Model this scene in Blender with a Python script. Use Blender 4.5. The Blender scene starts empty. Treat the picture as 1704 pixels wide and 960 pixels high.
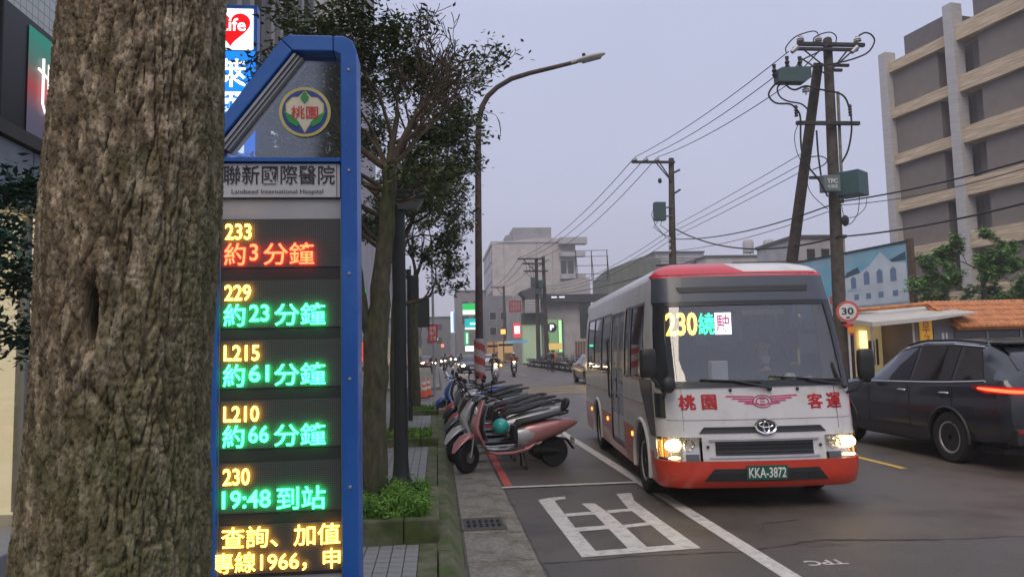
import bpy, bmesh, math, random
from math import sin, cos, pi, radians, sqrt, atan2
from mathutils import Vector, Matrix, noise
random.seed(7)
scene = bpy.context.scene
COL = scene.collection

# ------------------------------------------------------------------ camera
def setup_camera():
    yaw, pitch, roll = radians(5.80), radians(4.8076), radians(1.3)
    f = Vector((sin(yaw)*cos(pitch), cos(yaw)*cos(pitch), sin(pitch)))
    r0 = Vector((cos(yaw), -sin(yaw), 0)); u0 = r0.cross(f)
    r = r0*cos(roll) - u0*sin(roll); u = u0*cos(roll) + r0*sin(roll)
    cd = bpy.data.cameras.new('camera'); co = bpy.data.objects.new('camera', cd); COL.objects.link(co)
    m = Matrix((r, u, -f)).transposed().to_4x4(); m.translation = Vector((0, 0, 1.65))
    co.matrix_world = m
    cd.sensor_width = 36; cd.lens = 36*1250/1704; cd.clip_end = 2000; cd.clip_start = 0.05
    scene.camera = co
setup_camera()

# ------------------------------------------------------------------ world: overcast dusk
SUN_EL, SUN_AZ = radians(52), radians(205)      # soft light from above, behind the camera
w = bpy.data.worlds.new('World'); scene.world = w; w.use_nodes = True
nt = w.node_tree; nt.nodes.clear()
out = nt.nodes.new('ShaderNodeOutputWorld')
sky = nt.nodes.new('ShaderNodeTexSky'); sky.sky_type = 'NISHITA'; sky.sun_disc = False
sky.sun_elevation = SUN_EL; sky.sun_rotation = SUN_AZ
bg1 = nt.nodes.new('ShaderNodeBackground'); bg1.inputs[1].default_value = 0.05
nt.links.new(sky.outputs[0], bg1.inputs[0])
tc = nt.nodes.new('ShaderNodeTexCoord'); sp = nt.nodes.new('ShaderNodeSeparateXYZ')
nt.links.new(tc.outputs['Generated'], sp.inputs[0])
cr = nt.nodes.new('ShaderNodeValToRGB')
E = cr.color_ramp.elements
E[0].position = 0.0; E[0].color = (0.32, 0.30, 0.375, 1)
E[1].position = 1.0; E[1].color = (0.78, 0.80, 0.94, 1)
for p_, c_ in ((0.06, (0.355, 0.345, 0.435, 1)), (0.2, (0.388, 0.403, 0.525, 1)), (0.42, (0.385, 0.412, 0.548, 1))):
    e = E.new(p_); e.color = c_
nt.links.new(sp.outputs['Z'], cr.inputs[0])
nz = nt.nodes.new('ShaderNodeTexNoise'); nz.inputs['Scale'].default_value = 1.6; nz.inputs['Detail'].default_value = 3
nt.links.new(tc.outputs['Generated'], nz.inputs['Vector'])
mr = nt.nodes.new('ShaderNodeMapRange'); mr.inputs['From Min'].default_value = .3; mr.inputs['From Max'].default_value = .7
mr.inputs['To Min'].default_value = .96; mr.inputs['To Max'].default_value = 1.04
nt.links.new(nz.outputs[0], mr.inputs[0])
mul = nt.nodes.new('ShaderNodeVectorMath'); mul.operation = 'SCALE'
nt.links.new(cr.outputs[0], mul.inputs[0]); nt.links.new(mr.outputs[0], mul.inputs['Scale'])
bg2 = nt.nodes.new('ShaderNodeBackground'); bg2.inputs[1].default_value = 1.0
nt.links.new(mul.outputs[0], bg2.inputs[0])
mx = nt.nodes.new('ShaderNodeMixShader'); mx.inputs[0].default_value = 0.93     # cloud deck over the clear sky
nt.links.new(bg1.outputs[0], mx.inputs[1]); nt.links.new(bg2.outputs[0], mx.inputs[2])
nt.links.new(mx.outputs[0], out.inputs[0])

sd = bpy.data.lights.new('sun', 'SUN'); sd.energy = 1.2; sd.angle = radians(40); sd.color = (1, .86, .68)
so = bpy.data.objects.new('sun', sd); COL.objects.link(so)
dv = Vector((sin(SUN_AZ)*cos(SUN_EL), cos(SUN_AZ)*cos(SUN_EL), sin(SUN_EL)))
so.rotation_euler = dv.to_track_quat('Z', 'Y').to_euler(); so.location = (0, -10, 30)

scene.view_settings.view_transform = 'Standard'; scene.view_settings.look = 'None'
scene.view_settings.exposure = 0.55; scene.view_settings.gamma = 1.0
scene.cycles.max_bounces = 6; scene.cycles.diffuse_bounces = 3; scene.cycles.glossy_bounces = 3
scene.cycles.transmission_bounces = 4; scene.cycles.transparent_max_bounces = 10; scene.cycles.volume_bounces = 0
scene.cycles.use_denoising = True

# ------------------------------------------------------------------ materials
MATS = {}
def mat(name, col=(.5, .5, .5), rough=.6, metal=0., var=.12, nscale=6., bump=0., bscale=40., spec=.5,
        emit=None, es=0., stretch=(1, 1, 1), col2=None, c2lo=.45, c2hi=.65, c2scale=3., coat=0., dirt=0.):
    if name in MATS: return MATS[name]
    m = bpy.data.materials.new(name); m.use_nodes = True; t = m.node_tree; L = t.links.new
    b = t.nodes['Principled BSDF']
    b.inputs['Roughness'].default_value = rough; b.inputs['Metallic'].default_value = metal
    b.inputs['Specular IOR Level'].default_value = spec
    if coat: b.inputs['Coat Weight'].default_value = coat; b.inputs['Coat Roughness'].default_value = .08
    tcn = t.nodes.new('ShaderNodeTexCoord'); mp = t.nodes.new('ShaderNodeMapping')
    mp.inputs['Scale'].default_value = stretch; L(tcn.outputs['Object'], mp.inputs[0])
    n = t.nodes.new('ShaderNodeTexNoise'); n.inputs['Scale'].default_value = nscale; n.inputs['Detail'].default_value = 5
    L(mp.outputs[0], n.inputs['Vector'])
    r = t.nodes.new('ShaderNodeMapRange'); r.inputs['From Min'].default_value = .3; r.inputs['From Max'].default_value = .7
    r.inputs['To Min'].default_value = 1-var; r.inputs['To Max'].default_value = 1+var; L(n.outputs[0], r.inputs[0])
    s = t.nodes.new('ShaderNodeVectorMath'); s.operation = 'SCALE'; L(r.outputs[0], s.inputs['Scale'])
    if col2:
        n2 = t.nodes.new('ShaderNodeTexNoise'); n2.inputs['Scale'].default_value = c2scale; n2.inputs['Detail'].default_value = 6
        n2.inputs['Roughness'].default_value = .65; L(mp.outputs[0], n2.inputs['Vector'])
        r2 = t.nodes.new('ShaderNodeMapRange'); r2.inputs['From Min'].default_value = c2lo; r2.inputs['From Max'].default_value = c2hi
        L(n2.outputs[0], r2.inputs[0])
        mm = t.nodes.new('ShaderNodeMix'); mm.data_type = 'RGBA'; L(r2.outputs[0], mm.inputs[0])
        mm.inputs[6].default_value = (*col, 1); mm.inputs[7].default_value = (*col2, 1)
        L(mm.outputs[2], s.inputs[0])
    else: s.inputs[0].default_value = col
    L(s.outputs[0], b.inputs['Base Color'])
    if bump:
        n3 = t.nodes.new('ShaderNodeTexNoise'); n3.inputs['Scale'].default_value = bscale; n3.inputs['Detail'].default_value = 4
        L(mp.outputs[0], n3.inputs['Vector'])
        bp = t.nodes.new('ShaderNodeBump'); bp.inputs['Strength'].default_value = bump; bp.inputs['Distance'].default_value = .01
        L(n3.outputs[0], bp.inputs['Height']); L(bp.outputs[0], b.inputs['Normal'])
    if emit:
        b.inputs['Emission Color'].default_value = (*emit, 1); b.inputs['Emission Strength'].default_value = es
    MATS[name] = m; return m
def glow(name, col, s):
    if name in MATS: return MATS[name]
    m = bpy.data.materials.new(name); m.use_nodes = True; t = m.node_tree; t.nodes.clear()
    o = t.nodes.new('ShaderNodeOutputMaterial'); e = t.nodes.new('ShaderNodeEmission')
    e.inputs[0].default_value = (*col, 1); e.inputs[1].default_value = s; t.links.new(e.outputs[0], o.inputs[0])
    MATS[name] = m; return m
def glassm(name, tint=(.5, .55, .55), refl=.08, rough=.03, rcol=(1, 1, 1)):
    if name in MATS: return MATS[name]
    m = bpy.data.materials.new(name); m.use_nodes = True; t = m.node_tree; t.nodes.clear(); L = t.links.new
    o = t.nodes.new('ShaderNodeOutputMaterial'); tr = t.nodes.new('ShaderNodeBsdfTransparent'); tr.inputs[0].default_value = (*tint, 1)
    g = t.nodes.new('ShaderNodeBsdfGlossy'); g.inputs['Roughness'].default_value = rough; g.inputs[0].default_value = (*rcol, 1)
    lw = t.nodes.new('ShaderNodeLayerWeight'); pw = t.nodes.new('ShaderNodeMath'); pw.operation = 'POWER'; pw.inputs[1].default_value = 4.5; L(lw.outputs['Facing'], pw.inputs[0])
    lw.inputs['Blend'].default_value = .5
    ad = t.nodes.new('ShaderNodeMath'); ad.operation = 'MULTIPLY_ADD'; ad.inputs[1].default_value = .9; ad.inputs[2].default_value = refl+.04; ad.use_clamp = True; L(pw.outputs[0], ad.inputs[0])
    mxn = t.nodes.new('ShaderNodeMixShader'); L(ad.outputs[0], mxn.inputs[0]); L(tr.outputs[0], mxn.inputs[1]); L(g.outputs[0], mxn.inputs[2])
    L(mxn.outputs[0], o.inputs[0]); MATS[name] = m; return m

# ------------------------------------------------------------------ mesh builder
def spow(v, p): return math.copysign(abs(v)**p, v)
class MB:
    def __init__(s): s.v = []; s.f = []; s.m = []
    def add(s, vs, fs, m=0, M=None):
        o = len(s.v)
        s.v += [tuple(M @ Vector(v)) for v in vs] if M else [tuple(v) for v in vs]
        for f in fs: s.f.append(tuple(i+o for i in f)); s.m.append(m)
        return s
    def box(s, x0, x1, y0, y1, z0, z1, m=0, M=None):
        v = [(x, y, z) for x in (x0, x1) for y in (y0, y1) for z in (z0, z1)]
        return s.add(v, [(0, 1, 3, 2), (4, 6, 7, 5), (0, 4, 5, 1), (2, 3, 7, 6), (0, 2, 6, 4), (1, 5, 7, 3)], m, M)
    def tube(s, pts, r, n=8, m=0, cap=True, M=None, flat=1.):
        pts = [Vector(p) for p in pts]; k = len(pts)
        rs = r if isinstance(r, (list, tuple)) else [r]*k
        vs = []; up = None
        for i, p in enumerate(pts):
            t = (pts[min(i+1, k-1)] - pts[max(i-1, 0)])
            t = t.normalized() if t.length > 1e-9 else Vector((0, 0, 1))
            if up is None:
                up = Vector((0, 0, 1)) if abs(t.z) < .9 else Vector((1, 0, 0))
            a = (up - t*up.dot(t)); a = a.normalized() if a.length > 1e-6 else t.orthogonal().normalized(); b = t.cross(a); up = a
            for j in range(n):
                q = 2*pi*j/n; vs.append(p + (a*cos(q)*flat + b*sin(q))*rs[i])
        fs = [(i*n+j, i*n+(j+1) % n, (i+1)*n+(j+1) % n, (i+1)*n+j) for i in range(k-1) for j in range(n)]
        if cap: fs += [tuple(range(n-1, -1, -1)), tuple((k-1)*n+j for j in range(n))]
        return s.add(vs, fs, m, M)
    def lathe(s, prof, n=16, m=0, M=None, cap=True):
        vs = [(r*cos(2*pi*j/n), r*sin(2*pi*j/n), h) for r, h in prof for j in range(n)]; k = len(prof)
        fs = [(i*n+j, i*n+(j+1) % n, (i+1)*n+(j+1) % n, (i+1)*n+j) for i in range(k-1) for j in range(n)]
        if cap: fs += [tuple(range(n-1, -1, -1)), tuple((k-1)*n+j for j in range(n))]
        return s.add(vs, fs, m, M)
    def prism(s, pts, a, b, plane='XZ', m=0, M=None):
        n = len(pts)
        def P(p, d):
            return (p[0], d, p[1]) if plane == 'XZ' else (d, p[0], p[1]) if plane == 'YZ' else (p[0], p[1], d)
        vs = [P(p, a) for p in pts] + [P(p, b) for p in pts]
        fs = [tuple(range(n)), tuple(range(2*n-1, n-1, -1))] + [(i, i+n, (i+1) % n+n, (i+1) % n) for i in range(n)]
        return s.add(vs, fs, m, M)
    def ball(s, c, r, nu=14, nv=9, m=0, M=None, z0=-1., z1=1.):
        if not isinstance(r, (list, tuple)): r = (r, r, r)
        vs = []; a0, a1 = math.asin(z0), math.asin(z1)
        for i in range(nv+1):
            e = a0+(a1-a0)*i/nv
            for j in range(nu):
                q = 2*pi*j/nu; vs.append((c[0]+r[0]*cos(e)*cos(q), c[1]+r[1]*cos(e)*sin(q), c[2]+r[2]*sin(e)))
        fs = [(i*nu+j, i*nu+(j+1) % nu, (i+1)*nu+(j+1) % nu, (i+1)*nu+j) for i in range(nv) for j in range(nu)]
        fs += [tuple(range(nu-1, -1, -1)), tuple(nv*nu+j for j in range(nu))]
        return s.add(vs, fs, m, M)
    def rings(s, rr, m=0, cap=True, M=None, closed=True):
        n = len(rr[0]); vs = [p for r in rr for p in r]; k = len(rr)
        fs = [(i*n+j, i*n+(j+1) % n, (i+1)*n+(j+1) % n, (i+1)*n+j) for i in range(k-1) for j in range(n if closed else n-1)]
        if cap: fs += [tuple(range(n-1, -1, -1)), tuple((k-1)*n+j for j in range(n))]
        return s.add(vs, fs, m, M)
    def sweep(s, secs, n=14, p=.75, m=0, M=None, y0=0.):
        """sections (x, z, angle of the section's normal in the XZ plane in degrees, half height, half width)"""
        rr = []
        for (x, z, a, hn, hy) in secs:
            nx, nzz = cos(radians(a)), sin(radians(a)); ring = []
            for j in range(n):
                q = 2*pi*j/n; c1 = spow(cos(q), p)*hn; c2 = spow(sin(q), p)*hy
                ring.append((x+nx*c1, y0+c2, z+nzz*c1))
            rr.append(ring)
        return s.rings(rr, m, True, M)
    def build(s, name, mats, parent=None, loc=None, smooth=None, bevel=0., world=False, rot=None):
        """parent None: top-level, origin moved to the base centre unless loc is given"""
        if not isinstance(mats, (list, tuple)): mats = [mats]
        if parent is None and loc is None:
            xs, ys, zs = zip(*s.v); loc = ((min(xs)+max(xs))/2, (min(ys)+max(ys))/2, min(zs)); world = True
        off = (0, 0, 0)
        if world:
            if parent is not None:
                q = parent
                while q.parent: q = q.parent
                off = tuple(q.location); loc = None
            else: off = loc
        me = bpy.data.meshes.new(name)
        me.from_pydata([(v[0]-off[0], v[1]-off[1], v[2]-off[2]) for v in s.v], [], s.f)
        me.polygons.foreach_set('material_index', s.m)
        for q in mats: me.materials.append(q)
        if smooth is not None:
            me.polygons.foreach_set('use_smooth', [True]*len(me.polygons))
            me.set_sharp_from_angle(angle=radians(smooth))
        me.update()
        o = bpy.data.objects.new(name, me); COL.objects.link(o)
        if parent is not None: o.parent = parent
        elif loc: o.location = loc
        if rot: o.rotation_euler = rot
        if bevel:
            b = o.modifiers.new('bevel', 'BEVEL'); b.width = bevel; b.segments = 2; b.limit_method = 'ANGLE'; b.angle_limit = radians(40)
            b.harden_normals = False
        return o
def empty(name, loc, rz=0., label=None, cat=None, group=None):
    o = bpy.data.objects.new(name, None); COL.objects.link(o); o.location = loc; o.rotation_euler = (0, 0, rz)
    o.empty_display_size = .2
    return tag(o, label, cat, group)
def tag(o, label=None, cat=None, group=None, kind=None):
    if label: o['label'] = label
    if cat: o['category'] = cat
    if group: o['group'] = group
    if kind: o['kind'] = kind
    return o
def kids(o): return [c for c in COL.objects if c.parent == o]
def dup(root, loc, rz=None, label=None, group=None, scale=None):
    def cp(o, par):
        c = o.copy(); COL.objects.link(c)
        if par is not None: c.parent = par
        for ch in KIDS[o.name]: cp(ch, c)
        return c
    KIDS = {}
    for o in COL.objects: KIDS.setdefault(o.name, []); 
    for o in COL.objects:
        if o.parent: KIDS[o.parent.name].append(o)
    r = cp(root, None); r.location = loc
    if rz is not None: r.rotation_euler = (0, 0, rz)
    if scale: r.scale = (scale,)*3
    if label: r['label'] = label
    if group: r['group'] = group
    return r
def struct(name, mb, mats, **k):
    o = mb.build(name, mats, **k); o['kind'] = 'structure'; return o

# ------------------------------------------------------------------ writing
_tc = {}
def glyphs(body, bold=0.0):
    key = (body, bold)
    if key not in _tc:
        c = bpy.data.curves.new('writing', 'FONT'); c.body = body; c.offset = bold; c.resolution_u = 3
        c.align_x = 'LEFT'
        o = bpy.data.objects.new('writing', c); COL.objects.link(o)
        m = bpy.data.meshes.new_from_object(o.evaluated_get(bpy.context.evaluated_depsgraph_get()))
        vs = [tuple(v.co) for v in m.vertices]; fs = [tuple(p.vertices) for p in m.polygons]
        bpy.data.objects.remove(o); bpy.data.curves.remove(c); bpy.data.meshes.remove(m)
        x0 = min(v[0] for v in vs); x1 = max(v[0] for v in vs); y0 = min(v[1] for v in vs); y1 = max(v[1] for v in vs)
        _tc[key] = ([((v[0]-x0)/(x1-x0), (v[1]-y0)/(y1-y0)) for v in vs], fs)
    return _tc[key]
def write(mb, body, x0, x1, z0, z1, fn, m=0, bold=0.0):
    """fit the word into the rectangle x0..x1, z0..z1 of the surface fn(x, z) -> point"""
    vs, fs = glyphs(body, bold)
    return mb.add([fn(x0+(x1-x0)*a, z0+(z1-z0)*b) for a, b in vs], fs, m)
def face_y(y): return lambda x, z: (x, y, z)       # plane that faces the camera

# ------------------------------------------------------------------ shared materials
M_asph = mat('asphalt', (.100, .086, .072), .5, var=.35, nscale=110, bump=.6, bscale=190, col2=(.055, .047, .039), c2scale=.8, c2lo=.47, c2hi=.64, spec=.5)
M_patch = mat('asphalt_patch', (.075, .067, .060), .6, var=.3, nscale=90, bump=.35, bscale=140, col2=(.085, .08, .075), c2scale=2)
M_white = mat('road_paint_white', (.56, .54, .50), .6, var=.12, nscale=9, col2=(.30, .28, .26), c2scale=11, c2lo=.50, c2hi=.72)
M_yel = mat('road_paint_yellow', (.55, .36, .07), .6, var=.12, nscale=9, col2=(.3, .21, .06), c2scale=10, c2lo=.52, c2hi=.7)
M_redp = mat('road_paint_red', (.48, .08, .06), .6, var=.15, nscale=9, col2=(.2, .06, .05), c2scale=12, c2lo=.55, c2hi=.75)
M_conc = mat('concrete', (.22, .205, .175), .85, var=.3, nscale=30, bump=.6, bscale=80, col2=(.115, .11, .075), c2scale=2.8)
M_concd = mat('concrete_dark', (.12, .115, .10), .85, var=.22, nscale=8, bump=.4, bscale=60, col2=(.06, .065, .035), c2scale=3)
M_moss = mat('mossy_concrete', (.13, .125, .08), .9, var=.25, nscale=9, bump=.4, bscale=70, col2=(.06, .085, .02), c2scale=3.5, c2lo=.4, c2hi=.6)
M_paver = mat('paver', (.24, .24, .245), .7, var=.14, nscale=14, bump=.2, bscale=90, col2=(.17, .175, .16), c2scale=5)
M_joint = mat('joint', (.05, .05, .045), .9)
M_black = mat('black_plastic', (.02, .02, .021), .5, var=.1)
M_rub = mat('rubber', (.018, .018, .018), .8, var=.15, nscale=20)
M_steel = mat('steel', (.45, .45, .46), .35, .9, var=.08)
M_alu = mat('grey_metal', (.35, .35, .36), .45, .6, var=.1)
M_dark = mat('dark_steel', (.025, .03, .028), .55, .2, var=.2)
M_alloy = mat('alloy', (.42, .42, .43), .4, .35, var=.08)
M_chrome = mat('chrome', (.75, .75, .75), .12, 1., var=.03)
# ================================================================== the setting
def sheet(name, x0, x1, y0, y1, z, m, sub=1):
    mb = MB(); mb.add([(x0, y0, z), (x1, y0, z), (x1, y1, z), (x0, y1, z)], [(0, 1, 2, 3)])
    return struct(name, mb, m, loc=(0, 0, 0))
def poly(name, pts, z, m):
    mb = MB(); mb.add([(x, y, z) for x, y in pts], [tuple(range(len(pts)))]); return struct(name, mb, m, loc=(0, 0, 0))
mb = MB()      # the ground, with a hole-free sheet to the horizon; road and pavement lie over it
mb.add([(-600, -60, -.05), (700, -60, -.05), (700, 1200, -.05), (-600, 1200, -.05)], [(0, 1, 2, 3)])
struct('ground', mb, M_concd, loc=(0, 0, 0))
road = sheet('road', .20, 12.2, -20, 600, 0.0, M_asph)
side = sheet('side_road', -60, 0.2, 24.2, 34.5, 0.0, M_asph)
sheet('side_road', 12.2, 70, 33, 46, 0.0, M_asph)
# kerb stones (near ones are pieces), gutter slabs (pieces)
kerb = MB(); gut = MB()
kerb.prism([(-.12, -.04), (.20, -.04), (.20, .0), (.09, .135), (.065, .14), (-.12, .13)], -5, 3.2, 'XZ')
kerb.prism([(-.12, -.04), (.20, -.04), (.20, .0), (.09, .135), (.065, .14), (-.12, .13)], 23.9, 24.2, 'XZ')
kerb_o = struct('kerb', kerb, M_conc, loc=(0, 0, 0))
gut.box(.20, .775, -5, 3.2, -.04, .006); gut_o = struct('gutter', gut, M_concd, loc=(0, 0, 0))
def piece_mesh(name, fn, m, bevel=0):
    o = fn.build(name, m, loc=(0, 0, 0), bevel=bevel); return o
rnd = random.Random(3)
y = 3.22; first = None; firstg = None
while y < 23.8:
    L = .92
    if first is None:
        k = MB(); k.prism([(-.015, -.04), (.20, -.04), (.20, .0), (.10, .13), (.075, .14), (-.015, .14)], 0, L-.012, 'XZ')
        first = k.build('kerb_stone', M_moss, parent=kerb_o, bevel=.012); c = first
        g_ = MB(); g_.box(.212, .772, 0, L-.018, -.04, .012); firstg = g_.build('gutter_slab', M_conc, parent=gut_o, bevel=.01); c2 = firstg
    else:
        c = first.copy(); COL.objects.link(c); c2 = firstg.copy(); COL.objects.link(c2)
    c.location = (rnd.uniform(-.006, .006), y, rnd.uniform(-.006, .004)); c2.location = (rnd.uniform(-.004, .004), y+.1, rnd.uniform(-.005, .003))
    c2.rotation_euler = (0, rnd.uniform(-.006, .006), 0)
    y += L
# grate in the gutter: frame with slots
def drain(x, y, label):
    t = empty('drain_grate', (x, y, .012), 0, label, 'drain', 'drain grates in the gutter')
    f = MB(); f.box(-.21, .21, -.25, -.225, 0, .012); f.box(-.21, .21, .225, .25, 0, .012); f.box(-.21, -.185, -.225, .225, 0, .012); f.box(.185, .21, -.225, .225, 0, .012)
    f.build('frame', M_concd, t)
    g = MB(); g.box(-.185, .185, -.225, -.15, 0, .01); g.box(-.185, .185, .15, .225, 0, .01); g.box(-.185, .185, -.02, .02, 0, .01)
    for i in range(7):
        xx = -.185+i*.0575; g.box(xx, xx+.026, -.15, .15, 0, .0095)
    g.build('grate', mat('cast_iron', (.07, .065, .06), .6, .5, bump=.2), t)
    p = MB(); p.box(-.18, .18, -.22, .22, .001, .003); p.build('pit', mat('pit', (.006, .006, .006), .9), t)
    return t
d0 = drain(.42, 7.35, 'square cast iron drain grate in the gutter beside the nearest grass planter')
dup(d0, (.42, 16.9, .012), 0, 'distant drain grate in the gutter in front of the blue scooter', 'drain grates in the gutter')
# pavement base and pavers
pv = MB(); pv.box(-3.6, -.12, -6, 24.2, -.04, .105); pave = struct('pavement', pv, M_joint, loc=(0, 0, 0))
st = MB(); st.box(-.158, -.02, -6, 24, -.04, .128); struct('pavement_edge_strip', st, M_moss, loc=(0, 0, 0))
pm = None; cnt = 0; rest = MB()
def planter_at(x, y):
    for (a, b) in PL:
        if a-.02 < y < b+.02 and x > -1.08: return True
    return False
PL = [(6.25, 7.75), (12.65, 14.2), (19.0, 20.5)]
for j in range(150):
    yy = 4.6+j*.13
    for i in range(16):
        xx = -.158-(i+1)*.104
        if planter_at(xx+.05, yy+.06): continue
        if i < 5 and yy < 13 and cnt < 230:
            if pm is None:
                q = MB(); q.box(0, .098, 0, .123, -.04, .02); pm = q.build('paver', M_paver, parent=pave, bevel=.003); c = pm
            else: c = pm.copy(); COL.objects.link(c)
            c.location = (xx, yy, .105+rnd.uniform(-.002, .002)); cnt += 1
        else:
            h = rnd.uniform(-.002, .002); rest.box(xx, xx+.098, yy, yy+.123, .09, .125+h)
ro = rest.build('paving', M_paver, parent=pave); ro['kind'] = 'stuff'
rp = MB(); rp.box(12.2, 16.0, -20, 33, -.04, .13); rp.box(12.2, 15, 46, 300, -.04, .13)
struct('far_pavement', rp, M_conc, loc=(0, 0, 0))
lp = MB(); lp.box(-60, .1, 34.5, 36.2, -.04, .13); lp.box(-3.4, .1, 36.2, 260, -.04, .13)
struct('left_far_pavement', lp, M_conc, loc=(0, 0, 0))

# road markings
sheet('lane_line', 2.43, 2.57, -3, 27, .004, M_white)
sheet('parking_line', .50, 2.425, 9.22, 9.32, .012, M_white)
sheet('red_kerb_line', .80, .90, 9.36, 23, .008, M_redp)
sheet('centre_line', 6.05, 6.16, 9.5, 13.0, .004, M_yel)
sheet('centre_line', 6.05, 6.16, 16, 27, .004, M_yel)
sheet('far_lane_line', 9.65, 9.78, 42, 140, .004, M_white)
sheet('far_lane_line', 9.65, 9.78, -6, 27, .004, M_white)
sheet('near_lane_line', .75, .87, 42, 140, .004, M_white)
for k in range(6): sheet('lane_dash', 6.05, 6.18, 52+k*12, 57+k*12, .004, M_yel)
poly('asphalt_patch', [(.80, 4.4), (.80, 5.95), (1.6, 6.02), (2.42, 6.0), (4.2, 6.05), (7.8, 6.1), (12, 6.2), (12, 4.4)], .0025, M_patch)
def line(name, a, b, wd, z, m):
    a = Vector((*a, 0)); b = Vector((*b, 0)); d = (b-a).normalized(); n = Vector((-d.y, d.x, 0))*wd/2
    return poly(name, [(p.x, p.y) for p in (a-n, b-n, b+n, a+n)], z, m)
# tar seams and cracks in the asphalt
M_crack = mat('tar_seam', (.028, .026, .024), .7, var=.3)
def crack(pts, wd, seed, z=.0035):
    R = random.Random(seed); mb = MB(); L = []; Rr = []
    for a, b in zip(pts, pts[1:]):
        n = max(2, int(((b[0]-a[0])**2+(b[1]-a[1])**2)**.5/.09))
        for k in range(n):
            t = k/n; L.append((a[0]+(b[0]-a[0])*t+R.gauss(0, .012), a[1]+(b[1]-a[1])*t+R.gauss(0, .012)))
    L.append(pts[-1]); vs = []
    for x, y in L: w_ = wd*R.uniform(.25, 1.2); vs += [(x-w_*.3, y-w_, z), (x+w_*.3, y+w_, z)]
    mb.add(vs, [(2*i, 2*i+2, 2*i+3, 2*i+1) for i in range(len(L)-1)]); return struct('road_crack', mb, M_crack, loc=(0, 0, 0))
crack([(.79, 5.96), (1.6, 6.03), (2.42, 6.01), (3.2, 6.25), (4.2, 6.06), (6.2, 6.0), (9.0, 6.2)], .016, 1)
crack([(.80, 5.0), (.785, 7.2), (.80, 9.4), (.785, 14)], .012, 2)
crack([(2.8, 6.5), (3.0, 6.9), (3.4, 7.0), (3.5, 7.5)], .010, 3); crack([(1.7, 6.2), (1.75, 6.9), (1.9, 7.3)], .008, 4); crack([(4.6, 5.1), (5.3, 5.6), (6.0, 5.5), (7.2, 5.9)], .010, 5)
crack([(1.0, 12.0), (1.4, 13.4), (2.0, 14.1)], .012, 6); crack([(3.0, 15), (4.4, 16.5), (6.0, 17.4)], .018, 7)
# yellow box junction
for k in range(7): line('box_junction_line', (1.2+k*1.6, 29.2), (min(1.2+k*1.6+9.5, 11.8), 29.2+min(9.5, 10.6-k*1.6)), .12, .004, M_yel)
for k in range(1, 8): line('box_junction_line', (11.8-(k-1)*1.55, 29.2), (max(11.8-(k-1)*1.55-9.5, 1.2), 29.2+min(9.5, 11.8-(k-1)*1.55-1.2)), .12, .0065, M_yel)
sheet('box_junction_line', 1.1, 11.9, 29.0, 29.16, .009, M_yel); sheet('box_junction_line', 1.1, 11.9, 38.8, 38.96, .009, M_yel)
# big painted character in the bay (reads from the other side)
ch = MB()
def cp(pts, z=.004): ch.add([(x, y, z) for x, y in pts], [tuple(range(len(pts)))])
cp([(1.096, 8.45), (1.267, 8.35), (1.262, 7.08), (1.278, 6.25), (1.13, 6.08)])
cp([(1.096, 8.45), (1.25, 8.56), (1.421, 8.587), (1.41, 8.45), (1.30, 8.41), (1.267, 8.352)])
cp([(1.13, 6.08), (1.278, 6.25), (1.975, 6.315), (2.146, 6.172)])
cp([(1.528, 8.163), (1.671, 8.156), (1.71, 7.6), (1.72, 7.0), (1.723, 6.296), (1.556, 6.276), (1.556, 6.93), (1.557, 7.7)])
cp([(2.022, 8.612), (2.203, 8.64), (2.12, 8.2), (2.125, 7.2), (2.146, 6.172), (1.975, 6.318), (1.972, 7.0), (1.955, 7.8), (1.975, 8.1)])
cp([(1.267, 7.70), (1.557, 7.74), (1.557, 7.60), (1.265, 7.56)], .0045); cp([(1.714, 7.77), (1.955, 7.80), (1.955, 7.68), (1.712, 7.63)], .0045)
cp([(1.264, 7.08), (1.556, 7.12), (1.556, 6.97), (1.264, 6.93)], .0045); cp([(1.718, 7.10), (1.97, 7.16), (1.972, 7.04), (1.72, 6.99)], .0045)
struct('painted_character', ch, M_white, loc=(0, 0, 0))
tp = MB(); write(tp, 'TPC', 3.07, 2.76, 5.66, 5.53, lambda x, z: (x, z, .006), 0, .02)   # reads from the opposite side
struct('painted_letters', tp, M_white, loc=(0, 0, 0))
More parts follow.
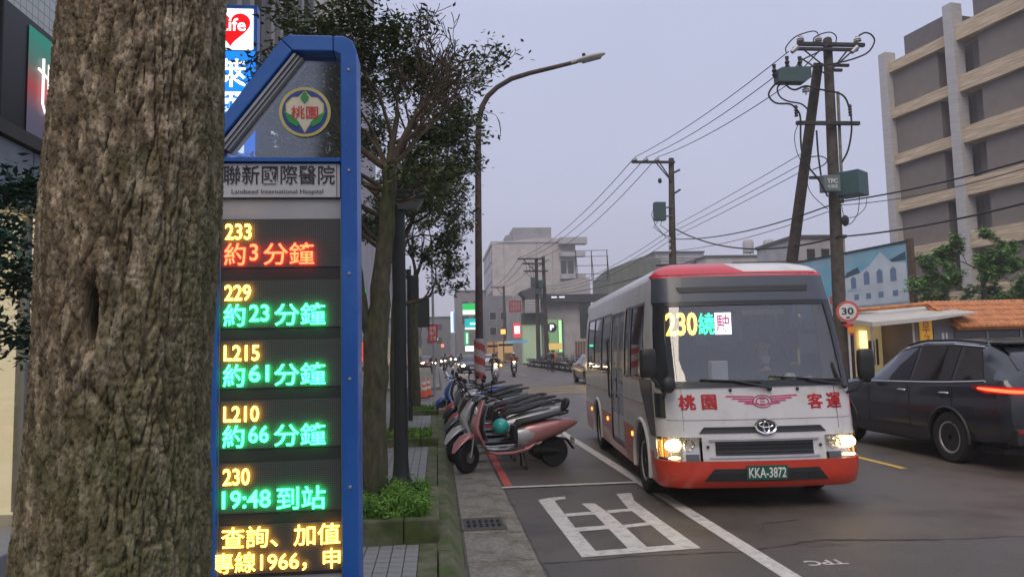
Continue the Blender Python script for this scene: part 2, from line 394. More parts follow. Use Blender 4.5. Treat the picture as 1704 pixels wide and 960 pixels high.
# grass planters
M_grass = mat('grass', (.10, .23, .025), .7, var=.4, nscale=9, col2=(.17, .32, .04), c2scale=5)
M_soil = mat('soil', (.05, .04, .025), .95, var=.3, bump=.5)
def planter(i, y0, y1, h, label, x0=-1.05, x1=.0):
    t = empty('planter_box', ((x0+x1)/2, (y0+y1)/2, .12), 0, label, 'planter', 'grass planters round the street trees')
    cx, cy = (x0+x1)/2, (y0+y1)/2; a, b = (x1-x0)/2, (y1-y0)/2
    for nm, bx in (('wall', (-a, a-.29, -b, -b+.13)), ('wall', (a-.285, a, -b, -b+.13)), ('wall', (a-.13, a, -b+.135, b-.135)), ('wall', (-a, a, b-.13, b)), ('wall', (-a, -a+.13, -b+.135, b-.135))):
        q = MB(); q.box(*bx, -.02, h); q.build(nm, M_moss, t, bevel=.015)
    q = MB(); q.box(-a+.12, a-.12, -b+.12, b-.12, 0, h-.04); q.build('soil', M_soil, t)
    g = MB(); R = random.Random(i)
    for k in range([5200, 1800, 900][i]):
        x = R.uniform(-a+.12, a-.1); yv = R.uniform(-b+.1, b-.12); 
        cl = noise.noise(Vector((x*4+i*9, yv*4, 0)))
        hh = (.07+.13*max(0, .45+cl))*R.uniform(.5, 1.3)*(.95 if i == 0 else .75); an = R.uniform(0, 2*pi); ln = R.uniform(.1, .7)*hh; w_ = R.uniform(.003, .006)*(1+i*.7)
        dx, dy = cos(an), sin(an)
        g.add([(x-dy*w_, yv+dx*w_, h-.05), (x+dy*w_, yv-dx*w_, h-.05), (x+dx*ln*.35+dy*w_*.8, yv+dy*ln*.35-dx*w_*.8, h-.05+hh*.6), (x+dx*ln*.35-dy*w_*.8, yv+dy*ln*.35+dx*w_*.8, h-.05+hh*.6), (x+dx*ln, yv+dy*ln, h-.05+hh)],
              [(0, 1, 2, 3), (3, 2, 4)])
        if R.random() < .3:      # broad weed leaf
            ll = R.uniform(.02, .045); zz = h-.03+R.uniform(0, hh)
            g.add([(x, yv, zz), (x+dx*ll-dy*ll*.4, yv+dy*ll+dx*ll*.4, zz+.012), (x+dx*ll*2, yv+dy*ll*2, zz), (x+dx*ll+dy*ll*.4, yv+dy*ll-dx*ll*.4, zz+.012)], [(0, 1, 2, 3)])
    o = g.build('grass', M_grass, t); o['kind'] = 'stuff'
    return t
planter(0, 6.25, 7.75, .2, 'low mossy concrete planter with tall bright grass, nearest of the row')
planter(1, 12.65, 14.2, .15, 'middle mossy planter with low grass beyond the black lamp post foot')
planter(2, 19.0, 20.5, .13, 'farthest low planter with sparse grass at the foot of the square sign post')
sb = MB(); sb.box(.02, .17, 18.55, 18.95, .12, .30); tag(sb.build('concrete_block', M_conc, bevel=.02), 'small concrete block on the kerb beside the blue scooter', 'block')
# ================================================================== big foreground trunk
def bark_mat():
    m = mat('bark', (.165, .120, .070), .9, var=.55, nscale=55, bump=.9, bscale=190, stretch=(1, 1, .4), col2=(.48, .39, .27), c2scale=38, c2lo=.46, c2hi=.66)
    t = m.node_tree; L = t.links.new; b = t.nodes['Principled BSDF']
    src = b.inputs['Base Color'].links[0].from_socket
    tcn = t.nodes.new('ShaderNodeTexCoord'); n = t.nodes.new('ShaderNodeTexNoise'); n.inputs['Scale'].default_value = 5; n.inputs['Detail'].default_value = 5
    L(tcn.outputs['Object'], n.inputs['Vector'])
    s = t.nodes.new('ShaderNodeSeparateXYZ'); L(tcn.outputs['Object'], s.inputs[0])
    # green tint, patchy, growing towards the lower right flank
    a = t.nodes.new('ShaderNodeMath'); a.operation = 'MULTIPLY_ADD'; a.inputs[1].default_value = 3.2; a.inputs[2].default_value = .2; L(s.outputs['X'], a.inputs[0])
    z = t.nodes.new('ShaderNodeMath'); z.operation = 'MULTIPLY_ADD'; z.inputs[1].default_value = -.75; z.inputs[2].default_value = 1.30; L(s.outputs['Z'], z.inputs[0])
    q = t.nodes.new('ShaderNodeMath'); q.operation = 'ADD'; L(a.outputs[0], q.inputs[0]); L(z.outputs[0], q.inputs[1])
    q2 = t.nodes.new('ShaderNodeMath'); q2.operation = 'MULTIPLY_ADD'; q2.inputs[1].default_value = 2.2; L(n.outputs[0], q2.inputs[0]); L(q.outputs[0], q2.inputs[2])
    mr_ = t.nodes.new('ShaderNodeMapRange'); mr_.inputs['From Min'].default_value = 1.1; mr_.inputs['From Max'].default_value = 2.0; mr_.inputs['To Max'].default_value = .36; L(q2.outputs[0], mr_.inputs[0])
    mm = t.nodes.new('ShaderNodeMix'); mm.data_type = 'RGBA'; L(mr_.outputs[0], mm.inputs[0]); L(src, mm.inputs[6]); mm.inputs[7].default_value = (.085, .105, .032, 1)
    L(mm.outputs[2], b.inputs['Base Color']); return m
def sst(a, b, x):
    t = max(0, min(1, (x-a)/(b-a))); return t*t*(3-2*t)
def big_trunk():
    t = empty('street_tree', (-.668, 1.66, .12), 0, 'huge rough barked tree trunk in the foreground, hiding the left edge of the bus display', 'tree')
    NU, vs, fs = 420, [], []
    zs = []; z = .0
    while z < 5.2: zs.append(z); z += .0042 if .95 < z < 2.5 else .05
    for z in zs:
        wz = z+.12
        cx = .045*(wz-1.2)/1.2 + .0; R = .1785 - .010*(wz-1.2) + .05*max(0, .7-wz)**2*3 + .004*sin(wz*7)
        for j in range(NU):
            a = 2*pi*j/NU; front = -sin(a)
            if front < -.25: d = 0
            else:
                p = Vector((cos(a)*R, sin(a)*R, 0))
                wv = noise.noise(Vector((cos(a)*3, sin(a)*3, z*3)))*.6
                n1 = noise.noise(Vector((cos(a)*9.5+wv, sin(a)*9.5+wv, z*8.0)))
                n2 = noise.noise(Vector((cos(a)*22+5+wv, sin(a)*22, z*26.0)))
                n3 = noise.noise(Vector((cos(a)*42+9, sin(a)*42, z*110.0)))
                n4 = noise.noise(Vector((cos(a)*62, sin(a)*62+7, z*190.0)))
                g1 = sst(0, .12, abs(n1)); g2 = sst(0, .11, abs(n2))
                g5 = sst(0, .09, abs(noise.noise(Vector((cos(a)*6+3, sin(a)*6, z*38+wv)))))
                d = -.012*(1-g1) - .0052*(1-g2) - .0042*(1-g5) + .0032*n3 + .0016*n4 + .010*noise.noise(Vector((cos(a)*2.5, sin(a)*2.5, z*2.2)))
                # old branch scar: slit with folds round it
                da = (a-1.5*pi+.02)*R; dz = wz-1.735
                if abs(da) < .09 and abs(dz) < .2:
                    e = (da/.011)**2+(dz/.055)**2; d -= .07*math.exp(-e*e)
                    rr = sqrt((da/.040)**2+(dz/.10)**2); d += .010*math.exp(-((rr-1)/.35)**2)
                    v = abs(da)*1.1 + (dz+.13); d -= .010*math.exp(-(v/.009)**2)*(1 if abs(da) < .05 else .3)
            r = R+d; vs.append((cx+r*cos(a), r*sin(a), z))
    k = len(zs)
    fs = [(i*NU+j, i*NU+(j+1) % NU, (i+1)*NU+(j+1) % NU, (i+1)*NU+j) for i in range(k-1) for j in range(NU)]
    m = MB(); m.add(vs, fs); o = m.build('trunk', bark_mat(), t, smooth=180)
    # limbs above the picture
    lb = MB(); R = random.Random(5)
    for a in (0.6, 2.4, 4.3): lb.tube([(.16, 0, 5.1), (.16+.5*cos(a), .5*sin(a), 5.8), (.16+1.3*cos(a), 1.3*sin(a), 6.6)], [.11, .08, .04], 10)
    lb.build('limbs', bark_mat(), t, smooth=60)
big_trunk()

# ================================================================== bus arrival display
M_blue = mat('blue_frame', (.014, .11, .44), .38, .0, var=.08, nscale=3, spec=.5, col2=(.03, .14, .46), c2scale=3, bump=.05)
M_panel = mat('grey_panel', (.42, .42, .43), .6, var=.06, nscale=4, col2=(.34, .34, .34), c2scale=6, c2lo=.5, c2hi=.8)
M_hdr = mat('white_header', (.60, .60, .61), .5, var=.05)
M_ink = mat('black_ink', (.02, .02, .025), .5)
def led_off():
    m = bpy.data.materials.new('led_off'); m.use_nodes = True; t = m.node_tree; L = t.links.new; b = t.nodes['Principled BSDF']
    tcn = t.nodes.new('ShaderNodeTexCoord'); v = t.nodes.new('ShaderNodeTexVoronoi'); v.inputs['Scale'].default_value = 115; v.inputs['Randomness'].default_value = 0
    L(tcn.outputs['Object'], v.inputs['Vector']); r = t.nodes.new('ShaderNodeMapRange'); r.inputs['From Min'].default_value = .25; r.inputs['From Max'].default_value = .40
    L(v.outputs['Distance'], r.inputs[0]); mm = t.nodes.new('ShaderNodeMix'); mm.data_type = 'RGBA'; L(r.outputs[0], mm.inputs[0])
    mm.inputs[6].default_value = (.44, .45, .42, 1); mm.inputs[7].default_value = (.05, .052, .05, 1); L(mm.outputs[2], b.inputs['Base Color']); b.inputs['Roughness'].default_value = .55
    return m
def bus_display():
    Y = 3.30; x0, x1 = -.965, -.335
    t = empty('bus_arrival_display', (-.65, Y+.06, .12), 0, 'tall blue framed bus arrival board with lit green, red and amber LED rows', 'display board')
    B = lambda mb, n, m, par=t, **k: mb.build(n, m, par, world=True, **k)
    q = MB(); q.prism([(x1, .12), (x1, 2.99), (x1-.018, 3.035), (x1-.055, 3.055), (x1-.10, 3.055), (x1-.10, 2.985), (x1-.07, 2.97), (x1-.07, .12)], Y-.035, Y+.15); B(q, 'side_post', M_blue, bevel=.006)
    q = MB(); q.box(x0, x0+.05, Y-.033, Y+.148, .12, 2.60); B(q, 'side_post', M_blue, bevel=.006)
    q = MB(); q.prism([(x1-.102, 3.056), (-.625, 3.056), (-.66, 3.035), (-.61, 2.985), (x1-.102, 2.985)], Y-.034, Y+.149); B(q, 'top_rail', M_blue, bevel=.005)
    q = MB(); q.prism([(-.662, 3.033), (-.965, 2.60), (-.914, 2.585), (-.612, 2.984)], Y-.0345, Y+.15); B(q, 'sloping_rail', M_blue, bevel=.005)
    q = MB()
    for k, (o1, o2) in enumerate(((.002, .012), (.014, .024), (.026, .034))):
        q.prism([(-.610+o1*1.1, 2.980-o1*.4), (-.925+o1*1.1, 2.560-o1*.4), (-.925+o2*1.1, 2.560-o2*.4), (-.610+o2*1.1, 2.980-o2*.4)], Y-.02+k*.012, Y+.10)
    B(q, 'grooved_trim', M_alu)
    q = MB(); q.box(x0+.051, x1-.071, Y-.03, Y+.14, 2.492, 2.508); B(q, 'cross_rail', M_blue)
    g = glassm('decal_glass', (.62, .68, .74), .10, .12)
    q = MB(); q.prism([(x1-.071, 2.509), (x1-.071, 2.984), (-.60, 2.984), (-.914, 2.56), (-.914, 2.509)], Y+.03, Y+.036); B(q, 'glass_panel', g)
    # frosted scratches of old film on the glass
    fm = mat('torn_film', (.50, .55, .60), .3, var=.3, nscale=30); q = MB(); R = random.Random(4)
    for k in range(150):
        cxx, czz = R.choice(((-.60, 2.86), (-.50, 2.60), (-.52, 2.92), (-.45, 2.56), (-.47, 2.88))); x = R.gauss(cxx, .035); z = R.gauss(czz, .03)
        if not (-.66 < x < x1-.08 and 2.52 < z < 2.97) or z > 2.98-(-.60-x)*1.33: continue
        a = R.uniform(0, pi); l = R.uniform(.004, .013); w_ = R.uniform(.0006, .0018)
        q.add([(x-cos(a)*l+sin(a)*w_, Y+.0285, z-sin(a)*l), (x-cos(a)*l-sin(a)*w_, Y+.0285, z-sin(a)*l-w_), (x+cos(a)*l, Y+.0285, z+sin(a)*l)], [(0, 1, 2)])
    tag(B(q, 'film_scraps', fm), kind='stuff')
    # bolts and scuffs on the frame
    for z in (2.9, 2.45, 2.0, 1.55, 1.1, .65, .3):
        q = MB(); q.lathe([(.007, 0), (.007, .004), (.004, .006)], 10, M=Matrix.Translation((x1-.035, Y-.035, z)) @ Matrix.Rotation(pi/2, 4, 'X')); B(q, 'bolt', M_alu)
    q = MB(); R = random.Random(8)
    for k in range(70):
        x = x1-.006-R.random()**2*.055; z = R.uniform(.6, 3.0); l = R.uniform(.003, .02); q.add([(x, Y-.0362, z), (x+.0015, Y-.0362, z+.001), (x+R.uniform(-.004, .004), Y-.0362, z+l)], [(0, 1, 2)])
    o_ = B(q, 'scuffs', mat('scuff', (.16, .24, .42), .7)); o_['kind'] = 'stuff'
    # round city emblem
    ex, ez, er = -.566, 2.727, .112; em = [mat('emblem_gold', (.60, .52, .16), .5), mat('emblem_blue', (.03, .06, .30), .5), mat('emblem_cream', (.72, .66, .50), .5), mat('emblem_green', (.03, .30, .07), .5), mat('emblem_red', (.62, .03, .03), .5)]
    q = MB()
    def disc(r, d, m, n=48): q.prism([(ex+r*cos(2*pi*i/n), ez+r*sin(2*pi*i/n)) for i in range(n)], Y+.02-d, Y+.029, 'XZ', m)
    disc(er, 0, 0); disc(er*.88, .001, 1)
    def lobe(s, ax, az, m, d):
        q.prism([(ex+ax*er*x*s, ez+er*z*s+az*er) for x, z in ((0, -.86), (.18, -.55), (.5, -.38), (.74, -.05), (.74, .32), (.5, .58), (.25, .60), (.0, .86), (-.25, .60), (-.5, .58), (-.74, .32), (-.74, -.05), (-.5, -.38), (-.18, -.55))], Y+.02-d, Y+.02-d+.001, 'XZ', m)
    lobe(1.0, 1, 0, 0, .002); lobe(.92, 1, 0, 2, .003)
    def pp(pts, m, d): q.prism([(ex+er*x, ez+er*z) for x, z in pts], Y+.02-d, Y+.02-d+.001, 'XZ', m)
    pp([(0, .84), (.17, .56), (0, .32), (-.17, .56)], 3, .0075); 
    for s in (-1, 1):
        pp([(s*.30, -.62), (s*.62, -.42), (s*.82, .02), (s*.45, -.18), (s*.2, -.45)], 3, .0045)
    write(q, '桃園', ex-er*.52, ex+er*.52, ez-er*.30, ez+er*.22, lambda x, z: (x, Y+.0135, z), 4, .008)
    B(q, 'round_emblem', em)
    # header
    q = MB(); q.box(-.914, -.410, Y-.012, Y+.1, 2.335, 2.486); B(q, 'header_board', M_hdr, bevel=.003)
    q = MB(); write(q, '聯新國際醫院', -.905, -.432, 2.392, 2.478, lambda x, z: (x, Y-.0165, z), 0, .006)
    write(q, 'Landseed International Hospital', -.868, -.482, 2.347, 2.372, lambda x, z: (x, Y-.0165, z), 0, .004)
    q.box(-.913, -.411, Y-.0155, Y-.013, 2.333, 2.3375); q.box(-.4255, -.4235, Y-.0155, Y-.013, 2.34, 2.482); B(q, 'header_writing', M_ink)
    q = MB(); q.box(-.914, -.406, Y, Y+.1, .20, 2.331); B(q, 'back_panel', M_panel)
    q = MB(); q.box(-.409, -.4055, Y-.012, Y-.0005, .25, 2.33); q.box(-.9139, -.911, Y-.012, Y-.0005, .25, 2.33); B(q, 'side_trim', M_alu)
    lo = led_off(); bz = mat('led_bezel', (.03, .03, .03), .5, var=.1)
    A = glow('led_amber', (1, .44, .04), 11); Rr = glow('led_red', (1, .03, .010), 15); G = glow('led_green', (.02, 1, .20), 13)
    rows = [(2.241, 2.034, '233', '約', '3', '分鐘', Rr), (1.979, 1.775, '229', '約', '23', '分鐘', G), (1.724, 1.522, 'L215', '約', '61', '分鐘', G), (1.469, 1.270, 'L210', '約', '66', '分鐘', G), (1.213, 1.007, '230', '', '19:48', '到站', G)]
    q = MB(); q.box(-.9105, -.4095, Y-.008, Y-.0005, .745, 2.2435); scr = B(q, 'screen', bz)
    F = lambda x, z: (x, Y-.027, z)
    for k, (zt, zb, num, c1, n2, c2, em_) in enumerate(rows):
        q = MB(); q.box(-.910, -.4097, Y-.0125, Y-.0085, zb, zt); pn = q.build('led_panel', lo, t, world=True)
        q = MB(); h = zt-zb; nw = .036*len(num)
        write(q, num, -.890, -.890+nw, zb+h*.57, zb+h*.90, F, 0, .012)
        z0, z1 = zb+h*.04, zb+h*.50
        if c1:
            write(q, c1, -.893, -.805, z0, z1, F, 1, .010)
            xe = -.788+ (.035 if len(n2) == 1 else .082); write(q, n2, -.788, xe, z0+h*.09, z1-h*.02, F, 1, .012)
            write(q, c2, xe+.022, xe+.022+.212, z0, z1, F, 1, .006)
        else:
            write(q, n2, -.892, -.697, z0+h*.07, z1-h*.04, F, 1, .012); write(q, c2, -.672, -.474, z0, z1, F, 1, .010)
        B(q, 'led_writing', [A, em_])
    q = MB(); q.box(-.910, -.4097, Y-.0125, Y-.0085, .760, .957); B(q, 'led_panel', lo)
    q = MB(); write(q, '查詢、加值', -.893, -.414, .868, .955, F, 0, .005); write(q, '專線1966，申', -.925, -.414, .768, .853, F, 0, .005)
    B(q, 'led_writing', A)
    q = MB(); q.box(x0+.02, x1-.02, Y+.02, Y+.13, .12, .2); B(q, 'base', M_alu)
bus_display()
# ================================================================== minibus
M_bw = mat('bus_white', (.60, .59, .58), .3, var=.07, nscale=3, coat=.5, col2=(.46, .43, .38), c2scale=4, c2lo=.5, c2hi=.75, stretch=(1, 1, .5))
M_br = mat('bus_red', (.55, .045, .02), .32, var=.08, nscale=3, coat=.5)
M_brr = mat('bus_roof_red', (.58, .03, .05), .35, var=.08, nscale=3, coat=.4)
M_bo = mat('bus_orange', (.55, .13, .04), .35, var=.08, nscale=3, coat=.4)
M_fas = mat('fascia_grey', (.055, .065, .085), .35, var=.05, coat=.3)
M_frit = mat('glass_border', (.02, .022, .026), .25, var=.03)
M_ws = glassm('windscreen_glass', (.62, .66, .70), .10, .03)
M_sg = glassm('side_glass', (.16, .18, .19), .16, .03)
M_hl = glow('headlight_glow', (1, .72, .34), 26)
M_hl2 = glow('headlight_low_glow', (1, .60, .22), 9)
M_lens = glassm('lens_glass', (.9, .88, .84), .06, .05)
M_txr = mat('red_lettering', (.55, .01, .015), .4); M_txp = mat('pink_lettering', (.50, .06, .16), .4)
M_refl = mat('reflector', (.75, .73, .68), .14, .9)
M_ora = mat('amber_lens', (.6, .18, .02), .3, emit=(1, .3, .03), es=.8)
BW, BR = 1.04, .32; BA = BW-BR; BCL = .503
ZF = [(.22, .07), (.30, .01), (.38, 0), (.52, .0), (.60, .025), (.74, .03), (.80, .05), (.88, .06), (1.25, .13), (1.4, .19), (2.15, .44), (2.42, .54), (2.50, .60), (2.7, .75)]
def interp(T, z):
    if z <= T[0][0]: return T[0][1]
    for (a, b), (c, d) in zip(T, T[1:]):
        if z <= c: return b+(d-b)*(z-a)/(c-a)
    return T[-1][1]
ZW = [(.22, .975), (.4, 1.0), (1.2, 1.0), (1.8, .975), (2.4, .915), (2.7, .90)]
def BP(u, z, off=0.):
    """point of the bus skin: u runs round the front from its middle, z up; off pushes outwards"""
    s = 1 if u >= 0 else -1; a = abs(u)
    if a <= BA: x, y, nx, ny = a, .05*(a/BA)**2, .12*a/BA, -1.
    elif a <= BA+BCL:
        q = (a-BA)/BCL*pi/2; x = BA+BR*sin(q); y = .05+(BR-.05)*(1-cos(q)); nx, ny = sin(q), -cos(q)
    else: x, y, nx, ny = BW, BR+(a-BA-BCL), 1., 0.
    if y > 6.84:
        e = y-6.84; 
        if e <= .235: q = e/.235*pi/2; x = BW-.15*(1-cos(q)); y = 6.84+.15*sin(q); nx, ny = cos(q), sin(q)
        else: x = BW-.15-(e-.235); y = 6.99; nx, ny = 0, 1
    l = sqrt(nx*nx+ny*ny); x = x*interp(ZW, z) + nx/l*off
    y = y + ny/l*off + interp(ZF, z)*max(0, 1-y/1.25)
    return (s*x, y, z)
US = lambda y: BA+BCL+(y-BR)      # u of a point on the side at length y
def lin(a, b, n): return [a+(b-a)*i/n for i in range(n+1)]
def patch(u0, u1, z0, z1, off, nu=8, nz=4, mb=None, m=0, depth=.012):
    """patch of skin; u0,u1 may be functions of z"""
    mb = mb or MB(); f0 = u0 if callable(u0) else (lambda z: u0); f1 = u1 if callable(u1) else (lambda z: u1)
    pts = []
    for z in lin(z0, z1, nz):
        for t in lin(0, 1, nu):
            u = f0(z)+(f1(z)-f0(z))*t; pts.append((u, z))
    n = nu+1; vs = [BP(u, z, off) for u, z in pts]; fs = [(j*n+i, j*n+i+1, (j+1)*n+i+1, (j+1)*n+i) for j in range(nz) for i in range(nu)]
    rim = [i for i in range(n)] + [j*n+nu for j in range(1, nz+1)] + [nz*n+i for i in range(nu-1, -1, -1)] + [j*n for j in range(nz-1, 0, -1)]
    k = len(vs); vs += [BP(*pts[i], off-depth) for i in rim]; r = len(rim)
    fs += [(rim[i], k+i, k+(i+1) % r, rim[(i+1) % r]) for i in range(r)]
    return mb.add(vs, fs, m)
def wheel(parent, x, y, r, wd, n=24, side=1, hub='steel'):
    """a wheel whose axle runs along x; side is the outer face"""
    M = Matrix.Translation((x, y, r)) @ Matrix.Rotation(pi/2*side, 4, 'Y'); h = wd/2
    q = MB(); q.lathe([(r*.62, -h), (r*.93, -h), (r, -h*.72), (r, h*.72), (r*.93, h), (r*.68, h), (r*.62, h*.8)], n, M=M)
    w_ = q.build('wheel', M_rub, parent, smooth=35)
    q = MB(); q.lathe([(r*.63, h*.5), (r*.63, h*.9), (r*.57, h*.88), (r*.50, h*.25), (r*.25, h*.35), (r*.22, h*.75), (r*.10, h*.8)], n, M=M)
    for k in range(6): a = k*pi/3; q.box(r*.2, r*.56, -r*.07, r*.07, h*.2, h*.55, 0, M @ Matrix.Rotation(a, 4, 'Z'))
    q.build('rim', M_alloy, w_, smooth=35)
    return w_
def bus():
    T = empty('minibus', (3.30, 7.42, 0), radians(-4.8), 'white and red city minibus with lit headlights pulling in towards the kerb', 'minibus')
    def bb(mb, name, m, par=T, **k): return mb.build(name, m, par, **k)
    # ---- shell, leaving the windows open
    wz0, wz1 = 1.32, 2.16
    wins = [(US(.95), US(1.86)), (US(2.0), US(2.3)), (US(3.66), US(4.55)), (US(4.62), US(5.5)), (US(5.57), US(6.45))]
    us = sorted(set([round(x, 4) for x in lin(0, BA, 8)+lin(BA, BA+BCL, 8)+lin(US(.32), US(7.05), 84)+[US(7.075), US(7.9)]+[1.19]+[v for w_ in wins for v in w_]+[US(2.42), US(3.52), .98]]))
    zs = sorted(set([.22, .26, .30, .34, .38, .42, .46, .49, .55, .6, .65, .7, .735, .8, .88, .95, 1.05, 1.15, 1.25, 1.32, 1.45, 1.6, 1.8, 2.0, 2.1, 2.16, 2.25, 2.34, 2.42]))
    sh = MB(); vi = {}; vs = []; fs = []; ms = []
    def V(u, z):
        k = (round(u, 4), round(z, 4))
        if k not in vi: vi[k] = len(vs); vs.append(BP(u, z))
        return vi[k]
    for s in (-1, 1):
        for a, b in zip(us, us[1:]):
            for c, d in zip(zs, zs[1:]):
                um, zm = (a+b)/2, (c+d)/2; y = BP(um, zm)[1]
                if um < .98 and 1.25 < zm < 2.13: continue                     # windscreen
                if any(w0 < um < w1 for w0, w1 in wins) and wz0 < zm < wz1: continue
                if s == -1 and US(2.42) < um < US(3.52) and zm < 2.2 and zm > .34: continue   # doorway
                if um > US(.4) and zm < .95 and (abs(y-1.18)**2+(zm-.36)**2 < .47**2 or abs(y-5.12)**2+(zm-.36)**2 < .47**2): continue
                if .66 < um < 1.19 and .49 < zm < .735: continue                # headlamp
                m = 0
                if zm < .49: m = 1
                elif zm < .55 and um > US(.5): m = 1
                elif zm < .70 and um > US(1.7): m = 2
                q = (V(s*a, c), V(s*b, c), V(s*b, d), V(s*a, d)); fs.append(q if s > 0 else q[::-1]); ms.append(m)
    for f, m in zip(fs, ms): sh.f.append(f); sh.m.append(m)
    sh.v = vs; bb(sh, 'body', [M_bw, M_br, M_bo], smooth=50)
    # ---- roof
    prm = [u for u in us if u <= US(7.9)]; ring_u = [-u for u in reversed(prm)][:-1]+prm
    rr = []
    for t in lin(0, 1, 7):
        ins = .34*(1-cos(t*pi/2)); z = 2.42+.19*sin(t*pi/2); ring = []
        for u in ring_u:
            x, y, _ = BP(u, 2.42+.10*t, 0)
            x2 = x*(1-ins/1.0); y2 = y + (ins*1.1 if abs(u) < BA+BCL else (-ins*.5 if y > 6.6 else ins*1.1*max(0, 1-y/1.6))); ring.append((x2, y2, z))
        rr.append(ring)
    rf = MB(); rf.rings(rr, 0, cap=False, closed=False)
    n = len(ring_u); top = [p for p in rr[-1]]; 
    # crowned lid: mirror pairs across the roof
    half = n//2; lid = []
    for i in range(half+1):
        a, b = top[i], top[n-1-i]; row = []
        for t in lin(0, 1, 6): row.append((a[0]+(b[0]-a[0])*t, a[1]+(b[1]-a[1])*t, a[2]+.055*sin(pi*t)*max(0, min(1, (a[1]-1.02)/1.2, (6.6-a[1])/.8))))
        lid.append(row)
    rf.rings(lid, 0, cap=False, closed=False); o = bb(rf, 'roof', M_bw, smooth=60)
    q = MB(); patch(lambda z: -1.45+(2.47-z)*2.5, 1.12, 2.425, 2.465, .006, 40, 2, q); bb(q, 'roof_stripe', M_brr, smooth=50)
    q = MB()      # red sweep over the front left of the roof
    def rp(u, t): 
        ins = .34*(1-cos(t*pi/2)); z = 2.42+.19*sin(t*pi/2); x, y, _ = BP(u, 2.42+.10*t, 0)
        return (x*(1-ins/1.0), y+(ins*1.1 if abs(u) < BA+BCL else ins*1.1*max(0, 1-y/1.6))-.006, z+.006)
    N = 24; V0 = []
    for u in lin(-1.5, .98, N):
        top_t = .95 if u < -.2 else max(.17, .95-(u+.2)*4)
        if u < -1.0: top_t = max(.04, .95*(1-(-1.0-u)/.5))
        V0.append([rp(u, .10+(top_t-.10)*t) for t in lin(0, 1, 5)])
    q.rings(V0, 0, cap=False, closed=False); bb(q, 'roof_red_sweep', M_brr, smooth=60)
    # ---- front
    q = MB(); patch(-1.18, 1.18, 2.13, 2.425, .012, 30, 4, q); bb(q, 'roof_fascia', M_fas, smooth=50)
    q = MB(); patch(lambda z: -.76-(z-2.26)*.5, lambda z: .76+(z-2.26)*.5, 2.25, 2.31, .02, 16, 2, q); bb(q, 'vent_slot', M_black)
    q = MB()
    patch(-1.0, 1.0, 1.235, 1.30, .014, 24, 1, q); patch(-1.0, 1.0, 2.10, 2.15, .016, 24, 1, q)
    patch(-1.12, -.93, 1.235, 2.15, .015, 4, 6, q); patch(.93, 1.12, 1.235, 2.15, .015, 4, 6, q); bb(q, 'windscreen_border', M_frit, smooth=50)
    q = MB(); patch(-.97, .97, 1.27, 2.13, .004, 24, 10, q, depth=.004); bb(q, 'windscreen', M_ws, smooth=60)
    q = MB(); patch(-.98, .98, .905, .908, .004, 20, 1, q); 
    for s in (-1, 1): patch(s*.80, s*.803, .80, 1.23, .004, 1, 3, q)
    bb(q, 'panel_gap', mat('gap_shadow', (.08, .08, .08), .8))
    q = MB(); patch(lambda z: -.63-(z-.80)*-.9, lambda z: .63-(z-.80)*.9, .775, .835, .010, 16, 2, q); bb(q, 'upper_grille', M_black)
    q = MB(); patch(-.50, .50, .555, .69, .008, 16, 4, q); g_ = bb(q, 'grille', M_black)
    for z in (.585, .625, .662): k = MB(); patch(-.49, .49, z, z+.012, .02, 16, 1, k); bb(k, 'grille_bar', M_dark, g_)
    q = MB(); patch(-.56, .56, .53, .55, .012, 16, 1, q); patch(-.56, .56, .693, .712, .012, 16, 1, q); bb(q, 'grille_surround', mat('silver_trim', (.42, .42, .43), .35, .6))
    q = MB(); patch(-1.22, 1.22, .24, .50, .022, 34, 6, q); bu = bb(q, 'front_bumper', M_br, smooth=50)
    q = MB(); patch(lambda z: -.64+(z-.30)*.9, lambda z: .64-(z-.30)*.9, .30, .425, .028, 16, 3, q); bb(q, 'bumper_intake', M_black)
    for s in (-1, 1): q = MB(); patch(s*.42, s*.56, .345, .375, .033, 2, 1, q); bb(q, 'intake_slot', M_dark)
    q = MB(); patch(-.215, .20, .315, .455, .040, 4, 1, q, depth=.015); pl = bb(q, 'number_plate', mat('plate_green', (.015, .10, .07), .45))
    q = MB(); write(q, 'KKA-3872', -.195, .18, .335, .437, lambda x, z: BP(x, z, .044), 0, .016); bb(q, 'plate_writing', mat('plate_white', (.75, .75, .72), .5), pl)
    # maker's oval badge
    q = MB()
    def oval(cx, cz, rx, rz, wd, off=.03, n=28):
        q.tube([BP(cx+rx*cos(2*pi*i/n), cz+rz*sin(2*pi*i/n), off) for i in range(n+1)], wd, 5, cap=False)
    oval(.02, .835, .105, .070, .012); oval(.02, .853, .07, .026, .008, .034); oval(.02, .828, .030, .055, .008, .036); bb(q, 'front_badge', M_chrome, smooth=60)
    q = MB(); n = 24; q.add([BP(.02+.1*cos(2*pi*i/n), .835+.066*sin(2*pi*i/n), .024) for i in range(n)], [tuple(range(n))]); bb(q, 'badge_backing', M_black)
    # lettering
    F = lambda x, z: BP(x, z, .004)
    for c_, x0_, x1_, z0_ in (('桃', -.83, -.665, 1.01), ('園', -.595, -.455, 1.01), ('客', .50, .655, 1.0), ('運', .705, .86, 1.0)):
        q = MB()
        for k, (dx, dz) in enumerate(((0, 0), (.007, 0), (-.007, 0), (0, .006))): write(q, c_, x0_+dx, x1_+dx, z0_+dz, z0_+dz+.15, lambda x, z, k=k: BP(x, z, .004+k*.0006), 0, 0); bb(q, 'company_character', M_txr)
    q = MB()       # winged wheel emblem
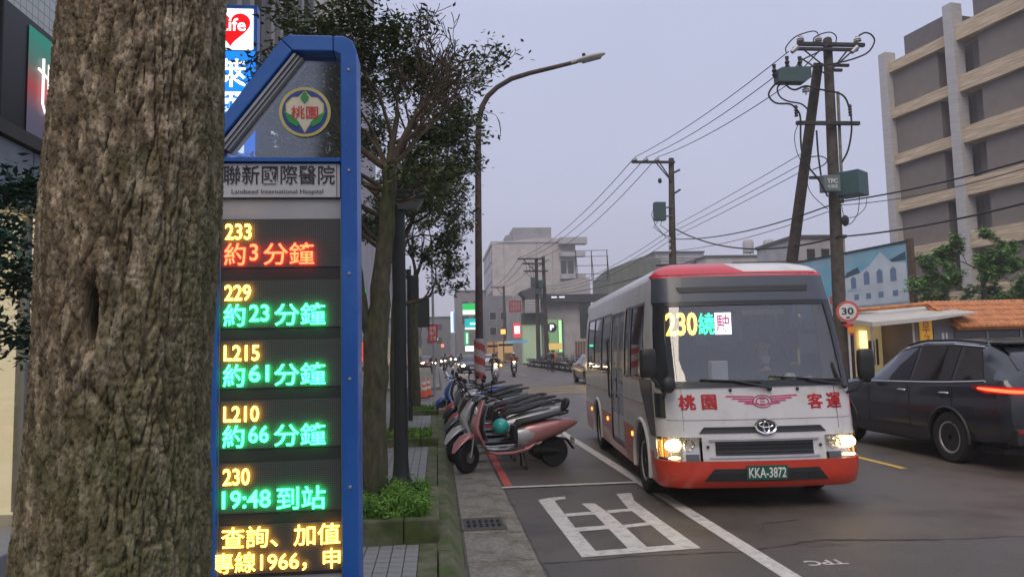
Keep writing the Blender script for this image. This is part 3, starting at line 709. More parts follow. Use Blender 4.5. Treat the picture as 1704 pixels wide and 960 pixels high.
    for s in (-1, 1):
        for k in range(4):
            z = 1.145-k*.024; x1 = .36-k*.062; q.add([F(.02+s*x, zz) for x, zz in ((.085, z-.006), (x1, z+.004), (x1+.02, z-.012), (.085, z-.020))], [(0, 1, 2, 3)])
        for r0 in (.10, .065):
            q.tube([F(.02+s*r0*cos(a), 1.085+r0*.62*sin(a)) for a in lin(-pi/2, pi/2, 10)], .0055, 4, cap=False)
        q.add([F(.02+s*x, zz) for x, zz in ((.03, 1.05), (.12, 1.055), (.17, 1.085), (.12, 1.072), (.04, 1.066))], [(0, 1, 2, 3, 4)])
    for z in (1.06, 1.085, 1.11): q.add([F(x, zz) for x, zz in ((-.005, z-.006), (.045, z-.006), (.045, z+.006), (-.005, z+.006))], [(0, 1, 2, 3)])
    bb(q, 'winged_emblem', M_txp)
    # headlamps
    for s in (-1, 1):
        a0, a1 = s*.655, s*1.195
        q = MB(); patch(a0, a1, .485, .74, -.05, 10, 5, q); h = bb(q, 'headlight', M_refl, smooth=60)
        q = MB(); patch(a0, a1, .49, .74, .010, 12, 5, q, depth=.03); bb(q, 'lens', M_lens, h, smooth=60)
        c0, c1 = (.93, 1.06)
        q = MB(); q.ball(BP(s*.945, .65, -.03), (.085, .035, .058), 16, 8); bb(q, 'lit_bulb', M_hl, h, smooth=60)
        q = MB(); q.ball(BP(s*.93, .528, -.012), (.06, .02, .016), 12, 6); bb(q, 'lower_bulb', M_hl2, h, smooth=60)
        q = MB(); patch(s*.665, s*.80, .50, .565, -.01, 4, 2, q); patch(s*1.02, s*1.19, .50, .53, -.008, 4, 2, q); bb(q, 'lamp_trim', M_black, h)
        q = MB(); q.tube([BP(s*.76+.052*cos(t), .65+.05*sin(t), -.012) for t in lin(0, 2*pi, 16)], .010, 5, cap=False); bb(q, 'reflector_bowl', M_chrome, h)
        q = MB(); patch(s*1.10, s*1.16, .52, .70, -.012, 3, 4, q); bb(q, 'turn_signal', M_ora, h)
        q = MB(); q.ball(BP(s*.575, .64, .015), .016, 8, 5); bb(q, 'sensor', M_black)
        q = MB(); q.ball(BP(s*.35+.05, 1.205, .012), .018, 8, 5); bb(q, 'washer_nozzle', M_black)
    q = MB(); q.box(-.95, .95, .5, 6.9, .24, .30); q.box(-.9, .9, .2, .5, .24, .4); bb(q, 'underbody', M_dark)
    # wipers
    for (ua, za, ub, zb) in ((.62, 1.215, -.42, 1.285), (-.05, 1.20, .86, 1.245)):
        pass
    for (px, tipu, tipz) in ((.10, -.60, 1.315), (.92, .12, 1.335)):
        q = MB(); P0 = BP(px, 1.215, .03); q.tube([P0, BP(px-.1, 1.25, .045), BP((px+tipu)/2, 1.30, .05)], [.016, .012, .009], 6); q.ball(P0, .028, 8, 6); a = bb(q, 'wiper', M_black, smooth=60)
        q = MB(); q.tube([BP(u, 1.275+(tipz-1.275)*((px-u)/(px-tipu)), .03) for u in lin(px-.08, tipu, 8)], .010, 5); bb(q, 'wiper_blade', M_rub, a)
    # mirrors
    for s in (-1, 1):
        cx = -1.145 if s < 0 else 1.125; cz = 1.50 if s < 0 else 1.445; yy = .12
        q = MB(); rr = []
        for k, (dz, sc) in enumerate(((-.15, .75), (-.135, .95), (-.05, 1), (.06, 1), (.135, .93), (.15, .7))):
            rr.append([(cx+.085*sc*spow(cos(2*pi*j/16), .5), yy+.05*sc*spow(sin(2*pi*j/16), .7), cz+dz) for j in range(16)])
        q.rings(rr); m_ = bb(q, 'wing_mirror', M_black, smooth=50)
        q = MB(); q.tube([(cx*.98, yy, cz-.13), (s*1.02, .10, cz-.26), (s*.97, .26, cz-.30)], .017, 8); bb(q, 'mirror_arm', M_black, m_, smooth=60)
        if s < 0:
            q = MB(); q.ball((-.945, .10, 1.27), (.075, .055, .085), 14, 8); q.tube([(-.95, .14, 1.25), (-.97, .25, 1.12)], .014, 6); bb(q, 'round_mirror', M_black, m_, smooth=60)
    q = MB(); patch(-1.16, -.99, .93, 1.18, .012, 6, 4, q); bb(q, 'corner_vent', M_frit, smooth=50)
    # black swoosh below the first side window
    for s in (-1, 1): q = MB(); patch(lambda z: s*US(.42+(1.30-z)*-.15), lambda z: s*US(1.25-(1.30-z)*1.1), .72, 1.31, .006, 5, 6, q); bb(q, 'side_black_panel', M_frit, smooth=50)
    # ---- side windows
    for s in (-1, 1):
        for (w0, w1) in wins:
            q = MB(); patch(s*w0, s*w1, wz0, wz1, -.004, 4, 4, q, depth=.004); g_ = bb(q, 'side_window', M_sg, smooth=50)
            q = MB(); e = .03
            patch(s*(w0-e), s*w0, wz0-e, wz1+e, .006, 1, 4, q); patch(s*w1, s*(w1+e), wz0-e, wz1+e, .006, 1, 4, q); patch(s*w0, s*w1, wz0-e, wz0, .006, 3, 1, q); patch(s*w0, s*w1, wz1, wz1+e, .006, 3, 1, q); bb(q, 'window_frame', M_frit, g_)
    q = MB(); patch(-US(1.0), -US(6.9), 1.02, 1.035, .006, 30, 1, q); bb(q, 'side_moulding', mat('moulding', (.35, .33, .3), .4, .4))
    # ---- door
    d0, d1 = US(2.44), US(3.50)
    q = MB()
    for (a, b, c, d) in ((d0, d0+.07, .34, 2.19), (d1-.07, d1, .34, 2.19), ((d0+d1)/2-.04, (d0+d1)/2+.04, .34, 2.19), (d0+.07, d1-.07, 2.12, 2.19), (d0+.07, d1-.07, .34, .42)):
        patch(-a, -b, c, d, -.01, 2, 8, q)
    dr = bb(q, 'door', mat('door_frame', (.30, .31, .32), .4, .3), smooth=50)
    for (a, b) in ((d0+.07, (d0+d1)/2-.04), ((d0+d1)/2+.04, d1-.07)):
        q = MB(); patch(-a, -b, .75, 2.12, -.02, 2, 6, q, depth=.004); bb(q, 'door_pane', M_sg, dr, smooth=50)
        q = MB(); patch(-a, -b, .42, .748, -.015, 2, 3, q); bb(q, 'door_lower_panel', M_bw, dr, smooth=50)
    q = MB(); x, y, z = BP(-US(3.45), 1.4, .03); q.tube([(x, y, .95), (x-.02, y, 1.0), (x-.02, y, 1.75), (x, y, 1.8)], .014, 6); bb(q, 'door_handle', M_black, dr)
    for y in (1.75, 3.9, 5.9):
        q = MB(); patch(-US(y), -US(y+.07), .58, .63, .012, 1, 1, q); bb(q, 'side_marker_lamp', mat('marker_lit', (.6, .12, .02), .4, emit=(1, .25, .03), es=3))
    for a in (1.18, 5.12):
        for s in (-1, 1):
            q = MB()
            q.tube([(s*1.035, a+.475*cos(t), .36+.475*sin(t)) for t in lin(-.25, pi+.25, 20)], .028, 6)
            q.rings([[(s*xx, a+.5*cos(t), .36+.5*sin(t)) for t in lin(-.2, pi+.2, 16)] for xx in (1.02, .70)], cap=False, closed=False)
            bb(q, 'wheel_arch', M_bw, smooth=60)
    for a in (1.18, 5.12):
        for s in (-1, 1): wheel(T, s*.915, a, .36, .22, 28, s)
    # ---- inside
    M_in = mat('bus_interior', (.10, .10, .105), .7, var=.1); M_seat = mat('seat_cloth', (.06, .07, .10), .85, var=.2)
    q = MB(); q.box(-.96, .96, .35, 6.8, .66, .72); q.box(-.97, .97, 6.75, 6.8, .72, 2.35); bb(q, 'cabin_floor', M_in)
    q = MB(); q.rings([[(-.86, y, z), (.86, y, z)] for y, z in ((.32, 1.18), (.50, 1.24), (.62, 1.20), (.66, .8))], cap=False, closed=False); bb(q, 'dashboard', M_in, smooth=30)
    q = MB(); q.box(-.40, -.22, .42, .55, 1.235, 1.50); bb(q, 'ticket_machine', mat('ticket_grey', (.5, .5, .5), .5), bevel=.01)
    for (x, yv) in [(-.55, 3.9), (.55, 2.3), (.55, 3.3), (-.55, 4.9), (.55, 4.3), (.55, 5.3), (-.55, 5.9)]:
        q = MB(); q.box(x-.38, x+.38, yv-.25, yv+.2, .95, 1.08); q.box(x-.38, x+.38, yv+.2, yv+.3, 1.0, 1.68); bb(q, 'passenger_seat', M_seat, bevel=.03)
    q = MB(); q.box(.22, .72, 1.15, 1.6, .90, 1.02); q.box(.24, .70, 1.55, 1.68, .98, 1.72); q.box(.34, .60, 1.55, 1.66, 1.73, 1.90); bb(q, 'driver_seat', M_seat, bevel=.03)
    q = MB(); C_ = Vector((.47, .84, 1.34)); R_ = Matrix.Translation(C_) @ Matrix.Rotation(radians(28), 4, 'X')
    q.tube([(R_ @ Vector((.22*cos(a), .22*sin(a), 0))) for a in lin(0, 2*pi, 24)], .014, 6, cap=False)
    q.box(-.21, .21, -.015, .015, -.01, .01, 0, R_); q.tube([C_, C_+Vector((0, -.25, -.25))], .03, 8); bb(q, 'steering_wheel', M_black, smooth=60)
    # LED route sign behind the glass
    q = MB(); q.box(-.83, -.09, .66, .70, 1.775, 2.06); ls = bb(q, 'route_sign', M_black)
    q = MB(); write(q, '230', -.825, -.475, 1.785, 2.04, face_y(.645), 0, .02); bb(q, 'route_number', glow('route_amber', (1, .50, .05), 8), ls)
    q = MB(); write(q, '繞', -.46, -.285, 1.79, 2.03, face_y(.645), 0, .008); bb(q, 'route_character', glow('route_green', (.02, 1, .30), 5), ls)
    q = MB(); q.box(-.275, -.095, .648, .655, 1.79, 2.03); bb(q, 'route_lit_field', glow('route_white', (.85, .80, 1), 3.2), ls)
    q = MB(); write(q, '駛', -.26, -.11, 1.81, 2.01, face_y(.643), 0, .02); bb(q, 'route_field_mark', mat('route_red', (.4, .02, .05), .5, emit=(1, .05, .1), es=.6), ls)
    q = MB(); q.box(.02, .48, .60, .61, 2.0, 2.06); bb(q, 'sun_strip', mat('sun_strip', (.25, .26, .22), .6))
    return T
BUS = bus()
def in_bus(x, y, z): return BUS.matrix_basis @ Vector((x, y, z))
# packets on the dashboard
for i, (x, yv, w_, h_, c, lab) in enumerate(((.28, .45, .16, .10, (.25, .38, .10), 'green and yellow packet lying on the bus dashboard'), (.46, .44, .14, .13, (.40, .45, .30), 'pale printed packet in the middle of the bus dashboard'), (.66, .47, .18, .09, (.50, .28, .30), 'crumpled pink and white bag on the bus dashboard by the wheel'))):
    q = MB(); R = random.Random(i); q.ball((0, 0, h_/2), (w_/2, .06, h_/2), 9, 6); q.v = [(a+R.uniform(-.012, .012), b+R.uniform(-.012, .012), c_+R.uniform(-.01, .01)) for a, b, c_ in q.v]
    o = q.build('packet', mat('packet_%s' % 'abc'[i], c, .4, var=.5, nscale=20, col2=(.6, .6, .6), c2scale=12), loc=tuple(in_bus(x, yv, 1.225)))
    tag(o, lab, 'packet', 'things on the bus dashboard')
# ================================================================== people
M_skin = mat('skin', (.42, .24, .16), .55, var=.06)
M_hair = mat('hair', (.015, .012, .01), .6)
def skinned(pts, edges, rad, sub=1):
    me = bpy.data.meshes.new('figure'); me.from_pydata(pts, edges, []); o = bpy.data.objects.new('figure', me); COL.objects.link(o)
    s = o.modifiers.new('s', 'SKIN'); s.use_smooth_shade = True
    for i, r in enumerate(rad): me.skin_vertices[0].data[i].radius = r if isinstance(r, tuple) else (r, r)
    me.skin_vertices[0].data[0].use_root = True
    d = o.modifiers.new('d', 'SUBSURF'); d.levels = sub; d.render_levels = sub
    m = bpy.data.meshes.new_from_object(o.evaluated_get(bpy.context.evaluated_depsgraph_get()))
    vs = [tuple(v.co) for v in m.vertices]; fs = [tuple(p.vertices) for p in m.polygons]
    bpy.data.objects.remove(o); bpy.data.meshes.remove(m); bpy.data.meshes.remove(me)
    return vs, fs
def lerp(a, b, t): return tuple(a[i]+(b[i]-a[i])*t for i in range(3))
def person(name_loc, rz, J, cols, label, helmet=None, hair=True, group=None, cat='person', lower=True):
    """J: joints in local metres, the person faces -Y. cols: shirt, trousers, shoes"""
    T = empty('person', name_loc, rz, label, cat, group)
    P = {k: tuple(v) for k, v in J.items()}
    hd = Vector(P['head']); nk = Vector(P['neck'])
    pts, ed, rad = [], [], []
    def add(p, r, par=None):
        pts.append(tuple(p)); rad.append(r); 
        if par is not None: ed.append((par, len(pts)-1))
        return len(pts)-1
    pe = add(P['pelvis'], (.145, .115)); be = add(lerp(P['pelvis'], P['chest'], .5), (.135, .105), pe); ct = add(P['chest'], (.155, .115), be)
    n0 = add(P['neck'], (.062, .062), ct); h0 = add(tuple(hd-Vector((0, 0, .05))), (.072, .082), n0); h1 = add(tuple(hd+Vector((0, 0, .055))), (.076, .09), h0)
    hands = []
    for s, a in ((-1, 'l'), (1, 'r')):
        sh = add(P['sh'+a], .068, ct); e = add(P['el'+a], .044, add(lerp(P['sh'+a], P['el'+a], .5), .054, sh)); wr = add(P['ha'+a], .028, add(lerp(P['el'+a], P['ha'+a], .35), .042, e))
        d = (Vector(P['ha'+a])-Vector(P['el'+a])).normalized(); pm = Vector(P['ha'+a])+d*.06; add(tuple(pm), (.036, .02), wr); hands.append((pm, d, s))
        if lower:
            hp = add(P['hi'+a], .092, pe); k = add(P['kn'+a], .060, add(lerp(P['hi'+a], P['kn'+a], .5), .078, hp)); an = add(P['an'+a], .04, add(lerp(P['kn'+a], P['an'+a], .35), .056, k)); add(P['to'+a], (.042, .03), an)
    vs, fs = skinned(pts, ed, rad, 1)
    # nose, ears, lips and eyes on the head; five separate fingers on each hand
    b = MB(); b.add(vs, fs)
    up = Vector((0, 0, 1)); fw = Vector((0, -1, 0))
    if 'look' in J: fw = Vector(J['look']).normalized()
    sd_ = fw.cross(up).normalized()
    def hp_(f, s, u): return hd+fw*f+sd_*s+up*u
    b.tube([hp_(.082, 0, .03), hp_(.108, 0, -.01), hp_(.088, 0, -.02)], [.007, .014, .008], 6)
    for s in (-1, 1): b.ball(hp_(0, s*.078, .0), (.014, .018, .03), 8, 5)
    for pm, d, s in hands:
        x = d.cross(Vector((0, 0, 1)) if abs(d.z) < .9 else Vector((0, 1, 0))).normalized(); z = x.cross(d).normalized()
        for i, L in enumerate((.068, .076, .07, .055)):
            o = pm+x*(i-1.5)*.017+d*.02; b.tube([o, o+d*L*.5-z*.012, o+d*L*.8-z*.038], [.009, .0085, .0065], 6)
        o = pm-d*.03-x*.03*s; b.tube([o, o-x*.02*s+d*.03-z*.012, o-x*.016*s+d*.06-z*.03], [.011, .010, .008], 6)
    b.build('body', M_skin, T, smooth=180)
    f = MB()
    for s in (-1, 1): f.ball(hp_(.082, s*.031, .018), (.011, .011, .006), 8, 5)
    f.box(-.02, .02, -.003, .003, -.004, .004, 0, Matrix.Translation(hp_(.092, 0, -.052))@Matrix.Rotation(atan2(fw.x, -fw.y), 4, 'Z')); f.build('eyes_and_mouth', mat('face_dark', (.06, .02, .015), .4), T)
    # clothes follow the body
    def cloth(name, keys, m, grow, hem=None):
        pts, ed, rad = [], [], []
        for par, p, r in keys:
            pts.append(p); rad.append((r[0]+grow, r[1]+grow) if isinstance(r, tuple) else (r+grow, r+grow))
            if par is not None: ed.append((par, len(pts)-1))
        v, f_ = skinned(pts, ed, rad, 1); q = MB(); q.add(v, f_); return q.build(name, m, T, smooth=180)
    K = [(None, P['pelvis'], (.15, .12)), (0, lerp(P['pelvis'], P['chest'], .5), (.14, .11)), (1, P['chest'], (.16, .12)), (2, lerp(P['chest'], P['neck'], .75), (.075, .07))]
    for a in 'lr':
        n = len(K); K += [(2, P['sh'+a], .072), (n, lerp(P['sh'+a], P['el'+a], .5), .06), (n+1, P['el'+a], .052), (n+2, lerp(P['el'+a], P['ha'+a], .9), .036)]
    cloth('jacket', K, cols[0], .028)
    if lower:
        K = [(None, lerp(P['pelvis'], P['chest'], .15), (.15, .12)), (0, P['pelvis'], (.155, .125))]
        for a in 'lr':
            n = len(K); K += [(1, P['hi'+a], .098), (n, lerp(P['hi'+a], P['kn'+a], .5), .085), (n+1, P['kn'+a], .067), (n+2, lerp(P['kn'+a], P['an'+a], .4), .06), (n+3, lerp(P['kn'+a], P['an'+a], .93), .05)]
        cloth('trousers', K, cols[1], .02)
        for a in 'lr':
            q = MB(); A_, B_ = Vector(P['an'+a]), Vector(P['to'+a]); q.tube([A_-(B_-A_)*.35+Vector((0, 0, -.02)), A_+Vector((0, 0, -.02)), B_*1.0, B_+(B_-A_)*.25], [.04, .052, .046, .025], 10, flat=.85); q.build('shoe', cols[2], T, smooth=60)
    if helmet:
        q = MB(); q.ball(tuple(hd+Vector((0, .015, .03))), (.128, .142, .135), 18, 10, z0=-.55); h = q.build('helmet', helmet, T, smooth=60)
        q = MB(); q.ball(tuple(hd+fw*.012+Vector((0, .01, .02))), (.131, .145, .10), 18, 6, z0=-.75, z1=.25); q.v = [v for v in q.v]; 
        q.f = [f_ for f_ in q.f if sum(q.v[i][1] for i in f_)/len(f_) < hd.y-.03]; q.m = [0]*len(q.f); q.build('visor', mat('visor', (.03, .035, .04), .1, spec=.8), h, smooth=60)
    elif hair:
        q = MB(); q.ball(tuple(hd-fw*.018+Vector((0, 0, .045))), (.092, .104, .095), 16, 9, z0=-.6); q.f = [f_ for f_ in q.f if not (sum((Vector(q.v[i])-hd).dot(fw) for i in f_)/len(f_) > .045 and sum(q.v[i][2] for i in f_)/len(f_) < hd.z+.07)]; q.m = [0]*len(q.f)
        q.build('hair', M_hair, T, smooth=180)
    return T
STAND = dict(pelvis=(0, 0, .95), chest=(0, 0, 1.28), neck=(0, -.01, 1.46), head=(0, -.025, 1.585), shl=(-.18, 0, 1.38), shr=(.18, 0, 1.38), ell=(-.23, .03, 1.10), elr=(.23, .03, 1.10),
             hal=(-.24, -.05, .87), har=(.24, -.05, .87), hil=(-.09, 0, .90), hir=(.09, 0, .90), knl=(-.11, -.02, .50), knr=(.11, -.02, .50), anl=(-.12, .02, .09), anr=(.12, .02, .09), tol=(-.13, -.12, .04), tor=(.13, -.12, .04))
RIDE = dict(pelvis=(0, .28, .84), chest=(0, .16, 1.16), neck=(0, .10, 1.33), head=(0, .06, 1.46), shl=(-.18, .12, 1.26), shr=(.18, .12, 1.26), ell=(-.27, -.06, 1.08), elr=(.27, -.06, 1.08),
            hal=(-.27, -.30, 1.04), har=(.27, -.30, 1.04), hil=(-.1, .22, .80), hir=(.1, .22, .80), knl=(-.16, -.16, .72), knr=(.16, -.16, .72), anl=(-.13, -.12, .36), anr=(.13, -.12, .36), tol=(-.13, -.27, .34), tor=(.13, -.27, .34))
DRIVE = dict(pelvis=(0, .10, .0), chest=(0, .07, .33), neck=(0, .04, .50), head=(0, .01, .63), shl=(-.19, .05, .43), shr=(.19, .05, .43), ell=(-.26, -.10, .22), elr=(.28, -.12, .22),
             hal=(-.17, -.42, .34), har=(.20, -.38, .38), hil=(-.09, .05, -.02), hir=(.09, .05, -.02), knl=(-.14, -.42, .05), knr=(.14, -.42, .05), anl=(-.13, -.50, -.33), anr=(.13, -.50, -.33), tol=(-.13, -.62, -.36), tor=(.13, -.62, -.36))
C_blk = mat('dark_cloth', (.02, .02, .025), .85, var=.2); C_jean = mat('denim', (.035, .045, .08), .85, var=.2); C_grey = mat('grey_cloth', (.09, .09, .10), .85, var=.2)
C_org = mat('orange_cloth', (.62, .24, .10), .8, var=.15); C_red = mat('red_cloth', (.22, .04, .04), .85, var=.2); C_wht = mat('white_cloth', (.6, .6, .6), .8, var=.1)
d_ = person(tuple(in_bus(.47, 1.28, 1.03)), radians(-5.4), DRIVE, (C_blk, C_jean, C_blk), 'bus driver in a dark jacket and white collar sitting at the wheel')
q = MB(); q.prism([(-.055, .50), (.055, .50), (.012, .33), (-.012, .33)], -.085, -.075, 'XZ'); q.v = [(x, y-.01+.0*z, z) for x, y, z in q.v]; q.build('shirt_front', C_wht, d_)

# ================================================================== scooters (front towards -Y)
M_seatb = mat('scooter_seat', (.022, .022, .024), .6, var=.15, nscale=12, bump=.1)
M_turq = mat('turquoise_shell', (.03, .42, .36), .35, coat=.4, var=.05)
def paint(name, c): return mat(name, c, .3, .25, var=.06, nscale=4, coat=.6)
P_pink = paint('pink_paint', (.50, .22, .22)); P_wht = paint('scooter_white', (.50, .50, .50)); P_sil = paint('scooter_silver', (.30, .30, .29)); P_blk = paint('scooter_black', (.02, .02, .022))
P_red = paint('scooter_red', (.50, .015, .02)); P_blu = paint('scooter_blue', (.012, .07, .30)); P_gry = paint('scooter_grey', (.10, .11, .12))
def scooter(loc, rz, body, label, trim=None, modern=False, group=None, lit=False, backrest=False, detail=True, lean=0., steer=0., cover=False):
    trim = trim or P_gry
    T = empty('scooter', loc, rz, label, 'scooter', group); T.rotation_euler = (0, radians(lean), rz)
    ZM = Matrix(((0, 1, 0, 0), (1, 0, 0, 0), (0, 0, 1, 0), (0, 0, 0, 1)))      # sweep's x -> local y
    def sw(name, secs, m, par=T, n=14, p=.75, y0=0., smooth=60):
        q = MB(); q.sweep(secs, n, p, 0, ZM, y0); return q.build(name, m, par, smooth=smooth)
    R = .215 if modern else .235
    for nm, y in (('front_wheel', -.66), ('rear_wheel', .64)):
        M = Matrix.Translation((0, y, R)) @ Matrix.Rotation(pi/2, 4, 'Y'); q = MB(); h = .055 if y > 0 else .05
        q.lathe([(R*.70, -h), (R*.9, -h), (R, -h*.5), (R, h*.5), (R*.9, h), (R*.70, h)], 22, M=M); w_ = q.build(nm, M_rub, T, smooth=40)
        q = MB(); q.lathe([(R*.71, -h*.9), (R*.71, h*.9), (R*.62, h*.7), (R*.62, -h*.7)], 22, M=M)
        for k in range(5): q.box(.02, R*.64, -.014, .014, -.02, .02, 0, M @ Matrix.Rotation(k*2*pi/5, 4, 'Z'))
        q.lathe([(R*.26, -.05), (R*.26, .05)], 12, M=M); q.build('rim', M_alloy, w_, smooth=40)
        if y < 0: q = MB(); q.lathe([(R*.36, .062), (R*.36, .066), (R*.2, .066)], 18, M=M); q.build('brake_disc', M_steel, w_)
    for s in (-1, 1): q = MB(); q.tube([(s*.075, -.66, R), (s*.07, -.60, R+.28)], [.017, .02], 8); q.build('fork', M_steel, T, smooth=60)
    sw('front_fender', [(-.93, R+.10, 55, .012, .03), (-.85, R+.20, 70, .022, .075), (-.72, R+.27, 84, .035, .095), (-.58, R+.29, 100, .045, .095), (-.48, R+.24, 120, .03, .08)], body if modern else trim, p=.8)
    # leg shield: nose panel outside, inner panel behind
    if modern:
        sw('leg_shield', [(-.40, .98, 8, .028, .07), (-.45, .88, 10, .034, .10), (-.50, .74, 10, .038, .14), (-.53, .62, 4, .042, .165), (-.49, .50, -18, .042, .17), (-.43, .38, -25, .042, .165), (-.36, .29, -48, .04, .16), (-.24, .25, -80, .04, .16), (0, .25, -90, .04, .155), (.22, .29, -100, .045, .15), (.36, .38, -115, .04, .13)], body, p=.7)
    else:
        sw('leg_shield', [(-.40, .96, 8, .03, .09), (-.48, .86, 12, .05, .12), (-.55, .74, 14, .06, .15), (-.57, .62, 0, .05, .16), (-.52, .48, -18, .05, .19), (-.44, .36, -25, .04, .18), (-.36, .28, -45, .04, .16)], body, p=.7)
        sw('lower_cowl', [(-.38, .27, -60, .045, .15), (-.2, .235, -85, .04, .155), (.15, .235, -92, .045, .15), (.38, .34, -110, .05, .12)], trim)
    sw('floorboard', [(-.40, .33, 110, .015, .15), (-.30, .30, 95, .018, .155), (.0, .30, 90, .018, .155), (.16, .31, 88, .018, .15)], P_gry if modern else M_black)
    sw('inner_shield', [(-.36, .92, 12, .02, .11), (-.42, .75, 10, .02, .155), (-.44, .60, 5, .02, .17), (-.38, .42, -20, .02, .15)], M_black if not modern else P_gry)
    sw('front_bay', [(.05, .36, 0, .03, .11), (.04, .50, 0, .05, .12), (.05, .62, 0, .03, .11)], M_black)
    # rear body
    if modern:
        rb = [(.08, .44, 90, .15, .10), (.22, .47, 90, .17, .145), (.42, .515, 91, .15, .18), (.62, .555, 93, .125, .18), (.80, .59, 95, .095, .15), (.93, .61, 96, .055, .10), (1.0, .615, 97, .02, .05)]
    else:
        rb = [(.08, .48, 90, .16, .11), (.25, .52, 90, .17, .145), (.45, .60, 95, .13, .16), (.65, .66, 98, .10, .145), (.82, .71, 100, .075, .11), (.95, .75, 102, .045, .07)]
    sw('rear_body', rb, body)
    if modern: 
        sw('side_panel', [(.07, .46, 90, .12, .125), (.16, .465, 90, .14, .145), (.26, .475, 90, .12, .16), (.31, .48, 90, .09, .157)], P_wht)
        zs_ = [(.03, .58, 70, .02, .09), (.12, .655, 84, .038, .13), (.35, .69, 92, .036, .14), (.55, .725, 96, .035, .13), (.70, .755, 98, .028, .11), (.78, .765, 98, .012, .09)]
    else: zs_ = [(.03, .66, 70, .03, .09), (.14, .735, 86, .045, .13), (.32, .755, 91, .038, .145), (.42, .79, 110, .045, .145), (.58, .83, 98, .042, .135), (.72, .86, 96, .035, .11), (.80, .87, 96, .02, .09)]
    sw('seat', zs_, M_seatb)
    q = MB(); 
    if modern: q.tube([(-.10, .68, .73), (-.12, .82, .77), (0, .88, .78), (.12, .82, .77), (.10, .68, .73)], .014, 6)
    else: q.tube([(-.12, .62, .82), (-.13, .86, .87), (-.05, .97, .88), (.05, .97, .88), (.13, .86, .87), (.12, .62, .82)], .016, 6)
    q.build('grab_rail', M_black, T, smooth=60)
    if backrest:
        q = MB(); q.sweep([(.80, .79, 20, .02, .07), (.82, .83, 18, .04, .10), (.84, .90, 14, .045, .105), (.85, .945, 10, .03, .08), (.85, .96, 10, .01, .05)], 14, .7, 0, ZM); q.tube([(0, .77, .73), (0, .81, .84)], .018, 6); q.build('backrest', M_seatb, T, smooth=60)
    sw('swing_arm', [(.30, .26, 90, .07, .10), (.50, .24, 90, .065, .09), (.70, .22, 90, .04, .08)], M_black)
    if not modern:
        q = MB(); q.tube([(.13, .30, .22), (.15, .50, .24), (.16, .92, .34)], [.02, .045, .05], 10); q.build('exhaust', M_alu, T, smooth=60)
    q = MB(); q.tube([(0, .62, R+.20), (0, .84, R+.16), (0, .95, .24)], [.05, .06, .045], 8, flat=.3); q.build('mudguard', M_black, T, smooth=60)
    q = MB(); q.box(-.09, .09, .955, .965, .30, .42) if not modern else q.box(-.08, .08, .94, .95, .30, .40); q.build('number_plate', mat('plate_white', (.75, .75, .72), .5), T)
    q = MB(); q.tube([(-.06, .16, .24), (-.14, .20, .012)], .012, 6); q.tube([(.06, .16, .24), (.14, .20, .012)], .012, 6); q.tube([(-.14, .20, .012), (.14, .20, .012)], .010, 6); q.build('stand', M_black, T)
    # handlebar, cowl, mirrors, lamp
    sw('handlebar_cowl', [(-.50, .975, 60, .02, .05), (-.45, 1.01, 75, .032, .09), (-.38, 1.02, 90, .032, .10), (-.32, 1.01, 100, .015, .07)], body if not modern else P_gry)
    q = MB(); q.tube([(-.33, -.30, 1.0), (-.22, -.36, 1.02), (0, -.39, 1.02), (.22, -.36, 1.02), (.33, -.30, 1.0)], .014, 8); hb = q.build('handlebar', M_black, T, smooth=60)
    for s in (-1, 1):
        q = MB(); q.tube([(s*.22, -.36, 1.02), (s*.34, -.295, 1.0)], .021, 10); q.build('grip', M_rub, hb)
        q = MB(); q.tube([(s*.20, -.37, 1.03), (s*.24, -.42, 1.13), (s*.26, -.42, 1.21)], .008, 6); q.ball((s*.275, -.41, 1.235), (.05, .014, .034), 12, 7); q.build('mirror', M_black, hb, smooth=60)
        q = MB(); q.tube([(s*.17, -.41, 1.02), (s*.31, -.37, 1.0)], .006, 5); q.build('brake_lever', M_steel, hb)
    q = MB(); q.ball((0, -.525, .985) if not modern else (0, -.50, .80), (.07, .035, .04) if not modern else (.045, .03, .10), 12, 7); q.build('headlight', M_hl if lit else M_lens if False else M_refl, T, smooth=60)
    if steer:
        c_ = Vector((0, -.58, 0)); Rm = Matrix.Rotation(radians(steer), 4, 'Z')
        for o in list(T.children_recursive) if False else [x for x in COL.objects if x.parent == T and x.name.split('.')[0] in ('front_wheel', 'fork', 'front_fender', 'brake_disc', 'handlebar', 'handlebar_cowl')]:
            o.location = c_-Rm @ c_; o.rotation_euler = (0, 0, radians(steer))
    q = MB(); q.ball((0, .985 if modern else .955, .615 if modern else .74), (.05, .02, .025), 10, 6); q.build('tail_light', mat('tail_red', (.35, .01, .01), .3), T, smooth=60)
    return T
G1 = 'scooters parked side by side at the kerb'
RZ = lambda deg: radians(deg)
def scoot_at(fx, fy, deg, *a, **k):
    k.setdefault('steer', 32)
    """front wheel contact at fx, fy; deg: angle of the tail direction from +X"""
    t = radians(deg); rz = t-pi/2; return scooter((fx+cos(t)*.66, fy+sin(t)*.66, .006), rz, *a, **k)
pink = scoot_at(.37, 10.54, 12.6, P_pink, 'metallic pink scooter with small black backrest, nearest in the parked row', modern=True, backrest=True, group=G1, lean=2)
q = MB(); q.ball((0, 0, 0), (.118, .128, .115), 22, 12, z0=-.75); hm = q.build('open_helmet', M_turq, loc=tuple(pink.matrix_basis @ Vector((-.02, -.14, .60))), smooth=70); tag(hm, 'round turquoise helmet hanging between seat and shield of the pink scooter', 'helmet')
q = MB(); q.tube([(.118*cos(a), .128*sin(a), -.085) for a in lin(0, 2*pi, 22)], .008, 5, cap=False); q.build('rim_trim', M_black, hm)
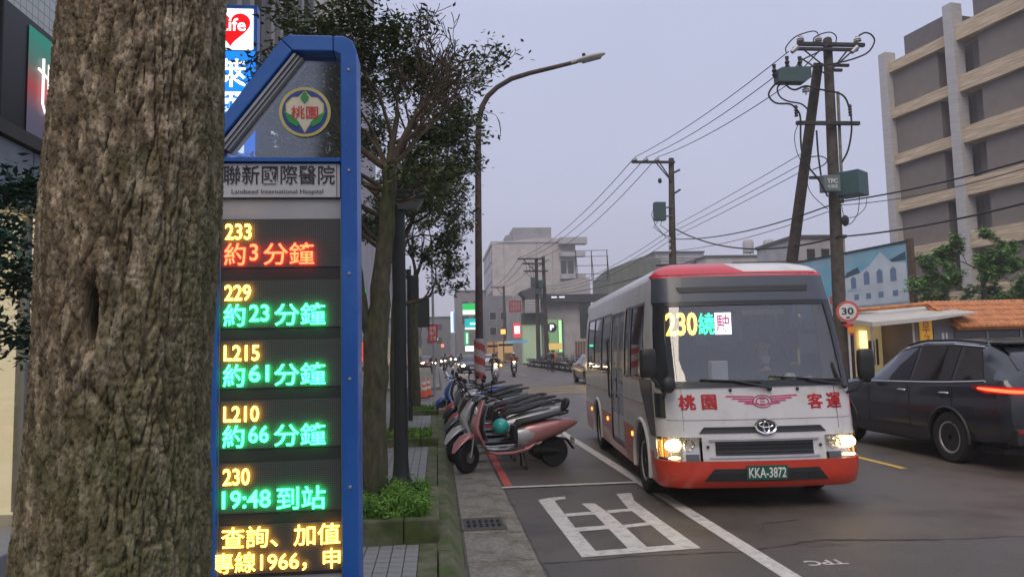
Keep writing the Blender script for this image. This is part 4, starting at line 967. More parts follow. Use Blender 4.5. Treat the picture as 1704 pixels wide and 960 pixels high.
scoot_at(.29, 11.45, 9, P_wht, 'white scooter parked directly behind the pink one', P_wht, group=G1, lean=3)
scoot_at(.38, 12.3, 12, P_sil, 'silver scooter with dark trim, third in the parked row', P_blk, group=G1, lean=-2)
scoot_at(.30, 13.25, 8, P_blk, 'glossy black scooter between the silver one and the red one', P_gry, group=G1, lean=3)
scoot_at(.36, 14.4, 13, P_red, 'bright red scooter in the middle of the parked row', P_blk, group=G1, lean=2, modern=True)
scoot_at(.30, 15.6, 9, P_gry, 'dark grey scooter behind the red one', P_blk, group=G1, lean=-2)
scoot_at(.34, 17.0, 11, P_blk, 'black scooter with red trim parked next before the blue one', P_red, group=G1)
scoot_at(.13, 19.3, 9, P_blu, 'blue scooter with black front wheel, farthest in the parked row', P_blu, group=G1, lean=2)

# riders coming towards us
r1 = scooter((3.13, 41.2, 0), RZ(2), P_wht, 'lit pale scooter ridden towards us, nearer of the two riders', P_blk, lit=True, group='scooters ridden on the road')
person((3.13, 41.2, 0), RZ(2), RIDE, (C_blk, C_jean, C_blk), 'rider in a dark jacket and dark helmet, nearer of the two', helmet=P_blk, group='scooter riders')
q = MB(); q.ball((.30, -.45, .93), .05, 10, 6); q.build('turn_signal', glow('signal_amber', (1, .35, .02), 14), r1)
r2 = scooter((5.08, 50.0, 0), RZ(-3), P_gry, 'lit grey scooter ridden towards us, farther of the two riders', P_blk, lit=True, group='scooters ridden on the road')
person((5.08, 50.0, 0), RZ(-3), RIDE, (C_red, C_blk, C_blk), 'rider in a dark red jacket and white helmet, farther of the two', helmet=P_wht, group='scooter riders')
r3 = scooter((.75, 70, 0), 0, P_blk, 'small dark scooter ridden far down the road on the left', P_blk, lit=True, group='scooters ridden on the road')
person((.75, 70, 0), 0, RIDE, (C_grey, C_blk, C_blk), 'far rider in grey on the small dark scooter', helmet=P_blk, group='scooter riders')
for k, (x, yv) in enumerate(((-.3, 58), (2.1, 66), (1.6, 88))):
    lab = ['leftmost far scooter with a lit lamp near the cones', 'far scooter with a lit lamp just left of the striped lamp foot', 'very small far scooter with a lit lamp in mid road'][k]
    scooter((x, yv, 0), 0, P_gry, lab, P_blk, lit=True, group='scooters ridden on the road')
    person((x, yv, 0), 0, RIDE, (C_blk, C_jean, C_blk), 'rider on the '+lab.split(' with')[0]+['', ' left of the striped lamp foot', ''][k], helmet=[P_wht, P_blk, P_red][k], group='scooter riders')
# people by the far parked scooters
person((9.0, 58.5, 0), RZ(60), STAND, (C_blk, C_blk, C_blk), 'person all in black standing left of the paired poles by the parked scooters')
person((9.35, 62.5, 0), RZ(150), STAND, (C_grey, C_jean, C_blk), 'person in grey standing beside the one in orange')
person((9.9, 63.5, 0), RZ(170), STAND, (C_org, C_blk, C_blk), 'person in an orange jacket standing among the far parked scooters')
# far row of parked scooters: one simple kind, copied
PCOL = [('black', P_blk), ('dark grey', P_gry), ('silver', P_sil)]
G2 = 'dark scooters parked along the far kerb'
protos = [scooter((10.55, 47+.01*i, 0), RZ(95), c, 'scooter in the crowded row parked along the far kerb', P_blk, group=G2) for i, (_, c) in enumerate(PCOL)]
Rr = random.Random(11); ys = [44.2+.72*i for i in range(52)]
for i, yv in enumerate(ys):
    if i < 3: protos[i].location = (10.6+Rr.uniform(-.15, .15), yv, 0); protos[i].rotation_euler = (0, 0, RZ(Rr.uniform(84, 100))); continue
    dup(protos[Rr.choice((0, 0, 1, 2))], (10.6+Rr.uniform(-.2, .2), yv, 0), RZ(Rr.uniform(82, 102)))

# ================================================================== cars (front towards -Y, length L)
def car(loc, rz, label, body, st, kind='car', L=4.6, glass=None, front_lit=False, rear_lit=False, r=.34, wb=(.85, 3.5), group=None, roofrack=False, hub='steel'):
    """st: stations (y, half width, z bottom, z belt, z top, half width at top)"""
    T = empty(kind, loc, rz, label, 'car', group)
    def sec(y):
        for a, b in zip(st, st[1:]):
            if y <= b[0]: t = max(0, (y-a[0])/(b[0]-a[0])); t2 = t; return [a[i]+(b[i]-a[i])*t2 for i in range(6)]
        return list(st[-1])
    def ring(y):
        _, hw, zb, zt, zr, ht = sec(y); R = [(0, zb), (hw*.80, zb), (hw*.95, zb+.08), (hw, zb+.22), (hw+.005, (zb+zt)/2+.05), (hw*.985, zt-.08), (hw*.95, zt)]
        R += [(hw*.95+(ht-hw*.95)*t, zt+(zr-.05-zt)*t) for t in (.33, .66, 1)] + [(ht*.86, zr-.012), (ht*.5, zr), (0, zr+.008)]
        return R+[(-x, z) for x, z in R[-2:0:-1]]
    ys = sorted(set([s[0] for s in st]+lin(st[0][0], st[-1][0], 40)))
    q = MB(); q.rings([[(x, y, z) for x, z in ring(y)] for y in ys]); o = q.build('body', [body], T, smooth=38)
    # wheel wells cut with real cylinders
    for a in wb:
        for s in (-1, 1):
            c = MB(); c.lathe([(r+.06, -.16), (r+.06, .3)], 28, M=Matrix.Translation((s*(sec(a)[1]-.10), a, r)) @ Matrix.Rotation(pi/2*s, 4, 'Y')); co = c.build('cutter', M_black, loc=(0, 0, 0))
            b = o.modifiers.new('b', 'BOOLEAN'); b.operation = 'DIFFERENCE'; b.object = co; b.solver = 'EXACT'; co.parent = None; co.matrix_world = T.matrix_basis
    dg = bpy.context.evaluated_depsgraph_get(); dg.update(); me = bpy.data.meshes.new_from_object(o.evaluated_get(dg)); o.modifiers.clear(); o.data = me
    for c in [c for c in COL.objects if c.name.startswith('cutter')]: bpy.data.objects.remove(c)
    def side(s, y, t):       # point on the greenhouse side, t 0 belt .. 1 roof edge
        _, hw, zb, zt, zr, ht = sec(y); return (s*(hw*.95+(ht-hw*.95)*t+.008), y, zt+(zr-.05-zt)*t)
    glass = glass or glassm('car_glass', (.05, .055, .06), .06, .04)
    T['_d'] = 0; del T['_d']
    return T, sec, side, glass
def side_glass(T, side, glass, segs, s, t0=.06, t1=.93):
    for (y0, y1, k0, k1) in segs:          # k0/k1: slant of the ends (m between belt and roof)
        q = MB(); rows = []
        for t in lin(t0, t1, 4): rows.append([side(s, y0+k0*t+(y1+k1*t-y0-k0*t)*e, t) for e in lin(0, 1, 6)])
        q.rings(rows, cap=False, closed=False); q.build('side_window', glass, T, smooth=60)
def strip(T, name, m, sec, s, y0, y1, z0, z1, off=.01, n=8):
    q = MB(); rows = []
    for z in (z0, z1): rows.append([(s*(sec(y)[1]+off), y, z) for y in lin(y0, y1, n)])
    q.rings(rows+[[(s*(sec(y)[1]-.03), y, z1) for y in lin(y0, y1, n)]], cap=False, closed=False); return q.build(name, m, T, smooth=60)
M_suv = mat('suv_paint', (.034, .040, .052), .22, .3, var=.05, coat=.6)
SV = [(0, .62, .42, .62, .72, .55), (.12, .82, .30, .80, .92, .62), (.5, .91, .24, .93, 1.04, .70), (1.1, .925, .24, 1.02, 1.09, .72), (1.35, .925, .24, 1.04, 1.14, .68), (1.75, .925, .24, 1.05, 1.40, .62), (2.15, .925, .24, 1.06, 1.60, .62), (2.7, .925, .24, 1.07, 1.68, .64), (3.4, .925, .24, 1.09, 1.68, .64), (4.0, .92, .26, 1.12, 1.63, .61), (4.3, .91, .28, 1.14, 1.50, .60), (4.5, .90, .32, 1.15, 1.28, .62), (4.60, .85, .38, 1.05, 1.12, .64), (4.64, .74, .45, .90, .96, .60)]
T, sec, side, gl = car((7.93, 13.35, 0), pi, 'dark blue grey SUV driving away on the far lane with glowing tail lights', M_suv, SV, 'suv')
# local front is -Y, turned round so the tail faces us
for s in (-1, 1):
    side_glass(T, side, gl, [(1.62, 2.62, .55, .0), (2.70, 3.55, 0, -.02), (3.62, 4.18, 0, -.30)], s)
    q = MB(); q.tube([side(s, y, .97) for y in lin(2.1, 3.95, 10)], .012, 5); q.build('window_trim', M_chrome, T)
    q = MB(); q.tube([side(s, y, .0) for y in lin(1.55, 4.2, 10)], .010, 5); q.build('belt_trim', M_chrome, T)
    q = MB(); q.tube([side(s, y, 1.08) for y in lin(2.3, 3.95, 10)], .018, 6); q.build('roof_rail', M_black, T)
    for y in (2.42, 3.38): q = MB(); q.tube([(s*.93, y, .945), (s*.955, y+.02, .95), (s*.955, y+.16, .95), (s*.93, y+.18, .945)], .014, 6); q.build('door_handle', M_chrome, T, smooth=60)
    for y in (2.66, 3.60, 1.62): q = MB(); q.box(s*.9285-.003, s*.9285+.003, y, y+.008, .42, 1.05); q.build('door_gap', M_black, T)
    strip(T, 'sill_cladding', M_black, sec, s, 1.25, 3.1, .26, .42)
    for a in (.85, 3.5):
        q = MB(); q.tube([(s*.925, a+.415*cos(t), .34+.415*sin(t)) for t in lin(-.1, pi+.1, 18)], .022, 6); q.build('arch_trim', M_black, T, smooth=60)
    q = MB(); q.ball((s*1.02, 1.72, 1.10), (.11, .07, .075), 12, 8); q.build('door_mirror', M_suv, T, smooth=60)
    # tail lamp wraps round the corner
    q = MB(); rows = [[(s*.935, 4.02, z) , (s*.935, 4.25, z), (s*.925, 4.45, z), (s*.885, 4.575, z+.0), (s*.76, 4.625, z-.01), (s*.50, 4.625, z-.02)] for z in (.985, 1.075)]; rows[0][0] = (s*.935, 4.02, 1.035)
    q.rings(rows, cap=False, closed=False); tl = q.build('tail_light', mat('tail_lens', (.30, .01, .01), .2), T, smooth=60)
    q = MB(); q.tube([(s*.945, 4.16, 1.045), (s*.945, 4.30, 1.035), (s*.932, 4.46, 1.03), (s*.888, 4.595, 1.02), (s*.76, 4.645, 1.01), (s*.55, 4.645, 1.005)], [.01, .018, .02, .02, .02, .014], 6); q.build('light_tube', glow('tail_glow', (1, .03, .01), 9), tl, smooth=60)
    q = MB(); q.box(s*.70-.12, s*.70+.12, 4.645, 4.665, .50, .54); q.build('reflector', mat('tail_red', (.35, .01, .01), .3), T)
    for a in (.85, 3.5): wheel(T, s*.815, a, .345, .22, 28, s)
q = MB(); q.rings([[(x*k, y, z) for x in lin(-.60, .60, 6)] for y, z, k in ((4.055, 1.60, .92), (4.31, 1.46, 1), (4.475, 1.28, 1.03))], cap=False, closed=False); q.build('rear_window', gl, T)
q = MB(); q.box(-.60, .60, 3.98, 4.22, 1.60, 1.635); q.build('roof_spoiler', M_suv, T, bevel=.01)
q = MB(); q.box(-.84, .84, 4.45, 4.66, .34, .56); q.build('rear_bumper', M_black, T, bevel=.03)
q = MB(); q.box(-.55, .55, 4.60, 4.69, .33, .38); q.build('bumper_trim', M_alu, T, bevel=.01)
q = MB(); q.box(-.17, .17, 4.655, 4.665, .78, .92); pl = q.build('number_plate', mat('plate_white', (.75, .75, .72), .5), T)
q = MB(); q.box(-.75, .75, .4, 4.3, .20, .27); q.build('underbody', M_dark, T)

CS = [(0, .60, .38, .55, .60, .5), (.12, .78, .26, .66, .72, .6), (.5, .86, .22, .76, .84, .68), (1.1, .88, .20, .86, .93, .70), (1.3, .88, .20, .89, .98, .66), (1.8, .88, .20, .92, 1.28, .58), (2.2, .88, .20, .93, 1.43, .56), (2.9, .88, .20, .94, 1.45, .56), (3.4, .88, .20, .95, 1.36, .55), (3.9, .87, .22, .97, 1.08, .60), (4.3, .84, .28, .92, .98, .62), (4.45, .74, .40, .80, .84, .55)]
def sedan(loc, rz, label, m, flit, rlit, group=None):
    T, sec, side, gl = car(loc, rz, label, m, CS, 'parked_car' if not (flit or rlit) else 'car', r=.31, wb=(.82, 3.45), group=group)
    for s in (-1, 1):
        side_glass(T, side, gl, [(1.55, 2.45, .5, 0), (2.52, 3.35, 0, -.25)], s)
        for a in (.82, 3.45): wheel(T, s*.78, a, .31, .19, 20, s)
        q = MB(); q.ball((s*.96, 1.6, .98), (.09, .06, .06), 10, 6); q.build('door_mirror', m, T, smooth=60)
        q = MB(); q.ball((s*.62, .115, .62), (.16, .06, .075), 12, 6); q.build('headlight', glow('car_headlight', (1, .72, .36), 120) if flit else M_refl, T, smooth=60)
        q = MB(); q.box(s*.66-.12, s*.66+.12, 4.37, 4.45, .70, .80); q.build('tail_light', glow('car_tail', (1, .03, .02), 5) if rlit else mat('tail_red', (.35, .01, .01), .3), T)
    q = MB(); q.rings([[(x*k, y, z) for x in lin(-.56, .56, 6)] for y, z, k in ((1.40, 1.04, 1.12), (1.80, 1.275, 1.0), (2.12, 1.40, .94))], cap=False, closed=False); q.v = [(x, y-.015, z+.012) for x, y, z in q.v]; q.build('windscreen', gl, T)
    q = MB(); q.rings([[(x*k, y, z) for x in lin(-.52, .52, 6)] for y, z, k in ((3.42, 1.36, .96), (3.66, 1.23, 1.04), (3.86, 1.10, 1.12))], cap=False, closed=False); q.v = [(x, y+.012, z+.012) for x, y, z in q.v]; q.build('rear_window', gl, T)
    q = MB(); q.box(-.42, .42, -.005, .1, .40, .52); q.build('grille', M_black, T, bevel=.01)
    q = MB(); q.box(-.17, .17, -.02, -.008, .40, .50); q.build('number_plate', mat('plate_white', (.75, .75, .72), .5), T)
    return T
C_cy = paint('gold_lit_silver_paint', (.30, .22, .12)); C_cw = paint('white_car_paint', (.5, .5, .5)); C_cr = paint('maroon_car_paint', (.18, .02, .03)); C_cd = paint('dark_car_paint', (.03, .03, .035))  # first paint: golden light put into the colour of a silver car
sedan((7.95, 35.2, 0), 0, 'silver car with golden light painted into its colour and bright headlights, half hidden by the rear of the bus', C_cy, True, False)
sedan((5.0, 75.5, 0), pi, 'white car with red tail lights far down the road beyond the riders', C_cw, False, True, 'far traffic')
sedan((2.75, 60, 0), RZ(2), 'dark car with glaring headlights behind the striped lamp post', C_cd, True, False, 'far traffic')
sedan((1.2, 95, 0), 0, 'dark car with headlights far off on the left of the road', C_cd, True, False, 'far traffic')
sedan((-.9, 82, 0), RZ(8), 'far maroon car with headlights, leftmost in the road', C_cr, True, False, 'far traffic')
sedan((3.6, 120, 0), 0, 'farthest dark car with headlights in the middle of the road', C_cd, True, False, 'far traffic')
# ================================================================== trees and shrubs
M_trunk = mat('tree_bark', (.075, .064, .042), .9, var=.4, nscale=22, bump=.7, bscale=60, stretch=(1, 1, .4), col2=(.055, .062, .025), c2scale=5, c2lo=.4, c2hi=.6)
M_twig = mat('twig_bark', (.085, .062, .038), .9, var=.3)
M_leafd = mat('dark_leaf', (.070, .105, .032), .5, var=.5, nscale=3, col2=(.13, .18, .045), c2scale=6, c2lo=.5, c2hi=.7)
M_leafg = mat('fresh_leaf', (.085, .19, .035), .55, var=.5, nscale=2.2, col2=(.16, .30, .06), c2scale=3)
M_leafl = mat('lime_leaf', (.20, .36, .03), .5, var=.3)
def leafy(mb, p, R, L, m=0, flat=.4):
    d = Vector((R.gauss(0, 1), R.gauss(0, 1), R.gauss(0, flat)-.15)); d = d.normalized() if d.length > .01 else Vector((1, 0, 0))
    s = d.cross(Vector((R.gauss(0, .4), R.gauss(0, .4), 1))).normalized()*L*.22; u = s.cross(d).normalized()*L*.06
    mb.add([p, p+d*L*.45+s-u, p+d*L, p+d*L*.45-s-u], [(0, 1, 2), (0, 2, 3)], m)
def branchy(wood, leaves, p, d, L, r, depth, R, leafn, ll, spread=.75, up=.12, lm=0, minr=.004, bounds=None, lf=.4):
    p = Vector(p); d = Vector(d).normalized(); pts = [p]; n = 4; rr = [r]
    for i in range(n):
        d = (d+Vector((R.gauss(0, .16), R.gauss(0, .16), R.gauss(0, .12)+up*.3))).normalized(); p = p+d*L/n; pts.append(p); rr.append(max(minr, r*(1-.42*(i+1)/n)))
    wood.tube(pts, rr, 7 if r > .04 else 4, cap=False)
    if depth <= 1 and leafn:
        for q in pts[1:]:
            for _ in range(leafn):
                leafy(leaves, q+Vector((R.gauss(0, .09), R.gauss(0, .09), R.gauss(0, .06))), R, ll*R.uniform(.7, 1.3), lm if R.random() > .03 else lm, lf)
    if depth == 0: return
    for k in range(R.choice((2, 3, 3))):
        i = R.choice((2, 3, 4)) if k else 4
        ax = Vector((R.gauss(0, 1), R.gauss(0, 1), R.gauss(0, .5))).normalized(); nd = (d+ax*spread*R.uniform(.6, 1.2)+Vector((0, 0, up))).normalized()
        branchy(wood, leaves, pts[i], nd, L*R.uniform(.62, .85), rr[i]*.68, depth-1, R, leafn, ll, spread, up, lm, minr, bounds, lf)
def tree(loc, label, trunks, limbs, seed, leafn, ll, mleaf, depth=4, group=None, spread=.75, up=.12, extra=None, lf=.4, twigm=None):
    T = empty('street_tree' if group else 'tree', loc, 0, label, 'tree', group); R = random.Random(seed)
    for pts, rr in trunks:
        q = MB(); P = []; RR = []
        for i in range(len(pts)-1):
            for k in range(4):
                t = k/4; P.append(Vector(pts[i]).lerp(Vector(pts[i+1]), t)+Vector((R.gauss(0, .008), R.gauss(0, .008), 0))); RR.append((rr[i]+(rr[i+1]-rr[i])*t)*R.uniform(.96, 1.05))
        P.append(Vector(pts[-1])); RR.append(rr[-1]); q.tube(P, RR, 14); q.build('trunk', M_trunk, T, smooth=70)
    w_ = MB(); l_ = MB()
    for (p, d, L, r, dp, ln) in limbs: branchy(w_, l_, p, d, L, r, dp, R, ln, ll, spread, up, 0, lf=lf)
    w_.build('branches', twigm or M_twig, T, smooth=60)
    if l_.f:
        c = l_.build('crown', mleaf, T)
    return T
G3 = 'trees in the planters along the kerb'
# nearest kerb tree: forked trunk, bare twiggy crown to the right
tree((-.62, 7.35, .26), 'forked street tree in the nearest grass planter with mostly bare twigs', [
    ([(0, 0, 0), (.01, 0, .8), (.04, 0, 1.55), (.10, 0, 2.2), (.17, .02, 3.0), (.19, .05, 3.25)], [.15, .118, .115, .085, .07, .065]),
    ([(.02, .0, 1.50), (-.07, -.03, 1.75), (-.13, -.05, 2.3), (-.12, -.05, 3.3)], [.06, .045, .035, .022])],
    [((.19, .05, 3.2), (.25, .1, .9), .58, .045, 5, 0), ((.19, .05, 3.2), (-.8, .3, .7), .7, .045, 5, 3), ((.18, .03, 3.1), (.0, .6, .8), .7, .04, 5, 3), ((.19, .05, 3.25), (.5, .2, .7), .46, .035, 5, 0), ((.15, .02, 2.9), (.8, .4, .05), .30, .025, 4, 2), ((-.12, -.05, 3.25), (-.5, .1, .8), .5, .025, 4, 3), ((.19, .05, 3.25), (.0, .7, 1), .7, .045, 5, 3), ((.17, .04, 3.2), (.4, .2, .85), .56, .035, 5, 0), ((.19, .05, 3.25), (-.1, .5, 1), .75, .045, 5, 3), ((.15, .02, 3.0), (-.9, .4, .2), .6, .03, 5, 3)],
    21, 0, .075, M_leafd, group=G3, up=.10)
# the second tree carries the dense dark crown
tree((-.68, 13.4, .22), 'straight street tree in the middle planter with the dense dark leafy crown', [
    ([(0, 0, 0), (.0, 0, 1.5), (.03, 0, 2.8), (.0, 0, 4.2)], [.16, .13, .12, .10])],
    [((.02, 0, 2.3), (.8, -.1, .22), .66, .045, 4, 6), ((.02, 0, 2.9), (.5, -.5, .5), .66, .05, 4, 6), ((0, 0, 3.4), (.5, .4, .5), .66, .06, 4, 7), ((0, 0, 3.6), (-.8, -.2, .5), 1.0, .06, 4, 10), ((0, 0, 3.8), (.3, -.7, .7), .7, .06, 4, 7), ((0, 0, 4.1), (.25, .1, .9), .72, .06, 4, 7), ((0, 0, 4.1), (-.4, .1, 1), 1.1, .06, 4, 11), ((0, 0, 4.2), (-.05, -.3, 1), .95, .06, 4, 8), ((0, 0, 3.1), (-.7, .6, .35), 1.0, .05, 4, 9), ((0, 0, 4.0), (.4, -.2, .7), .7, .05, 4, 7), ((0, 0, 3.2), (-.6, -.6, .4), 1.0, .05, 4, 10), ((0, 0, 3.9), (-.9, 0, .8), 1.1, .05, 4, 10)],
    5, 0, .105, M_leafd, group=G3, spread=.8)
tree((-.55, 19.8, .20), 'farthest street tree standing in the small planter beside the square sign', [
    ([(0, 0, 0), (-.03, 0, 1.5), (-.02, 0, 3.4)], [.13, .11, .09])],
    [((0, 0, 3.2), (-.6, 0, .7), 1.1, .05, 4, 7), ((0, 0, 3.4), (.5, -.3, .8), 1.1, .05, 4, 7), ((0, 0, 3.4), (0, .5, 1), 1.2, .05, 4, 7), ((0, 0, 3.3), (-.2, -.6, .9), 1.2, .05, 4, 7)],
    9, 0, .12, M_leafd, group=G3)
# fresh green tree behind the tiled shed
tree((24.2, 31.0, 0), 'bright green feathery tree rising behind the orange tiled roof', [([(0, 0, 0), (.05, 0, 2.0), (0, 0, 4.2), (-.1, 0, 5.6)], [.16, .13, .10, .05])],
    [((0, 0, 2.3+.36*i), (cos(i*2.1), sin(i*2.1), .18), 1.35-.07*i, .045, 3, 22) for i in range(10)]+[((.02, 0, 2.6+.3*i), (-cos(i*1.3), sin(i*1.9), .1), 1.3, .04, 3, 20) for i in range(5)],
    31, 0, .17, M_leafg, up=.03, spread=.6, lf=.22)
tree((27.8, 33.5, 0), 'darker green tree at the right edge behind the tiled roof', [([(0, 0, 0), (.05, 0, 2.5)], [.16, .12])],
    [((0, 0, 2.2+.2*i), (cos(i*1.7), sin(i*1.7), .3), 1.2, .05, 3, 12) for i in range(9)], 33, 0, .2, M_leafd, up=.05)
# fir-like foliage at the left edge
tree((-2.62, 4.35, .12), 'small dark conifer with needle sprays at the left edge of the picture', [([(0, 0, 0), (.0, 0, 1.2), (0, 0, 2.5)], [.035, .03, .012])],
    [((0, 0, 1.62+.09*i), (cos(i*2.4), sin(i*2.4), .15), .30-.01*i, .010, 2, 18) for i in range(10)], 41, 0, .06, mat('needle', (.035, .085, .045), .6, var=.4, nscale=6), up=.02, spread=.5)
# ================================================================== street furniture
T = empty('park_lamp', (-.435, 9.0, .12), 0, 'black street lamp post with flat lantern rising behind the nearest grass planter', 'lamp post')
q = MB(); q.lathe([(.13, 0), (.13, .06), (.10, .12), (.085, .3), (.08, 1.2), (.075, 3.3)], 16); q.build('post', M_dark, T, smooth=40)
q = MB(); q.box(-.06, .33, -.13, .13, 3.38, 3.43); q.box(-.02, .28, -.10, .10, 3.43, 3.49); lh = q.build('lantern', M_dark, T, bevel=.01)
q = MB(); q.prism([(.0, 3.25), (.22, 3.25), (.30, 3.38), (-.04, 3.38)], -.10, .10); q.build('lantern_body', mat('lantern_grey', (.10, .10, .09), .4), T)
q = MB(); q.tube([(0, 0, 3.2), (.05, 0, 3.30)], [.05, .06], 10); q.build('neck', M_dark, T)

T = empty('road_sign', (-.86, 23.6, .12), 0, 'square sign on a thin dark post, seen from its dark back', 'road sign')
q = MB(); q.tube([(0, 0, 0), (0, 0, 3.35)], .045, 12); q.build('post', M_dark, T, smooth=40)
q = MB(); q.box(.03, .65, -.07, -.05, 2.35, 3.25); pn = q.build('sign_plate', mat('sign_back', (.03, .04, .035), .6), T, bevel=.008)
for z in (2.6, 3.0): q = MB(); q.box(-.05, .6, -.045, -.02, z, z+.05); q.build('bracket', M_dark, T)

T = empty('traffic_light', (-.62, 17.6, .12), 0, 'dark traffic signal head seen from behind, above the square sign', 'traffic light')
q = MB(); q.tube([(0, 0, 0), (0, 0, 3.5)], .05, 10); q.build('post', M_dark, T, smooth=40)
q = MB(); q.box(.02, .22, -.12, .12, 2.75, 3.35); q.build('signal_head', M_dark, T, bevel=.02)
for z in (2.85, 3.05, 3.25): q = MB(); q.lathe([(.085, 0), (.085, .16)], 12, M=Matrix.Translation((.14, .10, z)) @ Matrix.Rotation(-pi/2, 4, 'X'), cap=False); q.build('visor', M_dark, T)

# street lamp with red and white wrapped foot
LX, LY = 1.24, 22.0
T = empty('street_lamp', (LX, LY, 0), 0, 'tall street lamp with curved arm over the road and red and white striped foot', 'street lamp')
q = MB(); P = [(0, 0, 0), (0, 0, 2), (.03, 0, 5), (.07, 0, 7.6), (.11, 0, 8.55), (.21, 0, 9.0), (.40, 0, 9.33), (.68, 0, 9.60), (1.12, 0, 9.87), (1.7, 0, 10.06), (2.4, 0, 10.24), (3.15, 0, 10.44)]
q.tube(P, [.12, .115, .10, .09, .085, .08, .08, .075, .075, .07, .065, .06], 14); q.build('pole', mat('rusty_pole', (.06, .045, .038), .7, .2, var=.35, nscale=4, col2=(.12, .06, .04), c2scale=3), T, smooth=60)
M = Matrix.Translation((3.55, 0, 10.57)) @ Matrix.Rotation(radians(-16), 4, 'Y')
q = MB(); q.ball((0, 0, 0), (.52, .17, .085), 20, 8, 0, M); q.tube([M @ Vector((-.62, 0, 0)), M @ Vector((-.35, 0, 0))], .07, 10); hd_ = q.build('lamp_head', mat('lamp_grey', (.40, .40, .38), .5), T, smooth=60)
q = MB(); q.box(-.25, .36, -.11, .11, -.095, -.06, 0, M); q.build('lamp_glass', mat('lamp_lens', (.22, .22, .19), .25), hd_, bevel=.01)
q = MB(); q.lathe([(.04, .06), (.055, .09), (.055, .16), (.04, .18)], 12, M=M @ Matrix.Translation((-.15, 0, 0))); q.build('photo_cell', M_black, hd_)
M_rwR = mat('stripe_red', (.34, .05, .045), .6); M_rwW = mat('stripe_white', (.36, .33, .32), .6)
q = MB(); R_ = .165; n = 32; rows = 40
for i in range(rows):
    for j in range(n):
        z0, z1 = .75+i*1.3/rows, .75+(i+1)*1.3/rows; a0, a1 = 2*pi*j/n, 2*pi*(j+1)/n
        m = 0 if ((i/rows*1.3/.42 + j/n*1.0) % 1) < .5 else 1
        q.add([(R_*cos(a0), R_*sin(a0), z0), (R_*cos(a1), R_*sin(a1), z0), (R_*cos(a1), R_*sin(a1), z1), (R_*cos(a0), R_*sin(a0), z1)], [(0, 1, 2, 3)], m)
q.build('striped_sleeve', [M_rwR, M_rwW], T)
q = MB(); q.prism([(LX+1.02-LX, 8.05), (1.05-.45, 7.95)], 0, 0) if False else q.tube([(.62, 0, 8.75), (.72, 0, 8.55), (.76, 0, 8.3), (.74, 0, 8.05)], [.01, .055, .05, .01], 6, flat=.3); q.tube([(.2, 0, 8.9), (.62, 0, 8.75)], .008, 4); q.build('dangling_cover', M_dark, T)

T = empty('lamp_pole', (-.12, 30.5, .0), 0, 'thin grey pole with a red banner of white characters beyond the crossing', 'pole')
q = MB(); q.tube([(0, 0, 0), (-.02, 0, 4.8), (-.05, 0, 6.4)], [.06, .05, .04], 10); q.build('pole', M_alu, T, smooth=40)
q = MB(); q.box(-.22, .16, -.09, -.07, 2.1, 2.82); b_ = q.build('banner', mat('banner_red', (.50, .02, .02), .6), T)
q = MB(); write(q, '停看\n慢行\n注意', -.17, .11, 2.16, 2.76, face_y(-.094), 0, .01); q.build('banner_writing', mat('banner_white', (.6, .55, .5), .6), b_)
# cones and barriers
M_cone = mat('cone_orange', (.62, .10, .02), .5); M_crf = mat('cone_white', (.6, .6, .58), .4)
def cone(loc, label):
    T = empty('traffic_cone', loc, 0, label, 'cone', 'traffic cones at the crossing')
    q = MB(); q.lathe([(.15, .03), (.035, .72), (.02, .73)], 16); c = q.build('cone', M_cone, T, smooth=50)
    q = MB(); q.box(-.2, .2, -.2, .2, 0, .035); q.build('base', M_rub, T, bevel=.01)
    for z in (.3, .5): q = MB(); q.lathe([(.152-(z-.03)*.1667+.003, z), (.152-(z+.07)*.1667+.003, z+.1)], 16, cap=False); q.build('band', M_crf, c, smooth=50)
    return T
cone((-.75, 29.2, 0), 'left of the orange traffic cones beside the thin pole'); cone((-.5, 28.6, 0), 'nearest orange traffic cone beside the thin pole'); cone((-.35, 29.6, 0), 'right of the orange traffic cones beside the thin pole')
def barrier(loc, rz, label):
    T = empty('road_barrier', loc, rz, label, 'barrier', 'barriers at the roadside')
    for k in range(2): q = MB(); q.box(-.7, .7, -.02, .02, .45+k*.35, .65+k*.35); q.build('board', M_rwR if k else M_rwW, T)
    for s in (-.6, .6): q = MB(); q.box(s-.03, s+.03, -.2, .2, 0, .05); q.box(s-.025, s+.025, -.025, .025, .05, 1.05); q.build('leg', M_alu, T)
barrier((-1.6, 35.4, .13), 0, 'red and white barrier on the far corner left of the thin pole'); barrier((-3.2, 34.9, .13), .1, 'red and white barrier on the far corner, nearer the building')

# 30 sign
T = empty('speed_sign', (12.62, 22.0, .13), radians(-24), 'round 30 speed limit sign with a small warning triangle below, right of the bus', 'road sign')
q = MB(); q.tube([(0, .05, 0), (0, .05, 2.95)], .035, 10); q.build('post', mat('sign_post_white', (.45, .45, .45), .5), T, smooth=40)
def disc2(r, y, z, m, name, par, n=36): q = MB(); q.prism([(r*cos(2*pi*i/n), z+r*sin(2*pi*i/n)) for i in range(n)], y-.004, y+.004); return q.build(name, m, par)
s_ = disc2(.33, 0, 2.52, mat('sign_red', (.55, .10, .09), .5), 'sign_plate', T); disc2(.25, -.009, 2.52, mat('sign_white', (.62, .62, .62), .5), 'white_field', s_)
q = MB(); write(q, '30', -.17, .17, 2.42, 2.64, face_y(-.016), 0, .03); q.build('speed_number', M_ink, s_)
q = MB(); q.box(-.05, .05, -.02, -.014, 2.31, 2.36); q.build('small_mark', M_ink, s_)
q = MB(); q.prism([(-.17, 2.14), (.17, 2.14), (0, 1.98)], -.004, .004); q.build('triangle_plate', mat('triangle_red', (.6, .03, .02), .5), T)
